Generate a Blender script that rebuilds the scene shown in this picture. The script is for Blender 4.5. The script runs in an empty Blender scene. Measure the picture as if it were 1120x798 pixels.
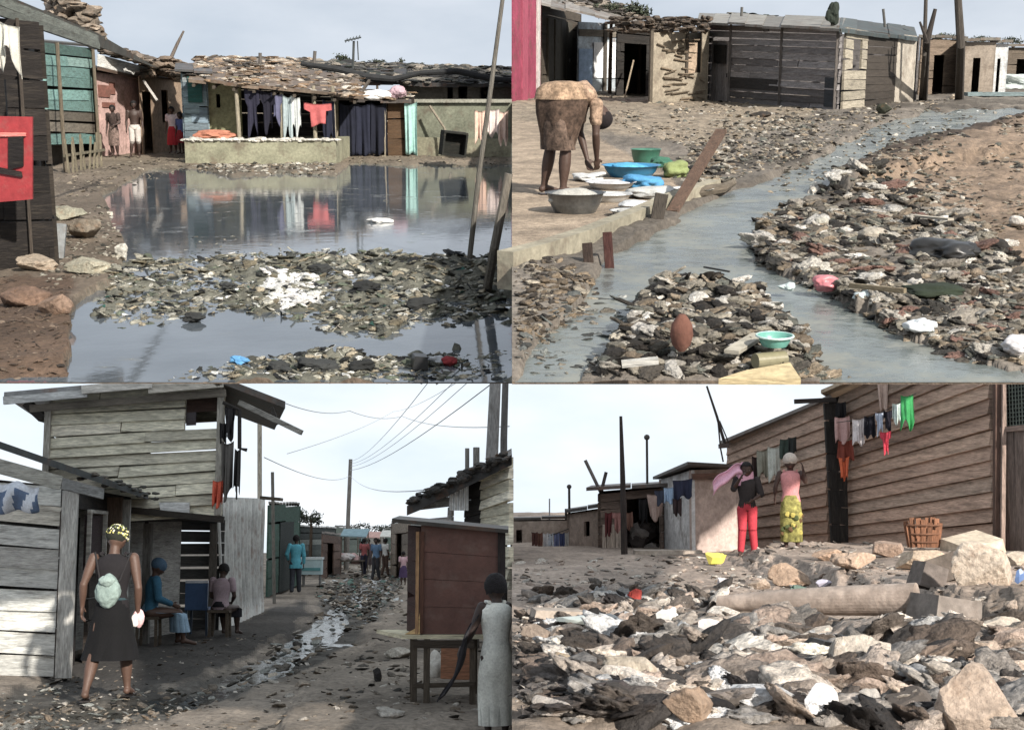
import bpy, math, random
import numpy as np
from mathutils import Vector, Matrix
V = Vector
PI = math.pi
F = 1500.0
R = random.Random(7)
NR = np.random.RandomState(11)
SC = bpy.context.scene
COL = SC.collection
AB = math.atan((591 - 399) / F)
CAM = V((0, 0, 1.5))
REG = []
ORG = {}

def S(r, g, b):
    f = lambda c: (c / 255 / 12.92) if c < 10.3 else ((c / 255 + .055) / 1.055) ** 2.4
    c = (f(r), f(g), f(b)); y = .3 * c[0] + .59 * c[1] + .11 * c[2]; k = .82
    return tuple(y + (q - y) * k for q in c)

def mul(c, k): return tuple(min(.95, max(0, x * k)) for x in c)
def mixc(a, b, t): return tuple(x * (1 - t) + y * t for x, y in zip(a, b))

# ---------------------------------------------------------------- the four grounds
class World:
    def __init__(s, yh, h):
        s.phi = math.atan((399 - yh) / F); s.h = h
        s.M = Matrix.Translation(CAM) @ Matrix.Rotation(AB + s.phi, 4, 'X')
        s.Rm = Matrix.Rotation(-s.phi, 3, 'X')
        s.zf = None
    def ray(s, px, py):
        r = s.Rm @ V(((px - 560) / F, 1, (399 - py) / F)); return r / r.y
    def at(s, px, py, d): return s.ray(px, py) * d
    def g(s, px, py, z=0):
        r = s.ray(px, py); return r * ((-s.h + z) / r.z)
    def px(s, x, y, z=None):
        z = -s.h if z is None else z
        c, n = math.cos(s.phi), math.sin(s.phi)
        cy = c * y - n * z; cz = n * y + c * z
        return 560 + F * x / cy, 399 - F * cz / cy
    def gnd(s, x, y):
        return float(s.zf(np.array([x]), np.array([y]))[0]) if s.zf else -s.h
WA = World(85, 2.36)    # pond settlement
WB = World(53, 1.65)    # stream settlement
WC = World(591, 1.5)    # lane between the huts
WD = World(540, .8)     # rubble field

# ---------------------------------------------------------------- numpy noise
_T = NR.rand(64, 64, 64).astype(np.float32)
def vnoise(x, y, z=0.0):
    x = np.asarray(x, float); y = np.asarray(y, float); z = np.asarray(z, float) + 0 * x
    xi, yi, zi = np.floor(x).astype(int), np.floor(y).astype(int), np.floor(z).astype(int)
    u, v, w = x - xi, y - yi, z - zi
    u = u * u * (3 - 2 * u); v = v * v * (3 - 2 * v); w = w * w * (3 - 2 * w)
    g = lambda a, b, c: _T[(xi + a) & 63, (yi + b) & 63, (zi + c) & 63]
    l = lambda a, b, t: a + (b - a) * t
    return l(l(l(g(0,0,0), g(1,0,0), u), l(g(0,1,0), g(1,1,0), u), v),
             l(l(g(0,0,1), g(1,0,1), u), l(g(0,1,1), g(1,1,1), u), v), w) * 2 - 1
def fbm(x, y, z=0.0, o=4):
    r = 0; a = .5
    for i in range(o):
        r = r + a * vnoise(np.asarray(x) * 2 ** i + 7.3 * i, np.asarray(y) * 2 ** i + 3.1 * i, np.asarray(z) * 2 ** i); a *= .5
    return r
def inpoly(px, py, poly):
    px = np.asarray(px, float); py = np.asarray(py, float)
    ins = np.zeros(px.shape, bool); j = len(poly) - 1
    for i in range(len(poly)):
        xi, yi = poly[i]; xj, yj = poly[j]
        if yi != yj:
            c = ((yi > py) != (yj > py)) & (px < (xj - xi) * (py - yi) / (yj - yi) + xi)
            ins ^= c
        j = i
    return ins
def soft(px, py, poly, r=4, wob=5, seed=0.):
    wx = fbm(px * .06 + seed, py * .09, seed, 3) * 2 * wob; wy = fbm(px * .06 + 40 + seed, py * .09, seed, 3) * wob
    m = 0.
    for dx, dy in ((0, 0), (r, 0), (-r, 0), (0, r * .6), (0, -r * .6)):
        m = m + inpoly(px + wx + dx, py + wy + dy, poly)
    return m / 5.

# ---------------------------------------------------------------- materials (colour comes from the thing's own colour attribute)
MATS = {}
def mat(name, rough=.85, nz=3., amt=.35, fz=25., famt=.3, bump=.4, bz=30., sc=(1, 1, 1), metal=0., spec=.3, stain=None, sa=.4, sub=0, bd=.02):
    m = bpy.data.materials.new(name); m.use_nodes = True; nt = m.node_tree; N = nt.nodes; Lk = nt.links
    b = N['Principled BSDF']; b.inputs['Roughness'].default_value = rough; b.inputs['Metallic'].default_value = metal
    b.inputs['Specular IOR Level'].default_value = spec
    at = N.new('ShaderNodeAttribute'); at.attribute_name = 'Col'
    tc = N.new('ShaderNodeTexCoord'); mp = N.new('ShaderNodeMapping'); mp.inputs['Scale'].default_value = sc
    Lk.new(tc.outputs['Object'], mp.inputs['Vector'])
    def nze(scale, det=6):
        n = N.new('ShaderNodeTexNoise'); n.inputs['Scale'].default_value = scale; n.inputs['Detail'].default_value = det
        n.inputs['Roughness'].default_value = .65; Lk.new(mp.outputs[0], n.inputs['Vector']); return n
    def rng(n, lo, hi, a=.3, c=.7):
        r = N.new('ShaderNodeMapRange'); r.inputs[1].default_value = a; r.inputs[2].default_value = c
        r.inputs[3].default_value = lo; r.inputs[4].default_value = hi; Lk.new(n.outputs[0], r.inputs[0]); return r
    n1 = rng(nze(nz), 1 - amt, 1 + amt * .7); n2 = rng(nze(fz), 1 - famt, 1 + famt * .7)
    mm = N.new('ShaderNodeMath'); mm.operation = 'MULTIPLY'; Lk.new(n1.outputs[0], mm.inputs[0]); Lk.new(n2.outputs[0], mm.inputs[1])
    vm = N.new('ShaderNodeVectorMath'); vm.operation = 'SCALE'; Lk.new(at.outputs['Color'], vm.inputs[0]); Lk.new(mm.outputs[0], vm.inputs['Scale'])
    out = vm.outputs[0]
    if stain:
        mx = N.new('ShaderNodeMix'); mx.data_type = 'RGBA'
        st = rng(nze(nz * 1.7, 9), 0, sa, .52, .68); Lk.new(st.outputs[0], mx.inputs[0])
        Lk.new(out, mx.inputs[6]); mx.inputs[7].default_value = (*stain, 1); out = mx.outputs[2]
    Lk.new(out, b.inputs['Base Color'])
    bp = N.new('ShaderNodeBump'); bp.inputs['Strength'].default_value = bump; bp.inputs['Distance'].default_value = bd
    Lk.new(nze(bz, 8).outputs[0], bp.inputs['Height']); Lk.new(bp.outputs[0], b.inputs['Normal'])
    MATS[name] = m; return m
mat('wood', .85, 1.7, .34, 9, .4, .8, 12, (1, 1, 9), stain=(.06, .05, .04), sa=.55)
mat('wood_upright', .85, 2.5, .35, 9, .4, .7, 12, (7, 7, 1), stain=(.06, .05, .04), sa=.45)
mat('plaster', .95, 1.6, .35, 14, .3, .5, 16, stain=(.12, .09, .07), sa=.6)
mat('sheet_metal', .55, 2., .35, 12, .25, .3, 8, metal=.35, stain=(.14, .07, .04), sa=.6, spec=.4)
mat('cloth', .9, 6, .25, 60, .2, .35, 45)
mat('plastic', .35, 4, .15, 30, .1, .1, 20, spec=.5)
mat('rock', .92, 5., .35, 30, .4, .9, 22, stain=(.2, .12, .07), sa=.5, bd=.03)
mat('debris', .8, 7., .45, 45, .5, 1., 22, bd=.05)
mat('soil', .95, 1.2, .3, 16, .45, .8, 20, stain=(.05, .04, .035), sa=.45, bd=.04)
mat('skin', .55, 5, .12, 40, .1, .15, 60, spec=.4)
mat('hair', .8, 20, .4, 90, .4, .8, 90)
mat('foliage', .8, 3, .4, 20, .3, .2, 20)
mat('bare_metal', .35, 6, .25, 30, .2, .2, 20, metal=.8, spec=.5)

def water_mat(name, col, rough, ior, ns, bump, amt=.3, scum=(.2, .2, .17), sa=.6, sp=.56):
    m = bpy.data.materials.new(name); m.use_nodes = True; nt = m.node_tree; N = nt.nodes; Lk = nt.links
    b = N['Principled BSDF']; b.inputs['IOR'].default_value = ior
    tc = N.new('ShaderNodeTexCoord')
    def nz(sc, det=7, r=.7, mp=None):
        n = N.new('ShaderNodeTexNoise'); n.inputs['Scale'].default_value = sc; n.inputs['Detail'].default_value = det; n.inputs['Roughness'].default_value = r
        Lk.new(tc.outputs['Object'], n.inputs['Vector']); return n
    bp = N.new('ShaderNodeBump'); bp.inputs['Strength'].default_value = bump; bp.inputs['Distance'].default_value = .02
    Lk.new(nz(ns, 6, .5).outputs[0], bp.inputs['Height']); Lk.new(bp.outputs[0], b.inputs['Normal'])
    cr = N.new('ShaderNodeValToRGB'); cr.color_ramp.elements[0].position = .35; cr.color_ramp.elements[1].position = .7
    cr.color_ramp.elements[0].color = (*mul(col, 1 - amt), 1); cr.color_ramp.elements[1].color = (*mul(col, 1 + amt), 1)
    Lk.new(nz(.9).outputs[0], cr.inputs[0])
    mr = N.new('ShaderNodeMapRange'); mr.inputs[1].default_value = sp; mr.inputs[2].default_value = sp + .1; mr.inputs[3].default_value = 0; mr.inputs[4].default_value = sa
    Lk.new(nz(1.6, 10, .75).outputs[0], mr.inputs[0])
    mx = N.new('ShaderNodeMix'); mx.data_type = 'RGBA'; Lk.new(mr.outputs[0], mx.inputs[0]); Lk.new(cr.outputs[0], mx.inputs[6]); mx.inputs[7].default_value = (*scum, 1); Lk.new(mx.outputs[2], b.inputs['Base Color'])
    ma = N.new('ShaderNodeMath'); ma.operation = 'MULTIPLY_ADD'; Lk.new(mr.outputs[0], ma.inputs[0]); ma.inputs[1].default_value = .5; ma.inputs[2].default_value = rough; Lk.new(ma.outputs[0], b.inputs['Roughness'])
    MATS[name] = m
water_mat('pond_water', (.085, .1, .115), .05, 1.5, 4., .07, .25, (.2, .2, .165), .5, .57)
water_mat('stream_water', (.125, .145, .14), .22, 1.45, 7., .6, .4, (.23, .235, .21), .7, .48)
water_mat('gutter_water', (.045, .045, .04), .12, 1.4, 7., .4, .4, (.13, .12, .1), .6, .5)
mat('painted', .55, 2.5, .22, 14, .2, .3, 18, stain=(.16, .12, .1), sa=.35, spec=.4)
mat('printed_cloth', .9, 9, .7, 28, .6, .4, 45)
mat('mud', .45, 1.6, .35, 18, .45, .8, 20, spec=.5, bd=.03)

# ---------------------------------------------------------------- mesh building
def ico(sub):
    t = (1 + 5 ** .5) / 2
    v = [(-1,t,0),(1,t,0),(-1,-t,0),(1,-t,0),(0,-1,t),(0,1,t),(0,-1,-t),(0,1,-t),(t,0,-1),(t,0,1),(-t,0,-1),(-t,0,1)]
    f = [(0,11,5),(0,5,1),(0,1,7),(0,7,10),(0,10,11),(1,5,9),(5,11,4),(11,10,2),(10,7,6),(7,1,8),(3,9,4),(3,4,2),(3,2,6),(3,6,8),(3,8,9),(4,9,5),(2,4,11),(6,2,10),(8,6,7),(9,8,1)]
    v = [V(p).normalized() for p in v]
    for _ in range(sub):
        nf = []; cache = {}
        def mid(a, b):
            k = (min(a, b), max(a, b))
            if k not in cache: v.append((v[a] + v[b]).normalized()); cache[k] = len(v) - 1
            return cache[k]
        for a, b, c in f:
            x, y, z = mid(a, b), mid(b, c), mid(c, a); nf += [(a,x,z),(b,y,x),(c,z,y),(x,y,z)]
        f = nf
    return np.array([tuple(p) for p in v]), np.array(f)
ICO = {i: ico(i) for i in range(5)}

def obj_of(name, verts, chunks, cols, material, smooth):
    me = bpy.data.meshes.new(name)
    loops = np.concatenate([c.ravel() for c in chunks]); tot = np.concatenate([np.full(len(c), c.shape[1]) for c in chunks])
    me.vertices.add(len(verts)); me.vertices.foreach_set('co', verts.astype(np.float32).ravel())
    me.loops.add(len(loops)); me.loops.foreach_set('vertex_index', loops.astype(np.int32))
    me.polygons.add(len(tot)); st = np.concatenate([[0], np.cumsum(tot)[:-1]])
    me.polygons.foreach_set('loop_start', st.astype(np.int32)); me.polygons.foreach_set('loop_total', tot.astype(np.int32))
    me.polygons.foreach_set('use_smooth', smooth if isinstance(smooth, np.ndarray) else np.full(len(tot), bool(smooth)))
    me.update(calc_edges=True)
    a = me.color_attributes.new('Col', 'FLOAT_COLOR', 'CORNER')
    cc = np.ones((len(loops), 4), np.float32); cc[:, :3] = np.repeat(cols, tot, axis=0); a.data.foreach_set('color', cc.ravel())
    me.validate(); me.materials.append(MATS[material])
    return bpy.data.objects.new(name, me)

def tag(o, label=None, cat=None, group=None, kind=None):
    if label: o['label'] = label
    if cat: o['category'] = cat
    if group: o['group'] = group
    if kind: o['kind'] = kind
    return o

class MB:
    def __init__(s): s.v = []; s.f = []; s.c = []; s.n = 0; s.sm = {}
    def add(s, v, f, col, sm=None):
        if sm: s.sm[len(s.f)] = True
        v = np.asarray(v, float).reshape(-1, 3); f = np.asarray(f, int)
        s.v.append(v); s.f.append(f + s.n); s.n += len(v)
        c = np.asarray(col, float)
        s.c.append(np.tile(c, (len(f), 1)) if c.ndim == 1 else c); return s
    def hexa(s, p, col):
        return s.add([tuple(q) for q in p], [(3,2,1,0),(4,5,6,7),(0,1,5,4),(1,2,6,5),(2,3,7,6),(3,0,4,7)], col)
    def box(s, c, size, col, rz=0, rot=None, taper=1.):
        m = rot or Matrix.Rotation(rz, 3, 'Z'); a, b, h = [q / 2 for q in size]; P = []
        for k, t in ((-1, 1), (1, taper)):
            for x, y in ((-1,-1),(1,-1),(1,1),(-1,1)): P.append(V(c) + m @ V((x*a*t, y*b*t, k*h)))
        return s.hexa(P, col)
    def slab(s, A, B, C, D, t, col, back=True):
        n = (B - A).cross(D - A).normalized(); cen = (A + B + C + D) / 4
        if n.dot(cen) > 0: n = -n
        o = -n * t
        return s.hexa([A + o, B + o, C + o, D + o, A, B, C, D], col)
    def bar(s, a, b, w, h, col):
        a = V(a); b = V(b); d = (b - a).normalized(); up = V((0, 0, 1)) if abs(d.z) < .9 else V((0, 1, 0))
        x = d.cross(up).normalized() * w / 2; y = x.cross(d).normalized() * h / 2
        return s.hexa([a-x-y, a+x-y, a+x+y, a-x+y, b-x-y, b+x-y, b+x+y, b-x+y], col)
    def tube(s, pts, rad, col, seg=8, ell=1.):
        pts = [V(p) for p in pts]; n = len(pts); rad = rad if hasattr(rad, '__len__') else [rad] * n
        vs = []; X = None
        for i, p in enumerate(pts):
            d = (pts[min(i+1, n-1)] - pts[max(i-1, 0)]).normalized()
            if X is None: X = d.cross(V((0, 0, 1)) if abs(d.z) < .9 else V((1, 0, 0))).normalized()
            X = (X - d * X.dot(d)).normalized(); Y = d.cross(X)
            for k in range(seg):
                a = 2 * PI * k / seg; vs.append(p + (X * math.cos(a) + Y * math.sin(a) * ell) * rad[i])
        fs = [(i*seg+k, i*seg+(k+1)%seg, (i+1)*seg+(k+1)%seg, (i+1)*seg+k) for i in range(n-1) for k in range(seg)]
        s.add([tuple(q) for q in vs], fs, col)
        for i, fl in ((0, 1), (n-1, 0)):
            c = len(s.v); ring = [tuple(q) for q in vs[i*seg:(i+1)*seg]] + [tuple(pts[i])]
            s.add(ring, [((k+1)%seg, k, seg) if fl else (k, (k+1)%seg, seg) for k in range(seg)], col)
        return s
    def loft(s, rings, col, seg=20, fold=0, k=7, cap=True, ph=0.):
        vs = []; n = len(rings)
        for i, (c, X, Y) in enumerate(rings):
            for j in range(seg):
                a = 2 * PI * j / seg; q = 1 + fold * (i / max(1, n-1)) * math.sin(k * a + ph + .6 * math.sin(3 * a))
                vs.append(tuple(V(c) + (V(X) * math.cos(a) + V(Y) * math.sin(a)) * q))
        fs = [(i*seg+j, i*seg+(j+1)%seg, (i+1)*seg+(j+1)%seg, (i+1)*seg+j) for i in range(n-1) for j in range(seg)]
        s.add(vs, fs, col)
        if cap:
            for i, fl in ((0, 1), (n-1, 0)):
                ring = vs[i*seg:(i+1)*seg] + [tuple(rings[i][0])]
                s.add(ring, [((j+1)%seg, j, seg) if fl else (j, (j+1)%seg, seg) for j in range(seg)], col)
        return s
    def ball(s, c, r, col, sub=2, rot=None):
        v, f = ICO[sub]; r = r if hasattr(r, '__len__') else (r,) * 3; v = v * np.array(r)
        if rot is not None: v = v @ np.array(rot.to_3x3()).T
        return s.add(v + np.array(tuple(c)), f, col)
    def lump(s, c, size, col, seed=0., rough=.35, sub=2, rot=0., facet=0, fq=1.2, fine=0.):
        v, f = ICO[sub]; sd = seed * 13.7
        d = 1 + rough * 2 * fbm(v[:, 0] * fq + sd, v[:, 1] * fq + sd * .7, v[:, 2] * fq + 5, 3)
        if sub > 2: d = d + .05 * fbm(v[:, 0] * 5 + sd, v[:, 1] * 5, v[:, 2] * 5, 3)
        if facet:
            rs = np.random.RandomState(int(seed * 100) % 100000)
            for _ in range(facet):
                n = rs.randn(3); n /= np.linalg.norm(n); h = .5 + .25 * rs.rand(); t = (v * d[:, None]) @ n
                d = np.where(t > h, d * h / np.maximum(t, 1e-6), d)
        v = v * d[:, None] * np.array(size); cz, sz = math.cos(rot), math.sin(rot)
        v = np.stack([v[:, 0]*cz - v[:, 1]*sz, v[:, 0]*sz + v[:, 1]*cz, v[:, 2]], 1)
        return s.add(v + np.array(tuple(c)), f, col)
    def sheet(s, fn, nu, nv, col, t=.008):
        P = [[V(fn(i / nu, j / nv)) for i in range(nu + 1)] for j in range(nv + 1)]
        vs = []; W1 = nu + 1
        for sgn in (0, 1):
            for j in range(nv + 1):
                for i in range(W1):
                    a = P[j][min(i+1, nu)] - P[j][max(i-1, 0)]; b = P[min(j+1, nv)][i] - P[max(j-1, 0)][i]
                    n = a.cross(b); n = n.normalized() if n.length > 0 else V((0, 0, 1))
                    vs.append(tuple(P[j][i] - n * t * sgn))
        K = W1 * (nv + 1); fs = []
        for j in range(nv):
            for i in range(nu):
                q = j * W1 + i; fs.append((q, q+1, q+1+W1, q+W1)); fs.append((K+q+W1, K+q+1+W1, K+q+1, K+q))
        for j in range(nv):
            for q in (j * W1, j * W1 + nu): fs.append((q, q+W1, K+q+W1, K+q))
        for i in range(nu):
            for q in (i, nv * W1 + i): fs.append((q, q+1, K+q+1, K+q))
        cc = col
        if callable(col):
            cc = []
            for j in range(nv):
                for i in range(nu):
                    q = col((i + .5) / nu, (j + .5) / nv); cc += [q, q]
            cc += [cc[0]] * (len(fs) - len(cc)); cc = np.array(cc)
        return s.add(vs, fs, cc)
    def boards(s, A, B, C, D, n, col, t=.03, holes=(), var=.2, jit=.01, gap=.04, lap=.012, pal=None, split=0, plain=False, rnd=None, sag=.1):
        """wall of n boards between the corners A B (bottom) C D (top), boards running from A to B; holes in (u0,u1,v0,v1)"""
        rr = rnd or R
        A, B, C, D = V(A), V(B), V(C), V(D)
        nrm = (B - A).cross(D - A).normalized()
        if nrm.dot((A + B + C + D) / 4) > 0: nrm = -nrm
        P = lambda u, v: (A * (1-u) + B * u) * (1-v) + (D * (1-u) + C * u) * v
        vb = [i / n for i in range(n + 1)]
        if plain: vb = sorted(set(vb + [h[2] for h in holes] + [h[3] for h in holes]))
        for i in range(len(vb) - 1):
            v0, v1 = vb[i], vb[i+1]; dv = v1 - v0; vm = (v0 + v1) / 2
            segs = [(0., 1.)]
            if split and not plain:
                cuts = sorted(rr.random() for _ in range(rr.randint(0, split))); pts = [0] + cuts + [1]; segs = list(zip(pts[:-1], pts[1:]))
            for h in holes:
                if h[2] < vm < h[3]:
                    ns = []
                    for a, b in segs:
                        if a < h[0]: ns.append((a, min(b, h[0])))
                        if b > h[1]: ns.append((max(a, h[1]), b))
                    segs = [q for q in ns if q[1] - q[0] > .002]
            for a, b in segs:
                c = mul(pal[rr.randrange(len(pal))] if pal and rr.random() < .6 else col, 1 + var * rr.uniform(-1, 1))
                if plain: o0 = o1 = 0; g0 = g1 = 0; s0 = s1 = 0; e = 0
                else:
                    o0 = lap + rr.random() * jit; o1 = rr.random() * jit; g0 = gap * dv * rr.random(); g1 = gap * dv * rr.random()
                    s0 = rr.uniform(-sag, sag) * dv; s1 = rr.uniform(-sag, sag) * dv; e = rr.uniform(0, .004)
                if plain: col2 = col
                a0, a1, b0, b1 = P(a+e, v0+g0+s0), P(a+e, v1-g1+s0), P(b-e, v0+g0+s1), P(b-e, v1-g1+s1)
                s.hexa([a0 - nrm*t, b0 - nrm*t, b1 - nrm*t, a1 - nrm*t, a0 + nrm*o0, b0 + nrm*o0, b1 + nrm*o1, a1 + nrm*o1], col if plain else c)
        return s
    def corr(s, A, B, C, D, waves, amp, col, t=.01, var=.0, nv=6):
        """corrugated sheet, waves run along A-B"""
        A, B, C, D = V(A), V(B), V(C), V(D); n = (B - A).cross(D - A).normalized()
        if n.dot(A + C) > 0: n = -n
        P = lambda u, v: (A * (1-u) + B * u) * (1-v) + (D * (1-u) + C * u) * v + n * amp * math.sin(2 * PI * waves * u) + n * amp * .7 * math.sin(5 * v + 3 * u)
        return s.sheet(P, waves * 6, nv, col, t)
    def build(s, name, material, parent=None, W=None, origin=None, smooth=False, label=None, cat=None, group=None, kind=None):
        v = np.concatenate(s.v)
        if parent is not None: og = ORG[parent]
        elif origin is not None: og = V(origin)
        else: og = V(((v[:, 0].min() + v[:, 0].max()) / 2, (v[:, 1].min() + v[:, 1].max()) / 2, v[:, 2].min()))
        if kind == 'structure' and origin is None and parent is None: og = V((0, 0, 0))
        if s.sm: smooth = np.concatenate([np.full(len(f_), i_ in s.sm or bool(smooth)) for i_, f_ in enumerate(s.f)])
        o = obj_of(name, v - np.array(tuple(og)), s.f, np.concatenate(s.c), material, smooth)
        COL.objects.link(o); ORG[o] = og
        if parent is not None: o.parent = parent
        else: o.location = og; REG.append((o, W))
        return tag(o, label, cat, group, kind)

def thing(name, W, org, label, cat, group=None):
    o = bpy.data.objects.new(name, None); COL.objects.link(o); o.location = org; o.empty_display_size = .3
    ORG[o] = V(org); REG.append((o, W)); return tag(o, label, cat, group)

def dup(o, W, loc, rz=0, scale=1., label=None, srcW=None):
    c = o.copy(); COL.objects.link(c); c.location = loc; c.rotation_euler = (0, 0, rz); c.scale = (scale,) * 3; ORG[c] = V(loc); REG.append((c, W))
    if label: c['label'] = label
    for ch in o.children:
        d = ch.copy(); COL.objects.link(d); d.parent = c
        for g in ch.children:
            e = g.copy(); COL.objects.link(e); e.parent = d
    return c

# ---------------------------------------------------------------- scatter of rubble / litter
def protos():
    out = {'rock': [], 'shard': [], 'bag': [], 'stick': [], 'chip': []}
    for k in range(8):
        v, f = ICO[1]; d = 1 + .7 * fbm(v[:, 0] * 1.3 + k * 9, v[:, 1] * 1.3 + k, v[:, 2] * 1.3, 2)
        out['rock'].append((v * d[:, None] * np.array([1, .8, .6]), f))
        for nm_, lv in (('bag', 2), ('crump', 3)):      # crumpled plastic and rags: folds radiating over a slumped heap
            v, f = ICO[lv]; wx = v + .35 * np.stack([fbm(v[:, 0]*1.3 + k*7 + j*11, v[:, 1]*1.3, v[:, 2]*1.3, 2) for j in range(3)], 1)
            r1 = 1 - 3.2 * np.abs(fbm(wx[:, 0] * 1.6 + k * 5, wx[:, 1] * 2.6 + k, wx[:, 2] * 1.6, 2)); r2 = 1 - 3.5 * np.abs(fbm(wx[:, 0] * 4 + k * 3, wx[:, 1] * 5, wx[:, 2] * 4 + 9, 2))
            d = .72 + .26 * r1 + (.13 if lv > 2 else .08) * r2 + .7 * fbm(v[:, 0] * .9 + k * 3, v[:, 1] * .9, v[:, 2], 2)
            out.setdefault(nm_, []).append((v * np.maximum(d, .2)[:, None] * np.array([1.15, .6 + .5 * NR.rand(), .5]), f))
        b = np.array([(x, y, z) for z in (-.12, .12) for x, y in ((-1,-.7),(1,-.7),(1,.7),(-1,.7))]) + NR.uniform(-.25, .25, (8, 3)) * np.array([1, 1, .5])
        q = np.array([(3,2,1),(3,1,0),(4,5,6),(4,6,7),(0,1,5),(0,5,4),(1,2,6),(1,6,5),(2,3,7),(2,7,6),(3,0,4),(3,4,7)])
        out['shard'].append((b, q))
        c = b.copy(); c *= np.array([1, .1, .6]); out['stick'].append((c * 1.8, q))
        out['chip'].append((b * np.array([.8, .8, .35]), q))
    return out
PR = protos()

def scatter(mb, W, poly, n, s0, s1, kinds, pal, z=0., wob=0, power=2.5, sink=.25, flat=1., tilt=.5, bunch=0, real=0):
    xs = [p[0] for p in poly]; ys = [p[1] for p in poly]
    m = n * 6; px = NR.uniform(min(xs), max(xs), m); py = NR.uniform(min(ys), max(ys), m)
    ok = soft(px, py, poly, 3, wob, 3.) > .5 if wob else inpoly(px, py, poly)
    if bunch: ok &= fbm(px * .035, py * .06, 9., 3) * 2.2 + NR.rand(m) * .9 > bunch
    px, py = px[ok][:n], py[ok][:n]
    pal = np.array(pal)
    G = [W.g(a, b) for a, b in zip(px, py)]
    ZZ = W.zf(np.array([q.x for q in G]), np.array([q.y for q in G])) if W.zf and G else [-W.h] * len(G)
    for p, zz in zip(G, ZZ):
        d = p.y; sz0 = s0 + (s1 - s0) * NR.rand() ** power
        if d <= 0 or d > 200: continue
        if W in (WA, WB) and d < W.g(560, 415).y: continue
        if abs(p.x) < sz0 * d / F * .6: continue
        sz = sz0 * d / F
        v, f = PR[kinds[NR.randint(len(kinds))]][NR.randint(8)]
        rx, ry, rz = NR.uniform(-tilt, tilt), NR.uniform(-tilt, tilt), NR.uniform(0, 6.3)
        M = np.array((Matrix.Rotation(rz, 3, 'Z') @ Matrix.Rotation(rx, 3, 'X') @ Matrix.Rotation(ry, 3, 'Y')))
        zz = max(zz, -W.h - .01)
        v = (v * .5 * sz * np.array([1, 1, flat])) @ M.T + np.array([p.x, p.y, zz + z + sz * (.25 - sink) * flat])
        c = pal[NR.randint(len(pal))] * NR.uniform(.7, 1.25)
        mb.add(v, f, np.clip(c, 0, .85), sm=len(f) > 100)
    return mb

# ---------------------------------------------------------------- ground sheet
def ground(name, W, us, d0, d1, nd, nu, zfun, cfun, under=None, label=None, material='soil', side=0, pad=0.):
    ds = d0 * (d1 / d0) ** (np.arange(nd) / (nd - 1)); U = np.linspace(us[0], us[1], nu)
    D, UU = np.meshgrid(ds, U, indexing='ij'); X = UU * D
    if pad: X = X + np.where(UU > 0, 1, -1) * pad * np.abs(UU) / max(abs(us[0]), abs(us[1]))
    px, py = W.px(X, D)
    Z = zfun(px, py, X, D); W.zf = lambda x, y: zfun(*W.px(x, y), x, y)
    if under is not None: Z = np.maximum(Z, -W.h - np.minimum(under[0], .003 + (D - d0) * under[1] * .9))
    Cc = cfun(px, py, X, D)
    idx = np.arange(nd * nu).reshape(nd, nu)
    q = np.stack([idx[:-1, :-1], idx[:-1, 1:], idx[1:, 1:], idx[1:, :-1]], -1).reshape(-1, 4)
    mb = MB(); P = np.stack([X, D, Z], -1)
    fc = Cc[:-1, :-1].reshape(-1, 3)
    mb.add(P.reshape(-1, 3), q, fc)
    if under is not None:      # solid body below: underside falls away from the front lip
        th = lambda d: -W.h - np.minimum(under[0], .01 + (d - d0) * under[1])
        B = np.stack([X, D, th(D)], -1)[::20]; L = B.shape[0]; k = np.arange(L * nu).reshape(L, nu)
        Bl = np.concatenate([B[:, ::20], B[:, -1:]], 1); w = Bl.shape[1]; k = np.arange(L * w).reshape(L, w)
        mb.add(Bl.reshape(-1, 3), np.stack([k[:-1, :-1], k[1:, :-1], k[1:, 1:], k[:-1, 1:]], -1).reshape(-1, 4), (.2, .18, .15))
    else:
        th = lambda d: np.full_like(d, -W.h - 1.2)
    def skirt(E):   # E: edge points
        lo = E.copy(); lo[:, 2] = np.minimum(th(E[:, 1]), E[:, 2]); n = len(E); vv = np.concatenate([E, lo])
        mb.add(vv, [(i, i+1, n+i+1, n+i) for i in range(n - 1)], (.14, .11, .085))
    skirt(P[0]); skirt(P[-1]); skirt(P[:, 0]); skirt(P[:, -1])
    return mb.build(name, material, None, W, kind='structure', smooth=True)

def sheet_flat(name, W, us, d0, d1, material, z=0.):
    mb = MB(); n = 30; ds = d0 * (d1 / d0) ** (np.arange(n) / (n - 1)); v = []
    for d in ds: v += [(us[0] * d, d, -W.h + z), (us[1] * d, d, -W.h + z)]
    mb.add(v, [(2*i, 2*i+1, 2*i+3, 2*i+2) for i in range(n-1)], (.1, .1, .1))
    return mb.build(name, material, None, W, kind='structure')
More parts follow.
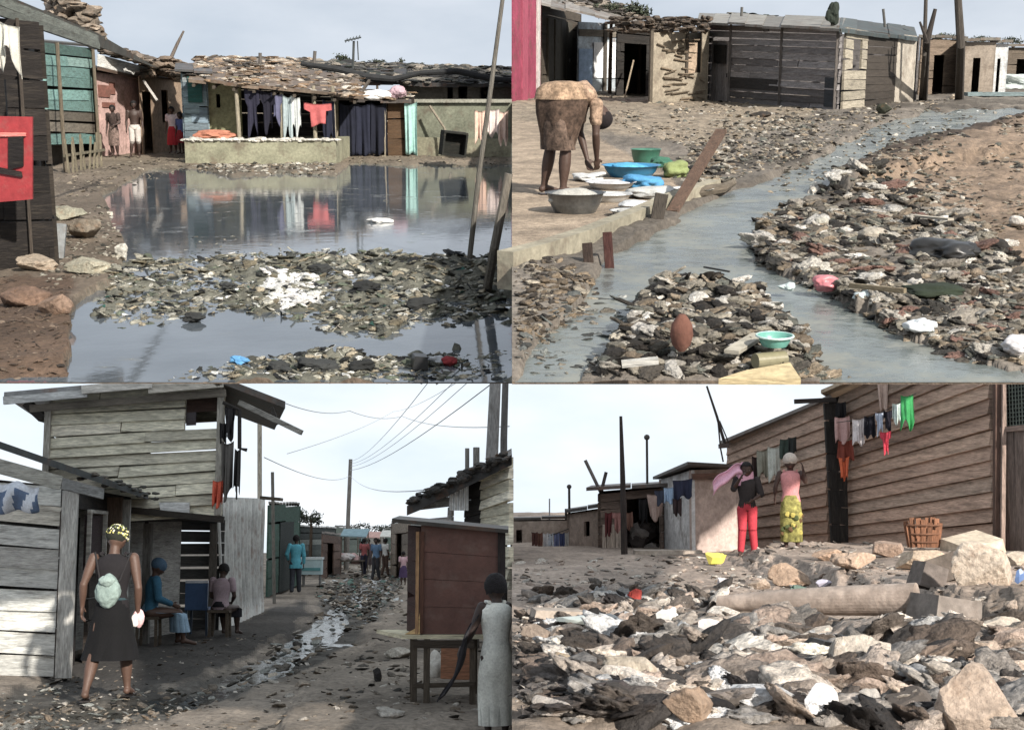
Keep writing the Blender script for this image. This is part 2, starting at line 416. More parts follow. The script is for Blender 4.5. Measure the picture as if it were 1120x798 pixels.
# ---------------------------------------------------------------- people
def person(W, base, H, yaw, label, pose=None, skin=S(82, 58, 45), hair=None, clothes=(), vox=.012, turn=0., nod=0., group=None, hsc=1.):
    """joints as fractions of height: x right, y forward, z up. The body is one remeshed surface; clothing and hair are children."""
    J = dict(pel=(0,0,.52), waist=(0,0,.61), chest=(0,.0,.74), neck=(0,-.005,.835), head=(0,.012,.925),
             shL=(-.108,0,.81), elL=(-.135,-.01,.635), haL=(-.14,.03,.485), shR=(.108,0,.81), elR=(.135,-.01,.635), haR=(.14,.03,.485),
             hiL=(-.05,0,.5), knL=(-.055,.012,.28), anL=(-.055,-.01,.045), toL=(-.065,.09,.018),
             hiR=(.05,0,.5), knR=(.055,.012,.28), anR=(.055,-.01,.045), toR=(.065,.09,.018))
    J.update(pose or {})
    Rz = Matrix.Rotation(yaw, 3, 'Z'); base = V(base)
    P = {k: base + Rz @ (V(q) * H) for k, q in J.items()}
    sd = (P['shR'] - P['shL']).normalized(); hs = (P['hiR'] - P['hiL']).normalized()
    def fwd(ax, side): return side.cross(-ax).normalized() * -1
    mb = MB(); c = skin
    def limb(a, b, r0, r1, m=mb, col=c, mid=None):
        a, b = V(a), V(b); d = b - a; pts = []; rr = []
        for i in range(7):
            t = i / 6; pts.append(a + d * t); r = r0 + (r1 - r0) * t + (mid or 0) * math.sin(PI * min(1, t * 1.25)) * (r0)
            rr.append(r)
        m.tube(pts, rr, col, 12); m.ball(a, r0, col, 2); m.ball(b, r1, col, 2)
    ax = (P['neck'] - P['pel']).normalized()
    def ring(c0, rx, ry, side, axis):
        x = (side - axis * side.dot(axis)).normalized(); y = axis.cross(x)
        return (c0, x * rx * H, y * ry * H)
    a1 = (P['waist'] - P['pel']).normalized(); a2 = (P['neck'] - P['chest']).normalized()
    def torso(m, g, col, lo=-.03, hi=1.):
        rs = [ring(P['pel'] + a1 * lo * H, .07*g, .05*g, hs, a1), ring(P['pel'], .088*g, .066*g, hs, a1), ring(P['pel'].lerp(P['waist'], .6), .078*g, .056*g, hs, a1),
              ring(P['waist'], .07*g, .052*g, hs, (a1+a2).normalized()), ring(P['waist'].lerp(P['chest'], .5), .08*g, .057*g, sd, a2), ring(P['chest'], .092*g, .064*g, sd, a2),
              ring(P['chest'].lerp(P['neck'], .55), .098*g, .056*g, sd, a2), ring(P['chest'].lerp(P['neck'], .85), .07*g, .042*g, sd, a2), ring(P['neck'], .034*g, .032*g, sd, a2)]
        m.loft(rs, col, 24)
    torso(mb, 1, c)
    for s_ in 'LR':
        limb(P['sh'+s_], P['el'+s_], .031*H, .022*H, mid=.1); limb(P['el'+s_], P['ha'+s_], .023*H, .0145*H, mid=.15)
        limb(P['hi'+s_], P['kn'+s_], .052*H, .033*H, mid=.1); limb(P['kn'+s_], P['an'+s_], .034*H, .02*H, mid=.25)
        limb(P['an'+s_], P['to'+s_], .022*H, .017*H); mb.ball(P['an'+s_] - (P['to'+s_]-P['an'+s_]).normalized()*.012*H - V((0,0,.012*H)), .021*H, c, 2)
        # hand: palm, four fingers, thumb
        d = (P['ha'+s_] - P['el'+s_]).normalized(); w = P['ha'+s_]; sx = 1 if s_ == 'R' else -1
        inn = (V((0,0,0)) + Rz @ V((-sx, 0, 0))); inn = (inn - d * inn.dot(d)).normalized(); sp = d.cross(inn)   # inn: palm normal (to body), sp: spread
        if sp.dot(Rz @ V((0, 1, 0))) < 0: sp = -sp
        pc = w + d * .03 * H
        X = Matrix((sp, inn, d)).transposed()
        mb.ball(pc, (.023*H, .011*H, .033*H), c, 2, X)
        for k, (o, ln) in enumerate(((.0165, .042), (.0055, .047), (-.0055, .044), (-.016, .035))):
            k0 = pc + d * .026 * H + sp * o * H; k1 = k0 + (d + inn * .35 + sp * o * 5).normalized() * ln * .55 * H; k2 = k1 + (d + inn * 1.1).normalized() * ln * .45 * H
            mb.tube([k0, k1, k2], [.0062*H, .0056*H, .0042*H], c, 8); mb.ball(k2, .0042*H, c, 1)
        t0 = w + d * .014 * H + sp * .018 * H; t1 = t0 + (sp * .9 + d * .8 + inn * .3).normalized() * .026 * H; t2 = t1 + (d + inn * .5).normalized() * .02 * H
        mb.tube([t0, t1, t2], [.008*H, .0068*H, .005*H], c, 8); mb.ball(t2, .005*H, c, 1)
    # head
    up = (P['head'] - P['neck']).normalized(); hR = Matrix.Rotation(turn, 3, up)
    side = hR @ (sd - up * sd.dot(up)).normalized(); fw = up.cross(side); hm = Matrix.Rotation(-nod, 3, side)
    up2 = hm @ up; fw = hm @ fw; X = Matrix((side, fw, up2)).transposed(); hc = P['head']
    h = .068 * H * hsc
    v, f = ICO[4]; v = v.copy(); z = v[:, 2]; y = v[:, 1]
    k = np.where(z < 0, 1 - .28 * z * z - .1 * (z < -.5) * (-z - .5), 1.); v[:, 0] *= .76 * k; v[:, 1] *= .9 * np.where(y < 0, 1.05, 1.) * np.where((z < -.2) & (y < 0), 1 + .25 * (z + .2), 1)
    v[:, 1] += .1 * np.exp(-((z + .82) ** 2) / .05) * (y > 0)
    v[:, 1] -= .08 * np.exp(-(z - .02) ** 2 / .02 - (np.abs(v[:, 0]) - .3) ** 2 / .03) * (y > 0)
    v[:, 1] += .15 * np.exp(-(z + .22) ** 2 / .02 - v[:, 0] ** 2 / .012) * (y > 0) + .05 * np.exp(-(z + .5) ** 2 / .012 - v[:, 0] ** 2 / .06) * (y > 0)
    mb.add((v * h) @ np.array(X).T + np.array(tuple(hc)), f, c)
    for q in (-1, 1): mb.ball(hc + side * q * .76 * h - fw * .05 * h - up2 * .1 * h, (.1*h, .2*h, .28*h), c, 2, X)
    limb(P['neck'] - up * .015 * H, hc - up2 * .03 * H - fw * .01 * H, .033*H, .029*H)
    vv = np.concatenate(mb.v); me = bpy.data.meshes.new('t'); me.from_pydata(vv.tolist(), [], [tuple(q) for ch in mb.f for q in ch.tolist()]); me.update()
    to = bpy.data.objects.new('t', me); COL.objects.link(to)
    md = to.modifiers.new('r', 'REMESH'); md.mode = 'VOXEL'; md.voxel_size = vox
    ms = to.modifiers.new('s', 'SMOOTH'); ms.factor = .5; ms.iterations = 2
    dg = bpy.context.evaluated_depsgraph_get(); m2 = bpy.data.meshes.new_from_object(to.evaluated_get(dg))
    nv = len(m2.vertices); va = np.empty(nv * 3, np.float32); m2.vertices.foreach_get('co', va)
    qd = [tuple(p.vertices) for p in m2.polygons]; bpy.data.objects.remove(to); bpy.data.meshes.remove(me)
    out = MB(); va = va.reshape(-1, 3)
    q4 = [q for q in qd if len(q) == 4]; q3 = [q for q in qd if len(q) == 3]
    out.add(va, q4, c)
    if q3: out.f.append(np.array(q3)); out.c.append(np.tile(np.array(c), (len(q3), 1)))
    for q in (-1, 1):
        e = hc + side * q * .29 * h + fw * .74 * h + up2 * .02 * h
        out.ball(e, (.1*h, .06*h, .05*h), (.4, .37, .34), 1, X); out.ball(e + fw * .045 * h, .04 * h, (.02, .015, .01), 1)
        out.bar(e + up2*.17*h + fw*.1*h - side*.13*h, e + up2*.17*h + fw*.1*h + side*.13*h, .03*h, .04*h, (.02, .015, .01))
    out.ball(hc + fw * .84 * h - up2 * .5 * h, (.2*h, .07*h, .06*h), mul(mixc(skin, (.35, .12, .1), .4), 1), 1, X)
    body = out.build('person', 'skin', None, W, origin=base, smooth=True, label=label, cat='person', group=group)
    # hair
    if hair:
        kind, hcol = hair[:2]; hb = MB()
        if kind in ('short', 'braids'):
            v, f = ICO[3]; v = v.copy(); keep = (v[:, 2] > -.1) | (v[:, 1] < .05) & (v[:, 2] > -.55); keep &= ~((v[:, 1] > .45) & (v[:, 2] < .5))
            ff = np.array([q for q in f if keep[q].all()]); d = 1.05 + .07 * fbm(v[:, 0] * 6, v[:, 1] * 6, v[:, 2] * 6, 3)
            v = v * d[:, None] * np.array([.8, .96, 1.02]); hb.add((v * h * 1.04) @ np.array(X).T + np.array(tuple(hc)), ff, hcol)
            if kind == 'braids':
                for i in range(26):
                    a = 2 * PI * R.random(); el = R.uniform(.1, 1.2); n = side * math.cos(a) * math.cos(el) + fw * math.sin(a) * math.cos(el) * .9 + up2 * math.sin(el)
                    hb.tube([hc + n * h * .95, hc + n * h * 1.25, hc + n * h * 1.3 - V((0, 0, .25 * h))], [.1*h, .12*h, .08*h], mul(hcol, R.uniform(.6, 2.2)), 6)
        elif kind == 'wrap':
            hb.ball(hc + up2 * .3 * h - fw * .14 * h, (.94*h, 1.08*h, .92*h), hcol, 3, X)
            hb.loft([(hc + up2*.25*h + up2*k_*h*.22, side*.9*h*(1-.12*k_), fw*1.02*h*(1-.12*k_)) for k_ in range(4)], mul(hcol, .8), 20)
            hb.ball(hc - fw * .95 * h + up2 * .35 * h, .25 * h, hcol, 2)
            if len(hair) > 2:
                for i in range(170):
                    a = 2 * PI * R.random(); el = math.asin(R.uniform(-.25, 1.)); n = side * math.cos(a) * math.cos(el) * .88 + fw * math.sin(a) * math.cos(el) * 1.0 + up2 * math.sin(el) * .86
                    hb.ball(hc + up2 * .28 * h - fw * .12 * h + n * h * 1.04, .1 * h, hair[2][i % len(hair[2])], 1)
        hb.build('headscarf' if kind == 'wrap' else 'hair', 'cloth' if kind == 'wrap' else 'hair', body, smooth=True)
    for cl in clothes:
        t, col = cl[0], cl[1]; m = MB()
        if t in ('shirt', 'top', 'tshirt'):
            torso(m, 1.14, col, lo=-.03)
            if t != 'top':
                fr = .55 if t == 'tshirt' else 1.
                for s_ in 'LR':
                    limb(P['sh'+s_], P['sh'+s_].lerp(P['el'+s_], fr), .041*H, .036*H, m, col)
                    if t == 'shirt' and 1 in cl: limb(P['el'+s_], P['el'+s_].lerp(P['ha'+s_], .8), .035*H, .026*H, m, col)
            else:
                for s_ in 'LR': m.tube([P['sh'+s_].lerp(P['neck'], .4) + up*.018*H + Rz@V((0, q*.03*H, 0)) for q in (-1.2, 0, 1.2)], .012*H, col, 6)
            nm = 'shirt' if t != 'top' else 'vest_top'
        elif t == 'skirt':    # from waist to hem fraction (of leg), flare
            hem, fl = cl[2], cl[3]
            rs = []
            for i in range(9):
                q = i / 8; kL = P['hiL'].lerp(P['knL'], min(1, q*hem*2)) if q*hem < .5 else P['knL'].lerp(P['anL'], q*hem*2-1)
                kR = P['hiR'].lerp(P['knR'], min(1, q*hem*2)) if q*hem < .5 else P['knR'].lerp(P['anR'], q*hem*2-1)
                ce = (kL + kR) / 2; sp = kR - kL
                if i == 0: ce = P['waist'].lerp(P['pel'], .3); rs.append((ce, hs*.082*H, ax.cross(hs)*.064*H)); continue
                if i == 1: rs.append((P['pel'], hs*.098*H, ax.cross(hs)*.08*H)); continue
                w_ = sp.length / 2 + (.062 - .02*q) * H + fl * q * H; fwd_ = abs(sp.dot(Rz @ V((0, 1, 0)))) / 2
                rs.append((ce, hs * w_, Rz @ V((0, 1, 0)) * ((.07 - .012*q + fl * q) * H + fwd_)))
            m.loft(rs, col, 40, .05, 9, cap=False)
            m.loft([(c_, x*.97, y*.97) for c_, x, y in rs][::-1], mul(col, .7), 40, 0, 9, cap=False)
            nm = 'skirt'
        elif t == 'trousers':
            fr = cl[2]; torso2 = [ring(P['pel'] - a1*.03*H, .08, .06, hs, a1), ring(P['pel'], .098, .076, hs, a1), ring(P['waist'].lerp(P['pel'], .4), .084, .064, hs, a1)]
            m.loft(torso2, col, 20)
            for s_ in 'LR':
                limb(P['hi'+s_], P['kn'+s_], .06*H, .046*H, m, col)
                if fr > .5: limb(P['kn'+s_], P['kn'+s_].lerp(P['an'+s_], (fr-.5)*2), .046*H, .036*H, m, col)
            nm = 'trousers' if fr > .6 else 'shorts'
        if len(cl) > 4 and isinstance(cl[4], (list, tuple)):    # printed pattern: patches of colour per face
            pass
        o = m.build(nm, 'printed_cloth' if cl[-1] == 'print' else 'cloth', body, smooth=True)
    return body, P, H

def sandals(body, P, H, col):
    m = MB()
    for s_ in 'LR':
        d = (P['to'+s_] - P['an'+s_]); d.z = 0; d.normalize(); a = P['an'+s_] - d * .025 * H; b = P['to'+s_] + d * .02 * H; a = V((a.x, a.y, min(P['an'+s_].z - .04*H, P['to'+s_].z - .01*H))); b = V((b.x, b.y, P['to'+s_].z - .014*H))
        m.bar(a, b, .05*H, .008*H, col); mid = a.lerp(b, .65) + V((0,0,.022*H)); x = d.cross(V((0,0,1))) * .026 * H
        m.tube([mid - x - V((0,0,.02*H)), mid, mid + x - V((0,0,.02*H))], .005*H, col, 6)
    m.build('sandals', 'plastic', body)

# ---------------------------------------------------------------- cloths, plants, poles
def hang(W, A, B, drop, col, seed=0, fold=.03, name='hanging_cloth', label=None, cat='cloth', group=None, parent=None, ragged=.12, narrow=0., pat=None, shape=None, depth=None):
    """a cloth hung between the points A and B"""
    A, B = V(A), V(B); ac = (B - A); n = ac.cross(V((0, 0, 1))).normalized(); wd = ac.length
    rs = random.Random(seed); ks = [rs.uniform(2, 4), rs.uniform(5, 9)]; ph = [rs.uniform(0, 6) for _ in range(4)]
    def fn(u, v):
        fo = fold * (.25 + v) * (math.sin(ks[0] * 2 * u * PI / 2 + ph[0] + v) + .5 * math.sin(ks[1] * u * PI + ph[1] - v * 1.4))
        uu = .5 + (u - .5) * (1 - narrow * v + .06 * math.sin(3 * v + ph[2]))
        dz = drop * v * (1 + ragged * math.sin(ks[0] * u * 3 + ph[3]))
        sg = .06 * drop * math.sin(PI * u) * (1 - v)
        return A + ac * uu + n * fo - V((0, 0, dz + sg))
    if shape == 'shirt':
        f0 = fn
        def fn(u, v):
            w_ = 1. if v < .3 else .58
            return f0(.5 + (u - .5) * w_, v if abs(u-.5) < .3 or v < .3 else v)
    m = MB(); m.sheet(fn, 18, 14, (lambda u, v: pat(u, v)) if pat else col, .006)
    return m.build(name, 'cloth', parent, None if parent else W, smooth=True, label=label, cat=cat, group=group)

def foliage(m, c, r, n, size, cols, seed=0):
    rs = np.random.RandomState(seed); c = np.array(tuple(c)); r = np.array(r)
    cl = rs.randn(max(4, n // 60), 3); cl /= np.linalg.norm(cl, axis=1)[:, None]; cl *= rs.uniform(.3, 1., (len(cl), 1))
    for i in range(n):
        k = cl[rs.randint(len(cl))]; p = c + (k + rs.randn(3) * .2) * r
        a = rs.randn(3); a /= np.linalg.norm(a); b = np.cross(a, rs.randn(3)); b /= np.linalg.norm(b); s_ = size * rs.uniform(.5, 1.3)
        col = np.array(cols[rs.randint(len(cols))]) * rs.uniform(.7, 1.3)
        m.add([p - a*s_, p + b*s_*.45, p + a*s_, p - b*s_*.45], [(0, 1, 2, 3)], col)
    return m

def tree(W, px, py_top, d, wpx, hpx, label, seed=0, cols=(S(58, 66, 50), S(74, 82, 62), S(42, 50, 40)), group=None, n=600, name='tree', base=None):
    k = d / F; p = W.at(px, py_top + hpx, d); zb = base if base is not None else min(-W.h, p.z - .5)
    t = thing(name, W, V((p.x, p.y, zb)), label, 'tree', group)
    top = W.at(px, py_top, d).z; r = hpx * k / 2; m = MB(); h0 = top - 2 * r
    m.tube([V((p.x, p.y, zb)), V((p.x + .05*r, p.y, h0)), V((p.x - .1*r, p.y, top - r))], [.1*r + .04, .07*r + .03, .03*r], S(80, 66, 52), 7)
    for i in range(4):
        a = i * 1.7 + seed; m.tube([V((p.x, p.y, h0)), V((p.x + math.cos(a)*wpx*k*.3, p.y + math.sin(a)*wpx*k*.3, top - r*.8))], [.05*r, .02*r], S(80, 66, 52), 5)
    m.build('trunk', 'wood_upright', t)
    m = MB(); foliage(m, (p.x, p.y, top - r), (wpx*k*.45, wpx*k*.4, r*.8), int(n * 2.2), max(.05, r * .17), cols, seed); m.build('crown', 'foliage', t)
    return t

def pole(W, pts, rad, col, label, name='pole', cat='pole', group=None, extra=None, material='wood_upright', seg=8):
    m = MB(); m.tube(pts, rad, col, seg)
    if extra: extra(m)
    return m.build(name, material, None, W, origin=pts[0], label=label, cat=cat, group=group)

def vwall(W, xa, da, ya, ta, xb, db, yb, tb):
    """upright wall: left end at pixel xa depth da, foot ya, head ta; right end likewise -> corners A B C D"""
    A = W.at(xa, ya, da); D = W.at(xa, ta, da); B = W.at(xb, yb, db); C = W.at(xb, tb, db)
    D = V((A.x, A.y, D.z)); C = V((B.x, B.y, C.z)); return A, B, C, D

def gwall(W, xa, ya, ta, xb, yb, tb, z=0.):
    """wall standing on the ground plane"""
    A = W.g(xa, ya, z); B = W.g(xb, yb, z); D = W.at(xa, ta, A.y); C = W.at(xb, tb, B.y)
    return A, B, V((B.x, B.y, C.z)), V((A.x, A.y, D.z))

def backdir(A, B):
    n = V((B.y - A.y, -(B.x - A.x), 0)).normalized()
    if n.dot(V((A.x + B.x, A.y + B.y, 0))) < 0: n = -n
    return n

def raydir(A, B):
    c = A + B; return V((c.x, c.y, 0)).normalized()

def shell(parent, q, depth, col, n=8, kind='wood', roofcol=None, over=.25, holes=(), pal=None, roof='slab', rise=0., plain=False, front=True, var=.2, sides=True, rt=.06, split=1, sidecol=None, lap=.012, roofmat='sheet_metal', nearside=None):
    """hut body: front wall panel q=(A,B,C,D), side and back walls and a lean-to roof"""
    A, B, C, D = q; bk = raydir(A, B) * depth; up = V((0, 0, rise))
    matn = {'wood': 'wood', 'plaster': 'plaster', 'metal': 'sheet_metal'}[kind]
    if front: MB().boards(A, B, C, D, n, col, .04, holes, var, pal=pal, plain=plain, split=split, lap=lap).build('wall', matn, parent, label=None)
    if sides:
        m = MB(); sc = sidecol or col
        for P, Q, cc in ((A, D, 1), (B, C, 1)):
            e = (A - B).normalized() * (.02 if P == A else -.02) * 0
            P2 = P + bk; Q2 = Q + bk + up
            m.boards(P + bk.normalized()*.05, P2, Q2, Q + bk.normalized()*.05, n, sc, .04, (), var, pal=pal, plain=plain, lap=.008)
        m.boards(A + bk, B + bk, C + bk + up, D + bk + up, n, sc, .04, (), var, plain=True); m.build('side_wall', matn, parent)
    if roof:
        ov = over; dx = (B - A).normalized() * ov; b1 = bk.normalized() * ov; z = V((0, 0, .02))
        a, b, c, d = D - dx - b1 + z, C + dx - b1 + z, C + dx + bk + b1 + up + z, D - dx + bk + b1 + up + z
        m = MB(); rc = roofcol or S(120, 115, 108)
        if roof == 'slab':
            ns = max(2, int((b - a).length / .9))
            for i in range(ns):
                u0, u1 = i / ns, (i + 1) / ns - .01; zz = V((0, 0, R.uniform(0, .03)))
                p = [a.lerp(b, u0) + zz, a.lerp(b, u1) + zz, d.lerp(c, u1) + zz, d.lerp(c, u0) + zz]
                m.hexa([q_ for q_ in p] + [q_ + V((0, 0, rt)) for q_ in p], mul(rc, R.uniform(.75, 1.25)))
        m.build('roof', roofmat, parent)
        return a, b, c, d
# ================================================================ A: the pond settlement (upper left)
W = WA
A_LAND = [(-40, -50), (600, -50), (600, 181), (450, 182), (385, 179), (368, 193), (300, 192), (250, 195), (205, 184), (160, 190), (140, 203), (112, 214), (122, 236), (136, 268), (126, 308), (92, 326), (80, 346), (74, 420), (74, 440), (-60, 440)]
A_ISLE = [(96, 345), (122, 322), (100, 302), (150, 286), (235, 280), (300, 273), (420, 275), (600, 283), (600, 352), (520, 350), (450, 354), (420, 372), (340, 362), (300, 343), (220, 342), (150, 360)]
A_LOW = [(185, 440), (190, 405), (230, 394), (330, 386), (420, 392), (470, 384), (600, 378), (600, 440)]
A_ISLE2 = [(190, 262), (260, 256), (330, 268), (300, 280), (200, 278)]
def a_masks(px, py):
    return soft(px, py, A_LAND, 3, 4, 1), soft(px, py, A_ISLE, 4, 9, 2), soft(px, py, A_LOW, 4, 9, 5) * .9 + .5 * soft(px, py, A_ISLE2, 4, 8, 6)
W_A0 = W.g(560, 418).y
def a_z(px, py, x, y):
    l, i, b = a_masks(px, py); n = fbm(x * 1.1, y * .7, 2, 4); n2 = fbm(x * 5, y * 4, 4, 3)
    return -2.36 - .16 + l * (.24 + .05 * n) + np.maximum(i, b) * (.17 + .12 * n + .09 * n2) * (1 - l) + .03 * n2 - .12 * np.clip(1 - (y - W_A0) / .5, 0, 1) * l
def a_c(px, py, x, y):
    l, i, b = a_masks(px, py); n = (fbm(x * .8, y * .6, 7, 4) + .5)[..., None]
    soil = np.array(S(116, 103, 88)) * (.6 + .5 * n); isle = np.array(S(104, 104, 92)) * (.55 + .6 * n)
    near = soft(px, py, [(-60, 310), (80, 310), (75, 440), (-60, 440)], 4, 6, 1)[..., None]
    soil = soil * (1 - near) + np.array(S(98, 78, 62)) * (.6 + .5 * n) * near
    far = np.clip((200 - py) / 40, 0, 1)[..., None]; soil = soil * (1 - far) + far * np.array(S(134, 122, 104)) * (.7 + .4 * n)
    return l[..., None] * soil + (1 - l[..., None]) * isle
D0A = W.g(560, 418).y
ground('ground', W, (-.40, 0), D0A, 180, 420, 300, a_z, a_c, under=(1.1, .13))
sheet_flat('water', W, (-.395, 0), D0A + .002, 60, 'pond_water', 0)
XA = lambda px, py, z=0: W.g(px, py, z)

# litter in the pond and on its banks
PALG = [mul(q_, 1.25) for q_ in [S(120,118,104), S(98,98,86), S(140,138,124), S(70,72,66), S(44,46,44), S(170,168,156), S(108,100,80), S(30,32,34), S(150,140,118), S(88,96,80)]]
PALW = [S(210,212,208), S(188,192,186), S(226,228,224)]
m = MB()
scatter(m, W, A_ISLE, 4200, 4, 17, ('bag', 'bag', 'bag', 'bag', 'stick'), PALG + PALG[:4], wob=9, flat=.5, bunch=.0, power=2)
scatter(m, W, A_ISLE, 1500, 2, 7, ('bag', 'bag', 'stick'), PALG, wob=14, flat=.4)
scatter(m, W, A_ISLE, 420, 3, 13, ('bag', 'chip'), PALW + [S(40, 90, 80), S(160, 150, 140)], wob=9, flat=.6)
scatter(m, W, [(190,410),(240,396),(340,388),(430,394),(555,382),(555,416),(190,416)], 1500, 4, 17, ('bag', 'bag', 'bag', 'bag', 'rock', 'stick'), PALG + [PALW[0]], wob=5, flat=.6)
scatter(m, W, A_ISLE2, 240, 2, 7, ('bag', 'chip'), PALG, wob=5, flat=.4)
scatter(m, W, [(150,200),(555,195),(555,275),(150,275)], 60, 2, 6, ('chip',), PALG, flat=.3)
m.build('litter', 'debris', None, W, origin=XA(330, 310), label='grey rags, bags and scum matted together across the pond', cat='litter', kind='stuff')
m = MB()
scatter(m, W, [(205,184),(250,175),(365,172),(368,192),(300,191),(250,193)], 1100, 2, 9, ('rock', 'bag', 'chip'), [S(150,145,132), S(110,106,94), S(180,176,164), S(70,68,62), S(134,120,100)], flat=.7)
scatter(m, W, [(60,190),(205,170),(205,186),(110,214),(60,235)], 500, 2, 7, ('rock', 'chip', 'shard', 'stick'), [S(130,118,100), S(100,92,78), S(150,140,122), S(64,58,50)], flat=.6)
scatter(m, W, [(370,174),(556,174),(556,182),(380,180)], 300, 2, 5, ('rock', 'chip'), [S(140,130,110), S(100,96,84)], flat=.5)
scatter(m, W, [(45,235),(120,230),(135,268),(125,308),(60,320),(20,300)], 500, 3, 10, ('rock', 'chip', 'bag', 'shard'), [S(120,112,98), S(86,82,70), S(150,144,128), S(60,58,50), S(170,165,150)], flat=.6)
scatter(m, W, [(0,310),(78,322),(72,416),(0,416)], 330, 3, 12, ('rock', 'chip', 'stick'), [S(100,84,68), S(78,64,52), S(130,112,94), S(56,48,40)], flat=.5)
m.build('rubble', 'debris', None, W, origin=XA(120, 200), label='brown stones and scraps strewn along the banks of the pond', cat='rubble', kind='stuff')
m = MB(); scatter(m, W, [(292,305),(340,302),(350,325),(330,338),(300,336),(285,322)], 260, 6, 22, ('bag',), [S(235,236,232), S(222,224,220), S(240,240,238)], flat=.8)
m.build('foam', 'debris', None, W, origin=XA(318, 322), label='bright white patch of foam among the pond litter', cat='foam', kind='stuff')

# bank boulders
def rock(W, px, py, wpx, hpx, col, label, seed, group=None, dpt=.8, facet=7, z=0, rot=0., name='rock', dd=None, sub=3):
    p = W.g(px, py, z) if dd is None else W.at(px, py, dd); k = p.y / F; m = MB(); gz = W.gnd(p.x, p.y) if dd is None else p.z
    m.lump((p.x, p.y, gz + hpx*k*.36), (wpx*k*.56, wpx*k*.5*dpt, hpx*k*.56), col, seed, .3, sub, rot, facet)
    return m.build(name, 'rock', None, W, label=label, cat='rock', group=group, smooth=False)
rock(W, 40, 304, 44, 22, S(150,136,118), 'low tan boulder at the foot of the dark shed', 1.3)
rock(W, 96, 306, 60, 20, S(158,154,134), 'long flat pale boulder reaching into the pond', 2.1)
rock(W, 70, 246, 46, 18, S(140,138,120), 'rounded mossy stone on the bank under the turquoise wall', 3.7)
rock(W, 92, 268, 40, 22, S(122,112,98), 'grey brown stone behind the painted slab', 4.4)
rock(W, 132, 288, 16, 18, S(180,178,168), 'small white stone at the pond edge', 5.2)
rock(W, 60, 352, 34, 26, S(132,108,90), 'reddish boulder on the near left bank', 6.1)
rock(W, 22, 340, 60, 26, S(112,88,72), 'wide brown mound of earth and stone at the far left of the bank', 7.3)
p = XA(56, 288, .02); k = p.y / F; m = MB(); m.box((p.x, p.y, p.z + 22*k), (32*k, .14, 44*k), S(125,130,132), rot=Matrix.Rotation(.25, 3, 'Z') @ Matrix.Rotation(-.3, 3, 'X') @ Matrix.Rotation(.12, 3, 'Y'))
sl = m.build('slab', 'plaster', None, W, label='upright broken slab with a blue painted patch on the bank', cat='slab')
m = MB(); m.box((p.x + .01, p.y - .1, p.z + 26*k), (14*k, .03, 16*k), S(70,140,180), rot=Matrix.Rotation(.25, 3, 'Z') @ Matrix.Rotation(-.3, 3, 'X') @ Matrix.Rotation(.3, 3, 'Y')); m.build('painted_patch', 'plaster', sl)

# ---- near dark shed at the left edge
t = thing('shed', W, W.g(20, 302), 'dark open timber shed with a heavy grey eave at the left edge of the pond', 'shed')
q = gwall(W, -60, 306, 10, 61, 297, 26); A, B, C, D = q; dk = S(34, 30, 28)
MB().boards(A, B, C, D, 9, dk, .05, [(.35, .66, .42, .78)], .4, jit=.03, split=2).build('wall', 'wood', t)
bk = raydir(A, B) * 4.5
m = MB(); m.boards(B, B + bk, C + bk, C, 9, S(52, 46, 40), .05, (), .4, jit=.03, split=2); m.boards(A+bk, B+bk, C+bk, D+bk, 4, dk, .05, plain=True); m.build('side_wall', 'wood', t)
m = MB()
e0, e1 = W.at(-60, -22, 14.5), W.at(106, 43, 22); up = V((0, 0, .13))
for j in range(2):
    m.bar(e0 - up*j*1. + V((0, j*.05, 0)), e1 - up*j*.75 + V((0, j*.05, 0)), .05, .11, mul(S(118, 124, 116), (1, .8, .6)[j]))
m.build('eave', 'wood', t)
m = MB(); z = V((0,0,.1)); b = V((-.6, 6, -.5)); m.slab(e0+z+b, e1+z+b, e1+z, e0+z, .06, S(90, 90, 84)); m.build('roof', 'sheet_metal', t)
m = MB()
for i in range(260):
    u = R.random(); p = W.at(58 + 46*u, 26 + 22*u - R.random()*(34), 22.5 + R.random()*2.5); m.lump(p, (R.uniform(.06,.2), R.uniform(.06,.2), R.uniform(.03,.1)), mul(S(128, 116, 102), R.uniform(.35, 1.4)), i*.37, .5, 1)
m.build('roof_rubble', 'rock', t, label='heap of broken stone and scraps weighing down the roof', kind='stuff')
m = MB()
for (x, y0, y1, w) in ((54, 40, 296, 5), (36, 20, 300, 4)):
    a = W.g(x, y1); MB().tube([a, V((a.x + .03, a.y, W.at(x, y0, a.y).z))], w*a.y/F*.5, S(70, 62, 54), 7).build('post', 'wood_upright', t)
dS = A.y - .25
m = MB(); a, b = W.at(-12, 222, dS), W.at(35, 218, dS); c, d = W.at(35, 128, dS), W.at(-12, 127, dS)
m.slab(a, b, c, d, .04, S(150, 32, 38)); pn = m.build('painted_board', 'painted', None, W, label='bright red board with a black square hung on the dark shed', cat='board')
m = MB(); m.slab(*[W.at(x, y, dS-.03) for x, y in ((9,186),(25,182),(25,149),(9,150))], .03, (.012,.01,.01)); m.slab(*[W.at(x, y, dS-.03) for x, y in ((-12,188),(24,194),(23,188),(-12,181))], .03, (.02,.015,.015))
m.build('black_square', 'wood', pn)
m = MB(); m.slab(*[W.at(x, y, dS-.028) for x, y in ((-2,149.5),(28,149),(28,145),(-2,145))], .02, S(225,120,110)); m.build('pale_strip', 'wood', pn)
hang(W, W.at(-12, 18, dS-.1), W.at(22, 30, dS-.1), .42, S(196, 194, 182), 3, .06, label='crumpled pale sheet hanging under the eave of the dark shed', cat='sheet', ragged=.4, narrow=.3)

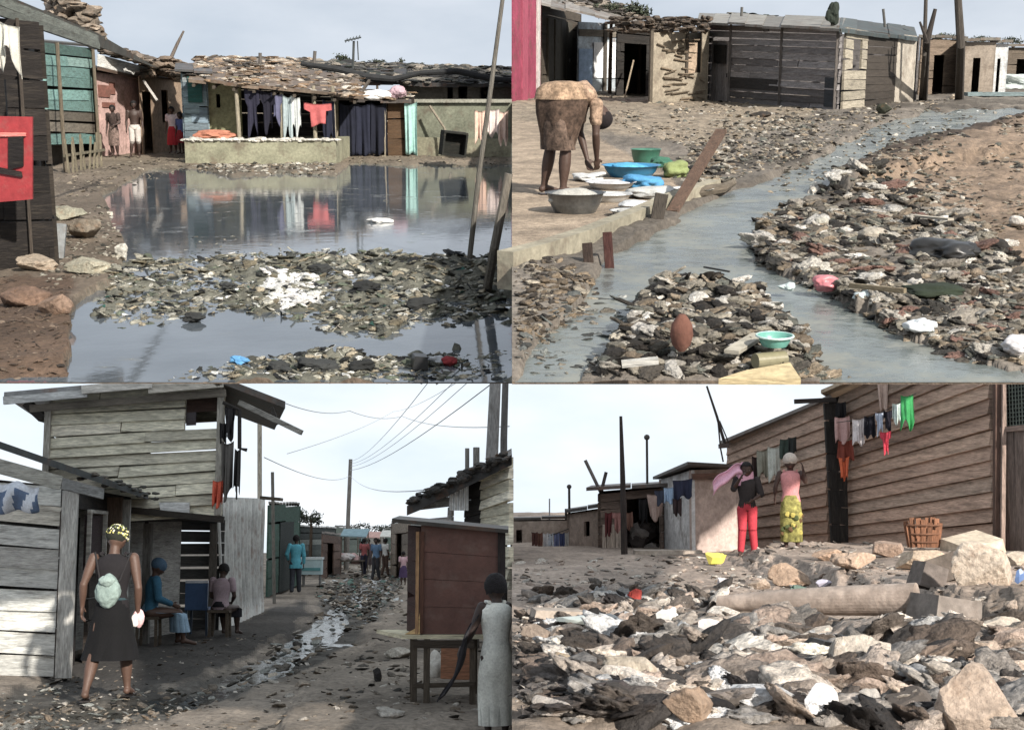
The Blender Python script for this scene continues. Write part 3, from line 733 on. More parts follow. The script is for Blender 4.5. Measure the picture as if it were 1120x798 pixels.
# ---- turquoise boarded hut
t = thing('hut', W, W.g(90, 180), 'hut of patchy turquoise boards beside the dark shed', 'hut')
A, B, C, D = gwall(W, 56, 194, 46, 109, 172, 52); lo = .30; A2 = A.lerp(D, .25); B2 = B.lerp(C, .12)
TQ = [S(120,165,158), S(150,188,180), S(84,120,112), S(104,96,84), S(96,140,134), S(130,122,108)]
MB().boards(A2, B2, C, D, 9, TQ[0], .04, (), .25, jit=.04, pal=TQ, split=1, gap=.14).build('wall', 'wood', t)
bk = raydir(A, B) * 3
m = MB(); m.boards(B, B+bk, C+bk, C, 7, S(90,84,72), .04, (), .3); m.boards(A+bk, B+bk, C+bk, D+bk, 2, S(60,56,50), .04, plain=True); m.build('side_wall', 'wood', t)
m = MB()
for x, y in ((72, 192), (109, 175)):
    a = W.g(x, y); MB().tube([a, V((a.x, a.y, D.z))], .05, S(104, 94, 78), 7).build('post', 'wood_upright', t)
m = MB(); m.slab(D + V((-.2,-.5,.05)), C + V((.2,-.5,.05)), C+bk+V((.2,0,.15)), D+bk+V((-.2,0,.15)), .06, S(84, 84, 80)); m.build('roof', 'sheet_metal', t)
m = MB()
for i in range(9):
    x = 76 + i * 4.4; a = W.g(x, 193 - i); m.bar(a, a + V((R.uniform(-.1,.1), 0, R.uniform(.7, 1.))), .05, .03, mul(S(120, 112, 92), R.uniform(.7, 1.2)))
a, b = W.g(76, 193)+V((-.1,.02,.5)), W.g(111.2, 185)+V((.1,.02,.5)); m.bar(a, b, .05, .06, S(110,104,86)); m.build('fence', 'wood_upright', None, W, label='low broken picket fence below the turquoise boards', cat='fence')

# ---- pink plastered hut
t = thing('hut', W, W.g(132, 172), 'pink plastered hut with a white fascia behind the two standing people', 'hut')
q = gwall(W, 109, 174, 79, 156, 169, 85); PK = S(186, 152, 144)
shell(t, q, 3.2, PK, 6, 'plaster', S(74, 70, 66), .15, [(.02,.06,.3,.62)], plain=True, rt=.08, rise=.1)
m = MB(); A, B, C, D = q; f = -backdir(A, B) * .25; m.bar(W.at(107, 66, A.y-.3), W.at(160, 80, B.y-.3), .03, .34, S(205, 205, 200)); m.bar(W.at(107, 75, A.y-.32), W.at(160, 87, B.y-.32), .05, .09, S(92, 74, 62)); m.build('fascia', 'wood', t)
m = MB()
for i in range(60):
    u = R.random(); p = W.at(107+55*u, 51+16*u + R.uniform(-3, 4), A.y + R.uniform(0, 2)); m.lump(p, (R.uniform(.1,.35), .2, R.uniform(.04,.1)), mul(S(110,100,90), R.uniform(.4,1.4)), i*.41, .4, 1)
m.build('roof_rubble', 'rock', t, kind='stuff')
m = MB(); [m.slab(*[p + f*.12 for p in (A.lerp(B,u0).lerp(D.lerp(C,u0), v0), A.lerp(B,u1).lerp(D.lerp(C,u1), v0), A.lerp(B,u1).lerp(D.lerp(C,u1), v1), A.lerp(B,u0).lerp(D.lerp(C,u0), v1))], .02, S(128,82,70)) for u0,u1,v0,v1 in ((.05,.3,.72,.86),(.12,.4,.6,.66),(.3,.42,.76,.9))]
m.build('bare_brick', 'plaster', t)

# ---- brown hut with doorway and leaning plank
t = thing('hut', W, W.g(178, 168), 'brown mud hut with a dark doorway and a leaning white plank', 'hut')
q = gwall(W, 157, 171, 84, 201, 166, 88)
shell(t, q, 3.5, S(150, 128, 106), 6, 'plaster', S(96, 86, 76), .25, [(.04,.26,0,.82), (.5,.66,.42,.85)], plain=True, rise=.25, rt=.08)
A, B, C, D = q
m = MB(); m.bar(W.at(157, 88, A.y-.5), W.at(172, 110, A.y-.5), .1, .05, S(200,196,190)); m.bar(W.at(186, 70, A.y-.4), W.at(203, 78, A.y-.4), .08, .05, S(120,108,94)); m.build('plank', 'wood', t)
m = MB()
for i in range(110):
    u = R.random(); p = W.at(158+48*u, 68 + 14*abs(u-.4) + R.uniform(-5, 12), A.y + R.uniform(-.3, 1.5)); m.lump(p, (R.uniform(.1,.3), .2, R.uniform(.04,.12)), mul(S(112,98,84), R.uniform(.4,1.5)), i*.47, .4, 1)
m.build('roof_rubble', 'rock', t, kind='stuff')
pole(W, [W.at(186, 66, A.y), W.at(194, 48, A.y), W.at(201, 34, A.y)], [.06, .05, .03], S(110,100,92), 'crooked stick standing up from the brown hut roof', 'stick', 'stick')

# ---- raised plinth and the porch huts on it
dP = XA(300, 181).y
m = MB(); A, B = XA(203, 181, .02), XA(368, 181, .02); ht = W.at(300, 154, dP).z; bk = V((0, 6, 0))
m.hexa([A, B, B+bk, A+bk, V((A.x, A.y, ht)), V((B.x, B.y, ht)), V((B.x, B.y+6, ht)), V((A.x, A.y+6, ht))], S(142, 142, 118))
pl = m.build('plinth', 'plaster', None, W, label='long olive concrete plinth under the porch with the hanging clothes', cat='plinth')
m = MB()
for i in range(40):
    u = i / 39; x = A.x + (B.x - A.x) * u; m.lump((x, A.y + .1, ht + .03), (.13, .16, R.uniform(.03,.08)), mul(S(196,194,184), R.uniform(.7,1.1)), i*.31, .3, 1)
m.build('coping', 'rock', pl)
def onp(xa, ta, xb, tb, d): # wall standing on the plinth
    A = W.at(xa, 100, d); B = W.at(xb, 100, d); return V((A.x, d, ht)), V((B.x, d, ht)), V((B.x, d, W.at(xb, tb, d).z)), V((A.x, d, W.at(xa, ta, d).z))
t = thing('hut', W, W.at(213, 152, dP+1.6), 'narrow blue and teal hut beside the children in red', 'hut')
q = onp(200, 80, 226, 82, dP+1.2)
shell(t, q, 2.4, S(128,150,160), 8, 'wood', S(98,98,98), .2, pal=[S(120,142,158), S(150,160,164), S(104,120,130)], rise=.2)
A, B, C, D = q; m = MB(); y = A.y-.06; m.slab(V((A.x+.15,y,ht+1.)), V((A.x+.55,y,ht+1.)), V((A.x+.55,y,ht+1.75)), V((A.x+.15,y,ht+1.75)), .03, S(36,92,88)); m.build('shutter', 'wood', t)
t = thing('hut', W, W.at(245, 152, dP+1.6), 'olive walled hut with a crooked stone covered roof and an open porch', 'hut')
q = onp(226, 84, 262, 84, dP+1.4); shell(t, q, 3, S(146, 144, 108), 5, 'plaster', S(120,110,98), .1, [(.28,.4,.5,.72)], plain=True, rise=.1, roof=False)
q2 = onp(262, 88, 369, 92, dP+3.2); m = MB(); m.boards(*q2, 12, S(40,38,40), .05, (), .4); m.build('back_wall', 'wood', t)
m = MB()
for x in (262, 309, 345, 366):
    a = W.at(x, 152, dP+.35); m.tube([V((a.x, a.y, ht)), V((a.x + R.uniform(-.05,.05), a.y, W.at(x, 94, dP+.35).z))], .055, S(150,142,122), 8); m.build('post', 'wood_upright', t); m = MB()
def clutter(parent, W, pts, n, sz, cols, name='roof_rubble', label=None):
    """rubble and tiles lying over a roof face given by (px,py,depth) corners"""
    P = [W.at(*p) for p in pts]; m = MB()
    for i in range(n):
        u, v = R.random(), R.random(); p = P[0].lerp(P[1], u).lerp(P[3].lerp(P[2], u), v); s_ = sz * R.uniform(.4, 1.4)
        vv, f = PR[('shard', 'chip', 'rock', 'stick', 'bag')[R.randrange(5)]][R.randrange(8)]
        M = np.array(Matrix.Rotation(R.uniform(0, 6), 3, 'Z') @ Matrix.Rotation(R.uniform(-.4, .4), 3, 'X')); m.add((vv * s_ * np.array([1,1,.6])) @ M.T + np.array(tuple(p)), f, mul(cols[R.randrange(len(cols))], R.uniform(.7, 1.3)))
    return m.build(name, 'debris', parent, kind='stuff', label=label)
def face(parent, W, pts, col, th=.08, name='roof', material='sheet_metal', nx=10, strips=True):
    P = [W.at(*p) for p in pts]; m = MB()
    for i in range(nx):
        u0, u1 = i/nx, (i+1)/nx; z = V((0, 0, R.uniform(-.03, .04))); q = [P[0].lerp(P[1], u0), P[0].lerp(P[1], u1), P[3].lerp(P[2], u1), P[3].lerp(P[2], u0)]
        q = [x + z for x in q]; m.hexa([x - V((0,0,th)) for x in q] + q, mul(col, R.uniform(.75, 1.25)))
    return m.build(name, material, parent)
RB = [S(150,128,104), S(120,104,88), S(170,156,138), S(92,84,74), S(60,56,52), S(190,182,168), S(138,112,84)]
pts = [(206, 86, dP+.1), (398, 106, dP+.1), (392, 84, dP+5.2), (215, 62, dP+5.2)]
face(t, W, pts, S(120,104,88)); clutter(t, W, pts, 560, .14, RB)
m = MB()
for i in range(9): x = 212 + i * 22; a = W.at(x, 88 + (x-206)*.105, dP+.15); m.bar(a - V((0,.1,.12)), a + V((0, 4, .45)), .07, .07, S(84,76,66))
m.build('rafter', 'wood', t)
# clothes under the porch
cl = [(266,92,284,45,S(40,40,58),'dark navy shirt'), (284,94,300,40,S(28,28,42),'black shirt'), (296,97,309,30,S(90,92,120),'faded violet top'), (309,99,319,42,S(150,166,170),'pale blue towel'), (318,100,328,38,S(190,196,196),'white and grey sheet'), (352,104,366,44,S(30,34,52),'dark blue trousers')]
k = (dP+.3)/F
for i, (x0, y0, x1, h_, c, n_) in enumerate(cl):
    hang(W, W.at(x0, y0+4, dP+.28), W.at(x1, y0+6, dP+.28), h_*k, c, i+5, .035, label=n_ + ' hung from the porch line above the olive plinth', cat='laundry', group='clothes on the porch line', ragged=.2, shape='shirt' if 'shirt' in n_ or 'top' in n_ else None)
hang(W, W.at(333, 112, dP+.1), W.at(362, 113, dP+.1), 24*k, S(190,88,88), 31, .03, label='faded red shirt hung on the porch line', cat='shirt', group='clothes on the porch line', shape='shirt', ragged=.1)
m = MB(); m.tube([W.at(262, 93, dP+.28), W.at(320, 103, dP+.28), W.at(368, 108, dP+.28)], .012, S(60,60,60), 5); m.build('clothes_line', 'cloth', None, W, label='line strung under the porch roof', cat='line')
m = MB(); p = W.at(235, 150, dP+.4); m.lump((p.x, p.y, ht+.12), (.5, .25, .14), S(176,110,84), 3.3, .4, 2); m.build('cloth_bundle', 'cloth', None, W, label='orange brown bundle lying on the plinth below the olive wall', cat='bundle')

# ---- curtained stall
dC = XA(400, 174).y
t = thing('stall', W, XA(408, 174), 'stall closed by long blue black curtains with a brown side panel', 'stall')
zt = W.at(400, 108, dC).z; zb = -W.h + .06
def up4(xa, xb, y0, y1, d, dz=0):
    a = W.at(xa, y0, d); b = W.at(xb, y0, d); c = W.at(xb, y1, d); e = W.at(xa, y1, d); return a, b, c, e
m = MB(); m.boards(*up4(424, 447, 172, 110, dC), 3, S(88, 66, 44), .04, (), .2, jit=.0); m.build('side_panel', 'wood', t)
m = MB(); m.boards(*up4(368, 447, 172, 106, dC+2.6), 5, S(30,28,30), .04); a, b, c, d = up4(368, 447, 172, 106, dC+.05); bk = V((0,2.5,0)); m.boards(b, b+bk, c+bk, c, 5, S(60,50,42), .04); m.boards(a, a+bk, d+bk, d, 5, S(60,50,42), .04); m.build('wall', 'wood', t)
m = MB()
for x in (370, 422, 446): a = W.at(x, 173, dC-.08); MB().tube([V((a.x,a.y,zb)), V((a.x,a.y,zt))], .05, S(150,140,120), 8).build('post', 'wood_upright', t)
pts = [(365, 108, dC-.3), (450, 109, dC-.3), (446, 100, dC+2.8), (370, 98, dC+2.8)]; face(t, W, pts, S(86,80,76), nx=5); clutter(t, W, pts, 120, .16, RB)
for i in range(3):
    x0 = 371 + i*17; hang(W, W.at(x0, 112, dC-.14), W.at(x0+18, 112, dC-.14), W.at(0, 112, dC).z - W.at(0, 171-i, dC).z, mul(S(30,34,50), (1,1.25,.8)[i]), 40+i, .05, name='curtain', parent=t, cat=None, ragged=.03)
p = W.at(411, 104, dC-.1); m = MB(); m.lump((p.x, p.y, p.z), (17*dC/F, .3, 6*dC/F), S(215,215,215), 2.2, .25, 3); m.build('sack', 'cloth', None, W, label='bulging white sack lying on the roof of the curtained stall', cat='sack')
p = W.at(436, 101, dC+.2); m = MB(); m.lump((p.x, p.y, p.z), (9*dC/F, .3, 7*dC/F), S(180,150,160), 4.2, .3, 2); m.build('cloth_bundle', 'cloth', None, W, label='pinkish bundle on the stall roof beside the white sack', cat='bundle')
hang(W, W.at(442, 110, dC-.2), W.at(456, 111, dC-.2), W.at(0,110,dC).z - W.at(0,168,dC).z, S(150,196,190), 50, .05, label='pale turquoise sheet hanging at the corner of the curtained stall', cat='sheet', ragged=.02)

# ---- long low wall and building behind it
A, B, C, D = vwall(W, 455, 41.5, 172, 112, 559, 41, 172, 112)
m = MB(); m.boards(A, B, C, D, 5, S(118,122,104), .12, (), .1, plain=True); m.bar(D + V((0,0,.04)), C + V((0,0,.04)), .2, .1, S(150,150,136))
wl = m.build('wall', 'plaster', None, W, label='low grey green concrete wall running to the right behind the tilted crate', cat='wall')
m = MB(); m.boards(*vwall(W, 455, 41.3, 173, 150, 559, 40.8, 173, 152), 2, S(134,132,110), .03, plain=True); m.build('footing', 'plaster', wl)
t = thing('building', W, W.at(490, 172, 46), 'long low grey building with a sagging black roof behind the concrete wall', 'building')
q = vwall(W, 440, 46, 172, 84, 559, 46, 172, 88); shell(t, q, 5, S(128,126,116), 4, 'plaster', None, plain=True, roof=False, holes=[(.42,.47,.7,.95),(.52,.6,.75,.95),(.72,.8,.72,.95)])
pts = [(330, 88, 45), (559, 92, 45), (559, 74, 52), (330, 66, 52)]; face(t, W, pts, S(58,58,58), nx=16, th=.12); clutter(t, W, pts, 900, .2, [S(70,70,68), S(110,106,98), S(48,48,48), S(140,132,120), S(60,66,62)])
m = MB(); m.tube([W.at(x, y, 44.8) for x, y in ((330,70),(370,76),(400,84),(430,87),(460,80),(500,78),(540,87),(559,88))], [.07,.1,.12,.1,.08,.1,.1,.08], S(44,46,48), 8); m.build('tarpaulin', 'cloth', t)
t = thing('building', W, W.at(270, 160, 50), 'distant long hut roof of pale brown sheets above the porch roof', 'building')
q = vwall(W, 205, 50, 160, 72, 345, 50, 160, 74); shell(t, q, 5, S(120,112,100), 4, 'plaster', None, plain=True, roof=False)
pts = [(203, 75, 49.5), (350, 78, 49.5), (340, 64, 56), (222, 62, 56)]; face(t, W, pts, S(130,122,112), nx=12); clutter(t, W, pts, 500, .2, RB)

# ---- tilted black crate, pale cloths at the right
p = W.at(496, 172, 37.2); k = 37.2/F; m = MB(); rt = Matrix.Rotation(.12, 3, 'Y') @ Matrix.Rotation(.3, 3, 'Z')
for dx, dz, w_, h_ in ((0,-.3,.66,.05),(0,.3,.66,.05),(-.31,0,.05,.56),(.31,0,.05,.56)): m.box(V((p.x,p.y,p.z+.36)) + rt @ V((dx,0,dz)), (w_,.4,h_), S(34,36,32), rot=rt)
m.box(V((p.x,p.y,p.z+.36)) + rt @ V((0,.12,0)), (.6,.04,.56), S(28,30,26), rot=rt); m.build('crate', 'wood', None, W, label='black open crate tipped on the far bank', cat='crate')
for i, (x0, x1, y0, c) in enumerate(((519,532,120,S(214,180,160)), (532,546,119,S(206,190,184)), (545,556,121,S(216,186,170)))):
    hang(W, W.at(x0, y0, 39.6), W.at(x1, y0, 39.6), (34-6*(i==1))*39.6/F, c, 60+i, .05, label=('peach sheet hanging leftmost on the concrete wall', 'white cloth with a hole hanging between two peach sheets', 'peach sheet hanging at the far right of the concrete wall')[i], cat='sheet', group='sheets drying on the far wall')
m = MB(); m.tube([W.at(470,116,41), W.at(486,140,40.8), W.at(493,160,40.6)], .035, S(140,130,112), 6); m.build('stick', 'wood_upright', None, W, label='thin pale stick leaning on the concrete wall', cat='stick')

# ---- poles in the water, aerials, far trees
pole(W, [W.g(513, 288), W.at(524, 190, W.g(513,288).y), W.at(537, 95, W.g(513,288).y), W.at(553, -25, W.g(513,288).y)], [.035,.033,.03,.025], S(104,100,92), 'long thin leaning pole standing in the pond', 'pole', group=None)
pole(W, [W.g(530, 332, -.1), W.at(541, 270, W.g(530,332).y), W.at(556.5, 190, W.g(530,332).y)], [.055,.05,.045], S(108,102,92), 'thick weathered stake leaning out of the pond at the right', 'stake', 'stake')
m = MB(); dq = 47
m.tube([W.at(386, 75, dq), W.at(387, 45, dq)], .045, S(104,110,108), 6); m.tube([W.at(377, 45, dq), W.at(395, 41, dq)], .03, S(104,110,108), 6)
for i in range(5): x = 379 + i*3.4; m.tube([W.at(x-1, 46.5-i*.9, dq-.2), W.at(x+1, 42.5-i*.9, dq+.2)], .018, S(104,110,108), 5)
m.tube([W.at(391,45,dq), W.at(392,66,dq)], .02, S(104,110,108), 5); m.build('aerial', 'bare_metal', None, W, label='television aerial on a short mast above the dark roof', cat='aerial')
pole(W, [W.at(343.5, 70, 50), W.at(344.5, 56, 50)], .06, S(96,92,88), 'short stump of a post on the skyline left of the aerial', 'post', 'post')
pole(W, [W.at(284.5, 72, 50), W.at(284.5, 58, 50)], .06, S(96,92,88), 'short post on the skyline above the porch roof', 'post', 'post')
tree(W, 372, 54, 60, 26, 22, 'small round tree behind the dark roof left of the aerial', 1, n=260)
for i, (x, y, w_) in enumerate(((412,60,22),(438,63,20),(460,66,18),(300,60,20),(225,60,16),(515,72,24))):
    tree(W, x, y, 75+i, w_, 16, ('low dark bush of a tree on the skyline right of the aerial', 'second low tree on the skyline right of the aerial', 'third low tree on the skyline right of the aerial', 'low tree behind the porch roof skyline', 'low tree above the blue and teal hut', 'low tree at the far right of the pond skyline')[i], 3+i, group='low trees on the pond skyline', n=200)

# ---- floating odds and ends
p = XA(459, 403); m = MB(); k = p.y/F; m.box((p.x, p.y, p.z+.06), (17*k, .18, 15*k), S(22,24,26), rot=Matrix.Rotation(.2,3,'Z') @ Matrix.Rotation(.1,3,'Y'), taper=.85); m.build('plastic_box', 'plastic', None, W, label='black plastic box half sunk in the near litter', cat='box')
p = XA(491, 399); m = MB(); m.lump((p.x,p.y,p.z+.03), (.07,.07,.035), S(150,40,46), 4.1, .4, 2); m.build('rag', 'cloth', None, W, label='dark red rag beside the black plastic box', cat='rag')
p = XA(474, 398); m = MB(); m.lump((p.x,p.y,p.z+.03), (.09,.07,.045), S(170,176,182), 4.6, .5, 2); m.build('bag', 'plastic', None, W, label='grey plastic bag between the black box and the red rag', cat='bag')
p = XA(263, 397); m = MB(); m.lump((p.x,p.y,p.z+.03), (.08,.07,.03), S(70,140,190), 5.1, .5, 2); m.build('bag', 'plastic', None, W, label='bright blue plastic bag in the nearest litter of the pond', cat='bag')
p = XA(416, 243); m = MB(); m.lump((p.x,p.y,p.z+.02), (.2,.15,.05), S(210,210,206), 6.1, .4, 2); m.build('bag', 'plastic', None, W, label='white bag floating below the curtained stall', cat='bag')
for i, (x, y, w_) in enumerate(((400,320,34),(460,338,30),(250,318,20),(305,408,26),(345,405,40),(395,407,30),(250,290,14),(350,298,22),(210,352,22))):
    p = XA(x, y); k = p.y/F; m = MB(); m.lump((p.x,p.y,p.z+.05), (w_*k*.5, w_*k*.45, w_*k*.2), mul(S(44,46,46), R.uniform(.6,1.5)), 7+i, .5, 3)
    m.build('rag', 'cloth', None, W, label=('black rag heap in the middle of the pond litter', 'dark sodden cloth right of the middle of the pond litter', 'dark rag left of the white foam', 'black rag in the near litter below the foam', 'long black rag in the nearest litter', 'dark rag left of the black plastic box', 'small dark rag on the far edge of the pond litter', 'dark rag just behind the white foam', 'dark rag at the near edge of the pond litter')[i], cat='rag', group='dark rags in the pond litter')

# ---- people by the huts
dk1 = S(60,44,38)
pt = lambda bg, fg, n: None
person(W, W.g(126, 172, .1), 1.5, 2.9, 'person in dark patterned clothes standing against the pink hut', dict(elL=(-.15,.02,.66), haL=(-.1,.1,.62)), dk1, ('short', (.01,.01,.01)), [('tshirt', S(70,56,52), 'print'), ('skirt', S(120,100,92), .62, .01, 'print')], .02)
b_, P_, H_ = person(W, W.g(149, 172, .1), 1.62, -2.9, 'bare chested person in white shorts standing against the pink hut', dict(anR=(.085,.02,.045), toR=(.1,.12,.018)), dk1, ('short', (.01,.01,.01)), [('trousers', S(190,182,176), .55)], .02)
person(W, W.g(190, 168, .1), 1.4, 3.0, 'child in a white top and a bright red skirt by the brown hut', dict(), S(84,58,46), ('short', (.01,.01,.01)), [('tshirt', S(224,200,204)), ('skirt', S(196,26,44), .7, .03)], .018, hsc=1.15)
person(W, W.g(199, 169, .1), 1.25, 2.6, 'child in a blue top and red shorts beside the red skirted child', dict(), S(70,50,42), ('short', (.01,.01,.01)), [('tshirt', S(84,96,150)), ('skirt', S(150,30,44), .5, .0)], .018, hsc=1.15)
# ================================================================ B: the stream settlement (upper right)
W = WB
D0B = W.g(560, 418).y
B_WATER = [(1020, 122), (1075, 120), (1120, 118), (1140, 128), (1050, 150), (985, 168), (925, 196), (895, 214), (850, 236), (822, 262), (826, 286), (862, 306), (905, 322), (945, 345), (990, 372), (1050, 392), (1125, 412), (1125, 440), (905, 440), (895, 405), (868, 384), (850, 352), (800, 336), (740, 330), (700, 340), (690, 372), (660, 392), (600, 440), (556, 440), (590, 372), (640, 335), (655, 300), (672, 282), (715, 258), (755, 232), (800, 212), (850, 196), (905, 168), (960, 140)]
B_HEAP = [(690, 345), (735, 331), (800, 336), (855, 350), (872, 384), (900, 405), (925, 440), (640, 440), (668, 398), (690, 376)]
B_LEFT = [(540, 300), (600, 300), (640, 322), (640, 345), (600, 372), (560, 400), (540, 400)]
B_PLAT = [(540, 130), (640, 150), (720, 190), (745, 212), (700, 243), (560, 289), (540, 292)]
B_RSOIL = [(985, 170), (1060, 140), (1140, 128), (1140, 330), (1075, 262), (1010, 232), (940, 216), (940, 196)]
B_RLIP = [(885, 208), (935, 184), (990, 158), (1060, 138), (1130, 124), (1130, 170), (1010, 192), (930, 216)]
W_B0 = W.g(560, 418).y
def b_z(px, py, x, y):
    w = soft(px, py, B_WATER, 4, 4, 2); pl = soft(px, py, B_PLAT, 2, 0, 3); hp = soft(px, py, B_HEAP, 4, 5, 4); rs = soft(px, py, B_RLIP, 4, 4, 5)
    n = fbm(x * 1.4, y * .8, 3, 4); n2 = fbm(x * 6, y * 4, 5, 3)
    return -1.65 + (1 - w) * (.07 + .06 * n + .05 * n2 + hp * .09 + rs * .16) * (1 - pl) * np.clip((y - W_B0) / .5, .05, 1) - w * .1 + pl * .06
def b_c(px, py, x, y):
    n = (fbm(x * .9, y * .6, 11, 4) + .5)[..., None]; n2 = (fbm(x * 4, y * 3, 12, 3) + .5)[..., None]
    c = np.array(S(120, 112, 102)) * (.5 + .7 * n); so = soft(px, py, B_RSOIL, 5, 6, 6)[..., None]; pl = soft(px, py, B_PLAT, 2, 0, 3)[..., None]
    lf = soft(px, py, [(540,95),(900,112),(870,140),(760,165),(660,150),(540,150)], 5, 5, 7)[..., None]
    c = c * (1 - so) + so * np.array(S(150, 128, 106)) * (.6 + .5 * n2); c = c * (1 - lf) + lf * np.array(S(150, 136, 116)) * (.65 + .4 * n2)
    rl = soft(px, py, [(900,196),(1000,160),(1130,124),(1130,136),(1010,176),(915,206)], 3, 4, 8)[..., None]
    c = c * (1 - rl) + rl * np.array(S(74, 62, 52))
    return c * (1 - pl) + pl * np.array(S(164, 146, 124)) * (.75 + .3 * n2)
ground('ground', W, (0, .40), D0B, 180, 420, 300, b_z, b_c, under=(1.1, .13))
sheet_flat('water', W, (0, .395), D0B + .002, 60, 'stream_water', 0)
XB = lambda px, py, z=0: W.g(px, py, z)
PB = [S(134,128,114), S(104,98,86), S(84,78,70), S(160,152,136), S(52,48,44), S(178,172,160), S(120,106,88), S(36,34,32), S(146,130,108), S(98,100,92)]
m = MB()
HB = [(830,238),(900,205),(985,205),(1060,240),(1120,300),(1120,404),(1050,392),(990,372),(945,345),(905,322),(862,306),(826,286),(822,262)]
scatter(m, W, HB, 4600, 4, 21, ('crump', 'bag', 'bag', 'bag', 'rock', 'shard'), PB, wob=7, flat=.75, bunch=-.15)
scatter(m, W, HB, 260, 12, 44, ('crump',), [S(190,184,172), S(150,142,130), S(60,58,54), S(206,202,194), S(128,96,84)], wob=7, flat=.7)
scatter(m, W, [(930,184),(1060,140),(1120,128),(1120,300),(1060,240),(960,215)], 1300, 3, 11, ('rock', 'chip', 'shard', 'bag'), PB, wob=6, flat=.6, bunch=.35)
m.build('litter', 'debris', None, W, origin=XB(950, 290), label='dense grey brown litter and stones covering the right bank of the stream', cat='litter', kind='stuff')
m = MB()
scatter(m, W, B_HEAP, 2300, 6, 30, ('crump', 'crump', 'bag', 'bag', 'rock', 'stick'), PB + [S(196,192,184), S(42,38,34)], wob=6, flat=.8, sink=.1)
m.build('litter', 'debris', None, W, origin=XB(780, 390), label='heap of trash in the stream around the brown pot', cat='litter', kind='stuff')
m = MB()
scatter(m, W, [(558,300),(610,296),(650,318),(645,345),(600,370),(558,396)], 620, 4, 18, ('rock', 'bag', 'bag', 'bag'), [S(140,122,98), S(112,98,80), S(88,78,66), S(160,150,132), S(60,54,48)], wob=6, flat=.7)
scatter(m, W, [(620,330),(680,322),(690,370),(640,418),(558,418),(558,396)], 420, 4, 22, ('bag', 'bag', 'crump'), [S(120,124,120), S(100,104,102), S(150,152,148), S(78,80,78), S(134,126,112)], wob=6, flat=.45, bunch=-.1)
scatter(m, W, [(870,395),(920,400),(960,418),(870,418)], 240, 3, 12, ('rock', 'chip', 'bag'), PB, wob=4, flat=.6)
m.build('litter', 'debris', None, W, origin=XB(600, 350), label='brown and grey litter below the kerb at the left of the stream', cat='litter', kind='stuff')
m = MB()
scatter(m, W, [(640,108),(1000,112),(1060,108),(1010,125),(930,160),(860,186),(800,200),(742,166),(690,150)], 2600, 2, 8, ('rock', 'chip', 'bag', 'shard'), PB + [S(176,160,136)] * 3, wob=4, flat=.7, bunch=.1)
scatter(m, W, [(790,140),(870,128),(900,146),(880,178),(800,190)], 1200, 3, 10, ('rock', 'chip', 'bag'), PB, wob=5, flat=.8)
scatter(m, W, [(900,150),(1000,124),(1110,120),(980,165),(880,206),(830,215)], 500, 2, 7, ('chip', 'rock', 'bag'), PB + [S(180,184,184)], wob=5, flat=.5, z=.05)
scatter(m, W, [(756,168),(800,170),(802,205),(765,205),(735,200)], 420, 4, 14, ('rock', 'bag', 'shard'), PB, wob=3, flat=.8)
m.build('rubble', 'debris', None, W, origin=XB(830, 150), label='rubble strewn in front of the grey plank building', cat='rubble', kind='stuff')

def slum(name, label, xa, ya, ta, xb, yb, tb, depth, col, kind, n=8, **kw):
    q = gwall(W, xa, ya, ta, xb, yb, tb, .05); t = thing(name, W, (q[0] + q[1]) / 2, label, name)
    shell(t, q, depth, col, n, kind, **kw); return t, q
ud = lambda q, u, v: q[0].lerp(q[1], u).lerp(q[3].lerp(q[2], u), v)
def panel(t, q, u0, u1, v0, v1, off, th, col, name, material='wood', nb=0, vert=False):
    f = -backdir(q[0], q[1]) * off; P = [ud(q, u, v) + f for u, v in ((u0,v0),(u1,v0),(u1,v1),(u0,v1))]; m = MB()
    if nb and vert: m.boards(P[3], P[0], P[1], P[2], nb, col, th, (), .2, gap=.08)
    elif nb: m.boards(*P, nb, col, th, (), .2)
    else: m.slab(*P, th, col)
    return m.build(name, material, t)
def door(t, q, u0, u1, v1, col, off=.05):
    d_ = panel(t, q, u0, u1, .02, v1, off, .04, col, 'door', 'wood_upright', 4, True)
    m = MB(); h = ud(q, u0 + (u1-u0)*.85, v1*.45) - backdir(q[0], q[1]) * (off + .03); m.box(h, (.03, .04, .12), S(60,58,56)); m.build('handle', 'bare_metal', d_); return d_

t, q = slum('hut', 'magenta painted hut with a white corner post at the left of the stream', 561, 113, -30, 590, 108, -25, 1.2, S(150,56,84), 'plaster', 6, plain=True, roof=False, sides=False)
m = MB(); bx = V((q[0].x*.03, 1.2, 0)); m.boards(q[1], q[1]+V((0,1.2,0)), q[2]+V((0,1.2,0)), q[2], 4, S(120,50,70), .04, plain=True); m.boards(q[0]+bx, q[1]+V((0,1.2,0)), q[2]+V((0,1.2,0)), q[3]+bx, 4, S(120,50,70), .04, plain=True); m.build('side_wall', 'plaster', t)
panel(t, q, .86, .96, .0, .97, .06, .08, S(196,190,186), 'post', 'wood_upright'); panel(t, q, .3, .5, .0, .85, .04, .04, S(166,70,96), 'door', 'wood_upright')
t, q = slum('hut', 'dark boarded hut under a broad grey tin canopy behind the bending woman', 592, 104, 4, 634, 98, 16, 3, S(74,66,56), 'wood', 9, roof=False, sidecol=S(60,56,52))
door(t, q, .1, .75, .86, S(88,84,74)); 
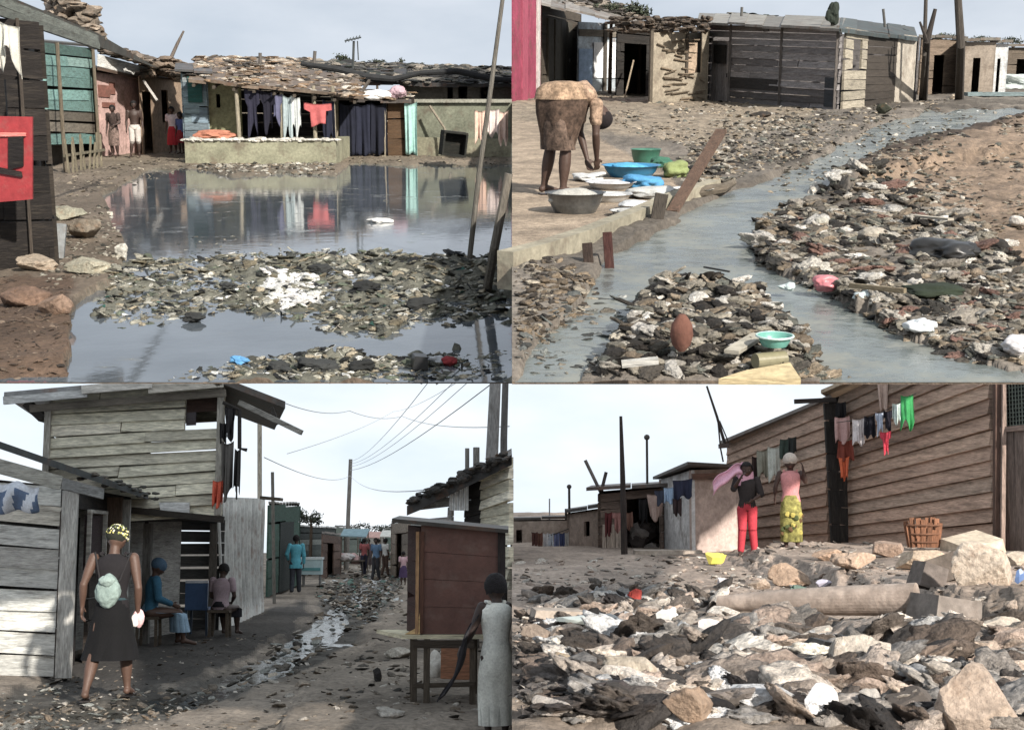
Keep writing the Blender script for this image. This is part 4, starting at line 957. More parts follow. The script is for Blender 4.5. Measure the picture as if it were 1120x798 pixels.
pts = [(586, 2, q[0].y-1.2), (700, 28, q[0].y-1.6), (690, 12, q[0].y+3), (590, -14, q[0].y+3)]; face(t, W, pts, S(140,136,130), nx=7, name='canopy'); clutter(t, W, [(586,0,q[0].y), (712,22,q[0].y), (690,6,q[0].y+3), (590,-14,q[0].y+3)], 130, .2, [S(100,94,88), S(60,56,52), S(140,130,118)])
t, q = slum('hut', 'hut walled with white and pale blue sheets beside a dark doorway', 632, 101, 24, 674, 100, 26, 3, S(176,188,196), 'metal', 5, plain=True, roof=False, pal=None)
panel(t, q, .0, .35, .1, .62, .05, .02, S(150,176,206), 'blue_sheet', 'cloth'); panel(t, q, .38, .98, .2, .72, .05, .02, S(216,218,220), 'white_sheet', 'cloth'); panel(t, q, 0, 1, .8, .9, .06, .03, S(120,112,100), 'beam'); panel(t, q, .62, .7, -.1, 1, .1, .06, S(78,72,64), 'post', 'wood_upright')
t, q = slum('hut', 'shadowy open fronted hut with stakes leaning by its doorway', 674, 106, 26, 714, 106, 30, 3, S(46,44,42), 'wood', 8, holes=[(.2,.8,0,.8)], roofcol=S(70,64,60), rise=.1, var=.4)
m = MB(); a = q[0]; m.bar(W.at(682, 112, a.y-1.), W.at(693, 66, a.y-.5), .05, .05, S(150,134,110)); m.build('stake', 'wood_upright', None, W, label='pale leaning stake before the shadowy hut', cat='stake')
t, q = slum('hut', 'small hut of crumbling pale plaster and battens left of the grey plank building', 711, 114, 36, 772, 112, 34, 2.6, S(150,140,122), 'plaster', 12, roof=False, holes=[(.62,.9,.42,1.)], plain=True)
m = MB(); f = -backdir(q[0], q[1]) * .05
for i in range(22):
    u, v = R.uniform(0, .58), R.uniform(.05, .95); a = ud(q, u, v) + f; b = ud(q, min(1, u + R.uniform(.1, .35)), min(.98, v + R.uniform(-.06, .06))) + f; m.bar(a, b, .03, .035, mul(S(110,96,78), R.uniform(.6, 1.4)))
for i in range(14): u, v = R.uniform(0, .95), R.uniform(.0, .42); a = ud(q, u, v) + f; b = ud(q, min(1, u + R.uniform(.05, .3)), v + R.uniform(-.04, .04)) + f; m.bar(a, b, .02, .03, mul(S(120,106,88), R.uniform(.6, 1.4)))
m.build('batten', 'wood', t, kind='stuff')
panel(t, q, .64, .88, .4, .84, -.15, .04, S(170,148,124), 'inner_backing', 'plaster'); panel(t, q, -.03, .02, 0, 1.03, .05, .06, S(90,82,70), 'post', 'wood_upright'); panel(t, q, .6, .64, .35, 1.03, .05, .06, S(80,72,62), 'post', 'wood_upright')
m = MB()
for i in range(240): p = W.at(R.uniform(668, 775), R.uniform(19, 35), q[0].y + R.uniform(-.2, 2)); m.lump(p, (R.uniform(.05,.22), .1, R.uniform(.02,.07)), mul(S(84,76,68), R.uniform(.3, 1.6)), i*.33, .4, 1)
m.build('roof_rubble', 'rock', t, kind='stuff')

# the long grey plank building
q = gwall(W, 768, 111, 26, 916, 122, 30, .03); A, B, C, D = q
t = thing('plank_building', W, (A + B) / 2, 'long building of weathered grey planks with a door at its left end', 'building')
GP = [S(126,122,122), S(108,104,104), S(140,136,134), S(96,92,92), S(118,112,108)]
hole = (.07, .23, .0, .8); m = MB(); m.boards(A, B, C, D, 12, GP[0], .04, [hole], .3, jit=.03, gap=.1, lap=.03, pal=GP, split=2, sag=.07); m.build('wall', 'wood', t)
bk = raydir(A, B) * 5
E = W.g(1000, 112, .03); E = V((E.x, E.y, A.z)); Et = V((E.x, E.y, W.at(1000, 40, E.y).z)); q2 = (B, E, Et, C)
m = MB(); P = lambda u, v: ud(q2, u, v)
m.boards(P(.05,0), P(.31,0), P(.31,1), P(.05,1), 8, S(160,152,134), .05, [(.35,.75,.55,.85)], .15, gap=.1); m.build('pale_wall', 'wood', t); m = MB(); m.boards(P(.70,0), P(.98,0), P(.98,1), P(.70,1), 6, S(168,160,146), .05, (), .1, plain=True); m.build('pale_wall', 'plaster', t)
m = MB(); m.boards(P(.31,0), P(.70,0), P(.70,1), P(.31,1), 10, S(62,56,50), .03, (), .3); m.build('dark_wall', 'wood', t)
m = MB(); m.boards(A, A+bk, D+bk, D, 8, GP[1], .05, plain=True); m.boards(E, E+bk, Et+bk, Et, 8, GP[1], .05, plain=True); m.boards(A+bk, E+bk, Et+bk, D+bk, 8, GP[1], .05, plain=True); m.build('side_wall', 'wood', t)
door(t, q, .075, .225, .79, S(138,132,130), -.02); panel(t, q, .1, .2, .5, .74, .06, .02, S(40,38,36), 'pane', 'wood'); 
m = MB(); 
for u in (.0, .235, .62, .99): a, b = ud(q, u, 0), ud(q, u, 1.02); f = -backdir(A, B)*.06; MB().bar(a+f, b+f, .07, .05, S(100,94,90)).build('post', 'wood_upright', t)
panel(t, q, .24, .6, .2, .34, .05, .02, S(50,48,48), 'dark_board'); panel(t, q, .92, .99, .05, .4, .05, .03, S(52,58,64), 'dark_board')
pts = [(762, 24, A.y-.4), (920, 32, B.y-.5), (925, 20, B.y+5), (765, 14, A.y+5)]; face(t, W, pts, S(134,132,124), nx=8, th=.07)
pts = [(918, 32, B.y-.5), (1004, 42, E.y-.5), (1000, 30, E.y+4), (920, 20, B.y+5)]; face(t, W, pts, S(74,84,84), nx=5, th=.1)
clutter(t, W, [(800,20,A.y+1), (1000,36,E.y+1), (990,30,E.y+4), (800,14,A.y+4)], 150, .16, [S(60,74,66), S(44,46,44), S(120,116,108), S(80,84,80)])
m = MB(); p = W.at(911, 16, B.y+1); m.lump((p.x, p.y, p.z), (.16, .14, .24), S(44,52,44), 4.4, .5, 2); m.tube([(p.x,p.y,p.z-.5),(p.x,p.y,p.z+.1)], .05, S(44,44,40), 6); m.build('roof_bundle', 'cloth', t)
rock(W, 966, 128, 16, 14, S(60,64,52), 'dark stump shaped stone before the pale end of the plank building', 8.2); rock(W, 833, 132, 24, 8, S(50,46,42), 'flat dark stone in the rubble before the plank building', 8.6)

# far shacks, poles, trees
for a in (('distant shack of brown upright boards between the poles', 1004, 104, 42, 1052, 102, 44, S(120,104,88), 'wood'), ('distant shack with a pale mud front right of the tall pole', 1052, 104, 46, 1084, 104, 46, S(146,134,120), 'plaster'), ('distant whitewashed shack with a blue grey base', 1084, 102, 48, 1098, 102, 48, S(196,200,202), 'plaster'), ('distant dark open shack at the right edge of the stream photo', 1097, 96, 52, 1140, 96, 52, S(110,98,84), 'wood')):
    t, q = slum('shack', *a[:7], 3, a[7], a[8], 7, roofcol=S(112,108,100), over=.2, rt=.1, holes=[(.3,.55,0,.7)], plain=(a[8] == 'plaster'))
p = XB(1103, 98); m = MB(); m.lump((p.x, p.y-1, p.z+.3), (1.6, .5, .35), S(170,182,180), 3, .5, 3); m.build('tarpaulin_heap', 'cloth', None, W, label='heap of pale blue tarpaulin by the far water at the right', cat='heap')
p = XB(1085, 108); m = MB(); m.bar((p.x-.9,p.y,p.z+.15), (p.x+1.6,p.y,p.z+.15), .5, .12, S(120,140,144)); m.build('plank', 'wood', None, W, label='blue grey footboard over the far end of the stream', cat='plank')
pole(W, [XB(1007, 112), W.at(1011, 60, 40), W.at(1013, -12, 40)], [.07,.06,.05], S(78,72,66), 'thin tall pole at the end of the plank building')
pole(W, [XB(1010, 112), W.at(1014, 45, 39.5), W.at(1023, 10, 39.5)], [.12,.09,.05], S(60,54,50), 'dead forked branch leaning beside the thin tall pole', 'branch', 'branch', extra=lambda m: m.tube([W.at(1014, 45, 39.5), W.at(1006, 24, 39.5)], [.06,.03], S(60,54,50), 6))
pole(W, [XB(1049, 112), W.at(1051, 50, 40), W.at(1047, -14, 40)], [.14,.12,.1], S(74,68,62), 'stout bare trunk rising above the distant shacks', 'trunk', 'trunk')
for i, (x, w_, h_) in enumerate(((1035,40,14), (1075,44,12), (1108,36,14), (700,40,26), (668,36,22))):
    tree(W, x, (34,36,38,-2,-2)[i], 70 + i if i < 3 else 50, w_, h_, ('dark tree behind the shacks between the two tall poles', 'dark tree behind the mud fronted shack', 'dark tree behind the dark open shack at the right', 'dark bushy tree behind the crumbling plaster hut', 'dark tree behind the tin canopy')[i], 30+i, group='trees behind the stream huts', n=220)
pole(W, [W.at(811, 18, 41), W.at(811.5, 8, 41)], .04, S(90,90,88), 'short iron rod on the plank building skyline', 'rod', 'rod'); pole(W, [W.at(968, 30, 42), W.at(966, 10, 42)], .04, S(90,90,88), 'thin rod above the dark green roof', 'rod', 'rod')

# concrete kerb beside the stream
m = MB(); pt = [(561.5, 291.5), (600, 281), (650, 264), (700, 243), (745, 222), (788, 207)]; top = [W.g(x, y, .06) for x, y in pt]
zt = -1.65 + .17; zb = -1.65 - .12
def strip(m, P, w, z0, z1, col):
    for a, b in zip(P[:-1], P[1:]):
        n = V((b.y-a.y, -(b.x-a.x), 0)).normalized() * w
        if n.y < 0: n = -n
        q_ = [V((p.x, p.y, z0)) for p in (a, b)] + [V(((b+n).x, (b+n).y, z0)), V(((a+n).x, (a+n).y, z0))]; m.hexa(q_ + [V((p.x, p.y, z1)) for p in q_], mul(col, R.uniform(.95, 1.05)))
strip(m, top, .14, zb, zt, S(150,144,124)); m.build('kerb', 'plaster', None, W, label='long pale concrete kerb holding back the washing platform', cat='kerb')
m = MB(); P = [W.g(x, y, .1) for x, y in ((738,214),(790,206),(802,200))]; m.tube([P[0], P[1], P[2]], [.07,.06,.04], S(104,94,80), 8); m.build('log', 'wood', None, W, label='short log lying at the far end of the kerb', cat='log')
def stake(x0, y0, x1, y1, w, col, label, name='stake'):
    a = W.g(x0, y0, -.03); b = W.at(x1, y1, a.y + .06); k = a.y/F; m = MB(); m.bar(a, b, w*k, .05, col); mid = a.lerp(b, .5); return m.build(name, 'wood_upright', None, W, label=label, cat=name)
stake(645, 301, 642, 266, 11, S(52,40,34), 'short dark post at the left on the concrete kerb', 'post'); stake(667, 297, 664, 254, 10, S(66,36,32), 'short red brown post on the kerb just right of the darker one', 'post')
stake(716, 252, 724, 212, 14, S(66,60,54), 'broad dark board standing at the water side of the kerb', 'board')
a = W.g(748, 214, .1); b = W.at(789, 143, a.y+.2); m = MB(); m.bar(W.g(735, 232, .05), b, 12*a.y/F, .04, S(98,76,62)); m.build('leaning_board', 'wood_upright', None, W, label='long brown board leaning over the kerb beside the washing', cat='board')

# washing things on the platform
def basin(W, px, py, rpx, hpx, col, label, name='basin', fill=None, material='plastic', z=.06, rim=1.12, group=None):
    p = W.g(px, py, z); k = p.y/F; r = rpx*k; h = hpx*k; m = MB(); pr = [(.72*r, 0), (.9*r, h*.5), (r, h), (r*rim*.97, h*1.05), (r*1.02*.97, h*1.0), (.86*r, h*.5), (.68*r, h*.08)]
    n = 36; vs = []
    for rr, zz in pr:
        for j in range(n): a = 2*PI*j/n; vs.append((p.x + rr*math.cos(a), p.y + rr*math.sin(a), p.z + zz))
    fs = [(i*n+j, i*n+(j+1)%n, (i+1)*n+(j+1)%n, (i+1)*n+j) for i in range(len(pr)-1) for j in range(n)]; m.add(vs, fs, col)
    c0 = [vs[j] for j in range(n)] + [(p.x, p.y, p.z)]; m.add(c0, [((j+1)%n, j, n) for j in range(n)], col); c1 = [vs[(len(pr)-1)*n+j] for j in range(n)] + [(p.x, p.y, p.z+h*.08)]; m.add(c1, [(j, (j+1)%n, n) for j in range(n)], col)
    o = m.build(name, material, None, W, smooth=True, label=label, cat=name, group=group)
    if fill:
        m = MB(); m.lump((p.x, p.y, p.z+h*.65), (r*.72, r*.72, h*.5), fill, px*.01, .35, 3); m.build('wash_water', 'cloth', o, smooth=True)
    return o, p
basin(W, 629, 232, 31, 21, S(128,132,134), 'wide metal basin at the feet of the bending woman', fill=S(164,164,158), material='bare_metal')
basin(W, 666, 220, 24, 8, S(180,182,182), 'white enamel tray just right of the metal basin', 'tray', S(186,188,188)); basin(W, 690, 236, 22, 6, S(172,174,172), 'white tray at the water side of the metal basin', 'tray', S(176,176,172)); basin(W, 668, 206, 26, 7, S(184,186,188), 'white tray in front of the blue basin', 'tray', S(190,190,192)); basin(W, 757, 212, 22, 6, S(200,200,196), 'white tray beside the leaning board', 'tray', S(180,182,178))
basin(W, 690, 193, 30, 12, S(24,128,176), 'bright turquoise blue basin heaped with blue washing', fill=S(60,160,204)); basin(W, 706, 180, 16, 16, S(54,112,92), 'dark green bucket behind the blue basin', 'bucket')
for i, (x, y, w_, h_, c, l) in enumerate(((700,202,40,14,S(60,140,190),'blue cloth spilling from the turquoise basin'),(738,192,30,18,S(128,142,84),'yellow green sack beside the blue washing'),(645,196,34,9,S(186,188,188),'white laundry heap left of the blue basin'),(715,214,50,12,S(178,180,178),'crumpled white washing between the trays'),(722,182,24,12,S(50,104,84),'green cloth heap behind the yellow green sack'),(700,226,36,8,S(190,194,196),'grey white washing heap beside the kerb'))):
    p = XB(x, y, .08); k = p.y/F; m = MB(); m.lump((p.x,p.y,p.z+h_*k*.3), (w_*k*.5, w_*k*.5, h_*k*.5), c, 11+i, .4, 3); m.build('laundry', 'cloth', None, W, smooth=True, label=l, cat='laundry')
pole(W, [XB(637, 236, .06), W.at(634, 150, XB(637,236).y+.1)], .018, S(190,172,140), 'pale stick standing in the metal basin', 'stick', 'stick') if False else None

# things lying in the trash
def obj_lump(px, py, w_, h_, c, label, name, mt='plastic', seed=1, rough=.4, sub=3, z=.06):
    p = XB(px, py, z); k = p.y/F; m = MB(); m.lump((p.x,p.y,p.z+h_*k*.35), (w_*k*.5, w_*k*.4, h_*k*.5), c, seed, rough, sub); return m.build(name, mt, None, W, smooth=True, label=label, cat=name)
obj_lump(903, 316, 30, 16, S(196,112,120), 'pink plastic bag at the edge of the right bank litter', 'bag', seed=21); obj_lump(946, 328, 26, 12, S(190,204,204), 'pale blue bag right of the pink bag', 'bag', seed=22); obj_lump(1008, 362, 34, 18, S(206,212,216), 'white plastic bag at the foot of the dark litter bank', 'bag', seed=23)
obj_lump(862, 316, 18, 8, S(180,196,196), 'small pale bag in the water left of the pink bag', 'bag', seed=24); obj_lump(722, 352, 28, 20, S(206,196,186), 'whitish bundle left of the brown pot', 'bundle', 'cloth', 25); obj_lump(1112, 385, 34, 20, S(190,188,190), 'pale grey bag at the right edge of the stream', 'bag', seed=26)
obj_lump(955, 262, 32, 16, S(168,160,146), 'pale rounded stone on top of the right bank', 'stone', 'rock', 27, .2); obj_lump(1112, 246, 18, 12, S(190,184,176), 'whitish stone on the bare soil at the right edge', 'stone', 'rock', 28, .2); obj_lump(898, 246, 16, 10, S(176,174,162), 'small grey stone on the stream edge of the litter', 'stone', 'rock', 29, .2)
obj_lump(1040, 282, 70, 22, S(40,40,40), 'long black bin liner on the right bank', 'bin_liner', 'plastic', 30, .5); obj_lump(1092, 276, 26, 14, S(44,42,40), 'black rag by the bare soil', 'rag', 'cloth', 31, .5); obj_lump(1020, 322, 60, 12, S(40,50,36), 'dark green rag across the lower right bank', 'rag', 'cloth', 32, .5)
obj_lump(705, 386, 40, 18, S(40,38,36), 'black rag at the left of the stream heap', 'rag', 'cloth', 33, .5); obj_lump(880, 385, 18, 9, S(206,210,212), 'little white scrap by the turquoise bowl', 'scrap', 'cloth', 34, .5); obj_lump(1000, 180, 36, 10, S(54,48,42), 'dark clod on the far right bank', 'clod', 'rock', 35, .4); obj_lump(1094, 166, 24, 9, S(56,50,44), 'second dark clod further right on the far bank', 'clod', 'rock', 36, .4)
p = XB(745, 384, .13); k = p.y/F; m = MB(); pr = [(.3,0),(.8,.18),(1,.45),(.9,.72),(.5,.92),(.28,1.)]; m.loft([(p + V((0,0,z_*42*k)), V((r_*13*k,0,0)), V((0,r_*13*k,0))) for r_, z_ in pr], S(112,72,58), 24); m.build('pot', 'plaster', None, W, smooth=True, label='brown egg shaped clay pot standing in the stream heap', cat='pot')
o, p = basin(W, 847, 378, 19, 12, S(90,160,146), 'turquoise bowl with a white rim at the edge of the stream heap', 'bowl', z=.16); m = MB(); k = p.y/F
m.tube([p + V((math.cos(a)*20.5*k, math.sin(a)*20.5*k, 11.5*k)) for a in [i*PI/12 for i in range(25)]], .006, S(180,210,204), 6); m.build('rim', 'plastic', o)
a, b = XB(826, 395, .1), XB(858, 392, .1); m = MB(); m.tube([a, b], 9*a.y/F, S(128,122,92), 20); m.build('canister', 'plastic', None, W, label='olive canister lying under the turquoise bowl', cat='canister', smooth=False)
m = MB(); P = [XB(786, 414, .08), XB(876, 414, .08), XB(864, 396, .1), XB(814, 405, .1)]; m.hexa([q_ - V((0,0,.03)) for q_ in P] + P, S(196,176,130)); m.build('board', 'wood', None, W, label='yellowish board at the near edge of the stream heap', cat='board')
for i, (x0, y0, x1, y1, c, l) in enumerate(((770,292,798,297,S(60,60,60),'thin dark twig afloat in the middle of the stream'),(776,303,786,303,S(210,216,220),'small white strip afloat in the stream'),(800,385,830,366,S(170,164,148),'pale board end beside the canister'),(680,398,720,394,S(190,188,180),'white batten in the left of the stream heap'),(1000,236,1040,240,S(180,172,156),'pale batten on the upper right bank'),(930,312,990,318,S(140,126,100),'long brown stick on the lower right bank'))):
    a = XB(x0, y0, .03 if i < 2 else .14); b = XB(x1, y1, .03 if i < 2 else .16); m = MB(); m.bar(a, b, (.012,.03,.08,.05,.07,.03)[i], (.012,.008,.02,.03,.02,.03)[i], c); m.build('stick' if i in (0,5) else 'strip', 'wood', None, W, label=l, cat='scrap')

# ---- the bending woman: legs upright, trunk level, head down towards the basin at her right
k = W.g(615, 214, .06).y / F; Hb = 1.62
pose = dict(pel=(0,-.05,.54), waist=(0,.01,.61), chest=(0,.13,.63), neck=(0,.225,.555), head=(0,.275,.475),
            shL=(-.11,.2,.545), elL=(-.13,.2,.37), haL=(-.04,.21,.215), shR=(.11,.2,.545), elR=(.13,.19,.37), haR=(.06,.23,.22),
            hiL=(-.055,-.04,.5), knL=(-.07,-.02,.28), anL=(-.08,-.06,.045), toL=(-.085,.04,.018), hiR=(.055,-.04,.5), knR=(.07,.02,.28), anR=(.08,.0,.045), toR=(.085,.1,.018))
bw = person(W, W.g(610, 214, .06), 1.82, -1.2, 'woman in a brown wrapper bending far over the metal basin', pose, S(74,54,44), ('wrap', S(30,24,26)),
   [('tshirt', S(158,130,106), 'print'), ('skirt', S(96,78,66), .5, .02, 'print')], .01, nod=.6)
sandals(*bw, S(50,40,36))
m = MB(); bo, P_, H_ = bw; Rz_ = Matrix.Rotation(-1.2, 3, 'Z'); o_ = bo.location
rr = [(.0,.675,.05,.05),(.0,.665,.10,.115),(.0,.63,.125,.155),(.0,.57,.135,.165),(-.01,.5,.13,.15),(-.02,.43,.12,.125),(-.025,.36,.11,.105),(-.03,.30,.1,.09)]
m.loft([(o_ + Rz_ @ V((0, y_+.03, z_))*H_, Rz_ @ V((rx*H_,0,0)), Rz_ @ V((0,ry*H_,0))) for y_, z_, rx, ry in rr], S(84,66,54), 40, .13, 7)
g_ = m.build('wrapper', 'printed_cloth', bo, smooth=True)
m = MB(); m.loft([(o_ + Rz_ @ V((0, y_+.03, z_+.008))*H_, Rz_ @ V((rx*1.03*H_,0,0)), Rz_ @ V((0,ry*1.04*H_,0))) for y_, z_, rx, ry in rr[:4]], S(158,130,102), 40, .06, 7); m.build('shawl', 'printed_cloth', bo, smooth=True)
# ================================================================ C: the lane between the huts (lower left)
W = WC
C_WET = [(-40, 770), (60, 738), (190, 752), (280, 716), (340, 676), (352, 650), (420, 612), (440, 612), (430, 650), (405, 680), (385, 706), (320, 735), (230, 768), (120, 798), (-40, 810)]
C_TRICK = [(-40, 792), (60, 768), (190, 758), (285, 722), (335, 684), (368, 662), (398, 636), (412, 618), (424, 618), (412, 640), (392, 664), (366, 690), (310, 728), (215, 768), (80, 784), (-40, 806)]
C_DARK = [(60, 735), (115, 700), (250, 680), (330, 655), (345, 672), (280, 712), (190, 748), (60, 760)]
def c_z(px, py, x, y):
    w = soft(px, py, C_WET, 5, 6, 2); n = fbm(x * 1.2, y * .9, 3, 4); n2 = fbm(x * 6, y * 4, 5, 3)
    return -1.5 + .05 * n + .03 * n2 - .05 * w - .09 * soft(px, py, C_TRICK, 4, 6, 9) + .06 * soft(px, py, [(330,760),(430,690),(560,690),(560,810),(300,810)], 8, 8, 4)
def c_c(px, py, x, y):
    n = (fbm(x * .9, y * .6, 11, 4) + .5)[..., None]; n2 = (fbm(x * 4, y * 3, 12, 3) + .5)[..., None]
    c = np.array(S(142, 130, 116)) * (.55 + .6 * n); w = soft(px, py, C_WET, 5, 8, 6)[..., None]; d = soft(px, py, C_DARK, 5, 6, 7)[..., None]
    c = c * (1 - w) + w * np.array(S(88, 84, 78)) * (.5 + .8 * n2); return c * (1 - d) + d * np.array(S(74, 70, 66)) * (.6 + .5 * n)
ground('ground', W, (-.42, 0), 6.5, 170, 420, 300, c_z, c_c)
sheet_flat('water', W, (-.41, 0), 6.6, 60, 'gutter_water', -.075)
XC = lambda px, py, z=0: W.g(px, py, z)
PC = [S(140,128,112), S(112,102,90), S(84,78,70), S(162,150,134), S(60,56,50), S(186,178,166), S(124,108,90)]
m = MB()
scatter(m, W, C_WET, 560, 3, 14, ('chip', 'bag', 'bag', 'rock'), PC + [S(110,114,110), S(150,152,146)], wob=7, flat=.5, bunch=-.05)
scatter(m, W, [(260,740),(400,690),(455,640),(470,700),(560,690),(560,798),(240,798)], 620, 3, 15, ('rock', 'chip', 'bag', 'bag'), PC, wob=5, flat=.5, bunch=.1)
scatter(m, W, [(350,622),(440,606),(440,660),(400,680),(345,650)], 1100, 2, 9, ('rock', 'chip', 'bag'), PC + [S(190,196,196), S(90,120,110)], wob=4, flat=.6)
scatter(m, W, [(62,745),(250,685),(300,700),(180,750),(60,770)], 240, 2, 8, ('chip', 'bag'), PC, flat=.4)
scatter(m, W, [(0,765),(240,768),(260,798),(0,798)], 260, 3, 9, ('chip', 'rock'), PC, flat=.4)
m.build('litter', 'debris', None, W, origin=XC(350, 720), label='scraps, stones and wet litter trodden into the lane', cat='litter', kind='stuff')

# ---- plank hut at the left edge
LP = [mul(q_, 1.2) for q_ in [S(186,186,180), S(172,172,166), S(204,204,196), S(156,154,148), S(182,176,162)]]
q = gwall(W, -34, 737, 522, 61, 740, 532); A, B, C, D = q
t = thing('hut', W, (A+B)/2, 'hut of pale grey planks with a dark doorway at the left of the lane', 'hut')
MB().boards(A, B, C, D, 9, LP[0], .04, (), .18, jit=.02, gap=.08, lap=.03, pal=LP, sag=.1).build('wall', 'wood', t)
q2 = gwall(W, 62, 741, 532, 158, 700, 548); A2, B2, C2, D2 = q2
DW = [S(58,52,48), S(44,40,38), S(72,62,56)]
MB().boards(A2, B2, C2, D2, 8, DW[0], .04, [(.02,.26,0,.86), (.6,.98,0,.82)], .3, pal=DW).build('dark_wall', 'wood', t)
ud = lambda q, u, v: q[0].lerp(q[1], u).lerp(q[3].lerp(q[2], u), v)
panel(t, q2, .03, .25, .0, .85, -.12, .04, S(40,34,34), 'door', 'wood_upright', 4, True)
panel(t, q2, .18, .33, .55, .86, .05, .03, S(60,46,48), 'window', 'wood'); 
m = MB(); f = -backdir(A2, B2) * .09
for (u0, v0, u1, v1) in ((.17,.54,.17,.88),(.335,.54,.335,.88)): m.bar(ud(q2,u0,v0)+f, ud(q2,u1,v1)+f, .05, .03, S(170,166,158))
m.bar(ud(q2,.16,.54)+f*1.02, ud(q2,.345,.54)+f*1.02, .04, .04, S(170,166,158)); m.bar(ud(q2,.16,.88)+f*1.02, ud(q2,.345,.88)+f*1.02, .04, .04, S(170,166,158)); m.build('window_frame', 'wood', t)
for u, w_, c in ((.0, .17, S(176,174,168)), (.42, .28, S(92,76,64)), (.58, .16, S(184,184,180))):
    a, b = ud(q2, u, .0 if u != .42 else .05), ud(q2, u, .98); f = -backdir(A2, B2) * .07; MB().bar(a+f, b+f, w_, .06, c).build('post', 'wood_upright', t)
bk = V((.2, 4.5, 0)); m = MB(); m.boards(A+V((0,.08,0)), A+bk, D+bk, D+V((0,.08,0)), 6, LP[3], .04, plain=True); m.boards(A+bk, B2+bk*.4, C2+bk*.4, D+bk, 6, LP[3], .04, plain=True); m.build('side_wall', 'wood', t)
m = MB(); a = W.at(-14, 486, 14.2); b = W.at(162, 546, 17.6); up = V((0,0,.13)); ba = a*(4.5/a.y); bb = b*(4.5/b.y)
m.hexa([a, b, b+bb, a+ba, a+up*.6, b+up*.6, b+bb+up*.6, a+ba+up*.6], S(70,74,74))
m.build('roof', 'sheet_metal', t)
m = MB(); m.bar(W.at(-14,506,14.3), W.at(66,528,15), .04, .15, S(170,168,158)); m.bar(W.at(66,528,15.02), W.at(112,540,16), .04, .12, S(136,136,134)); m.build('fascia', 'wood', t)
m = MB()
for i in range(26): u = R.uniform(.5, 1); p = a.lerp(b, u) + V((R.uniform(-.1,.1), R.uniform(0,.5), R.uniform(-.02,.1))); m.lump(p, (.05,.05,.02), mul(S(90,88,82), R.uniform(.5,1.4)), i*.7, .4, 1)
m.build('roof_rubble', 'rock', t, kind='stuff')
m = MB(); m.sheet(lambda u, v: W.at(-6 + 48*u, 527 + 4*u + (33 - 6*u)*v + 2.5*math.sin(9*u), 14.0) + V((0, -.12*math.sin(PI*u)*math.sin(PI*v) - .03*math.sin(11*u+6*v), 0)), 20, 12, lambda u, v: S(190,196,206) if (math.sin(15*u+3*v) > .1 or v < .25) else S(84,104,134), .01)
m.build('sack', 'cloth', None, W, smooth=True, label='white and blue printed sack hanging under the left hut roof', cat='sack')

# ---- upper storey building
UP = [mul(q_, 1.22) for q_ in [S(214,208,184), S(200,192,172), S(226,218,196), S(186,180,160), S(206,196,170)]]
dU = 19.6; A, B, C, D = vwall(W, 49, dU, 575, 430, 242, dU, 563, 420); q = (A, B, C, D)
t = thing('upper_storey', W, V(((A.x+B.x)/2, dU, -1.5)), 'two storey plank building with a cream boarded upper room over a dark ground floor', 'building')
MB().boards(A, B, C, D, 12, UP[0], .04, [(.78,.965,.70,.92)], .12, jit=.035, gap=.05, lap=.04, pal=UP, split=1, sag=.08).build('wall', 'wood', t)
panel(t, q, .78, .965, .80, .92, -.06, .03, S(74,54,46), 'window_board'); panel(t, q, .78, .835, .70, .80, -.05, .03, S(90,84,88), 'window_board')
for u in (.0, .985): a, b = ud(q, u, 0), ud(q, u, 1); f = V((0,-.06,0)); MB().bar(a+f, b+f, .09, .05, S(176,170,158)).build('corner_post', 'wood_upright', t)
bk = V((B.x*4/B.y*1.0,4,0)); m = MB(); m.boards(B+bk*.02, B+bk, C+bk, C+bk*.02, 10, UP[3], .04, (), .2); m.boards(A+bk*.02, A+bk, D+bk, D+bk*.02, 10, UP[3], .04, (), .2)
bq = (A+bk, B+bk, C+bk, D+bk); m.boards(*bq, 8, UP[3], .04, [(.5,.97,.6,.9)], plain=True); m.build('side_wall', 'wood', t)
m = MB(); m.hexa([A, B, B+bk, A+bk, A+V((0,0,.06)), B+V((0,0,.06)), B+bk+V((0,0,.06)), A+bk+V((0,0,.06))], S(70,62,54)); m.build('upper_floor', 'wood', t)
m = MB(); a, b = W.at(4, 438, dU-.5), W.at(244, 417, dU-.5); m.bar(a, a.lerp(b,.38), .05, .11, S(186,186,184)); m.bar(a.lerp(b,.36)+V((0,-.04,.05)), a.lerp(b,.68)+V((0,-.04,.05)), .05, .12, S(206,200,190)); m.bar(a.lerp(b,.66), b, .05, .16, S(192,184,170)); m.bar(a.lerp(b,.1)+V((0,.2,-.12)), b+V((0,.2,-.14)), .06, .1, S(120,112,100)); m.build('fascia', 'wood', t)
m = MB(); u_ = V((0,0,.06)); m.hexa([a+u_, b+u_, b+bk*1.2+u_, a+bk*1.2+u_, a+u_*2, b+u_*2, b+bk*1.2+u_*2, a+bk*1.2+u_*2], S(130,130,130))
m.build('roof', 'sheet_metal', t)
m = MB(); c0, c1 = W.at(236, 417, dU-.4), W.at(312, 446, dU+.3)
m.hexa([c0, c1, c1+bk, c0+bk, c0+u_*1.6, c1+u_*1.6, c1+bk+u_*1.6, c0+bk+u_*1.6], S(84,80,76)); m.build('side_roof', 'sheet_metal', t)
m = MB(); m.bar(W.at(262,440,dU), W.at(330,473,dU-.2), .08, .07, S(150,146,138)); m.bar(W.at(297,445,dU), W.at(304,464,dU), .05, .05, S(60,56,52)); m.build('bracket', 'wood', t); m = MB(); m.bar(W.at(30,441,dU+.3), W.at(48,458,dU+.3), .2, .12, S(62,58,54)); m.build('bracket', 'wood', t)
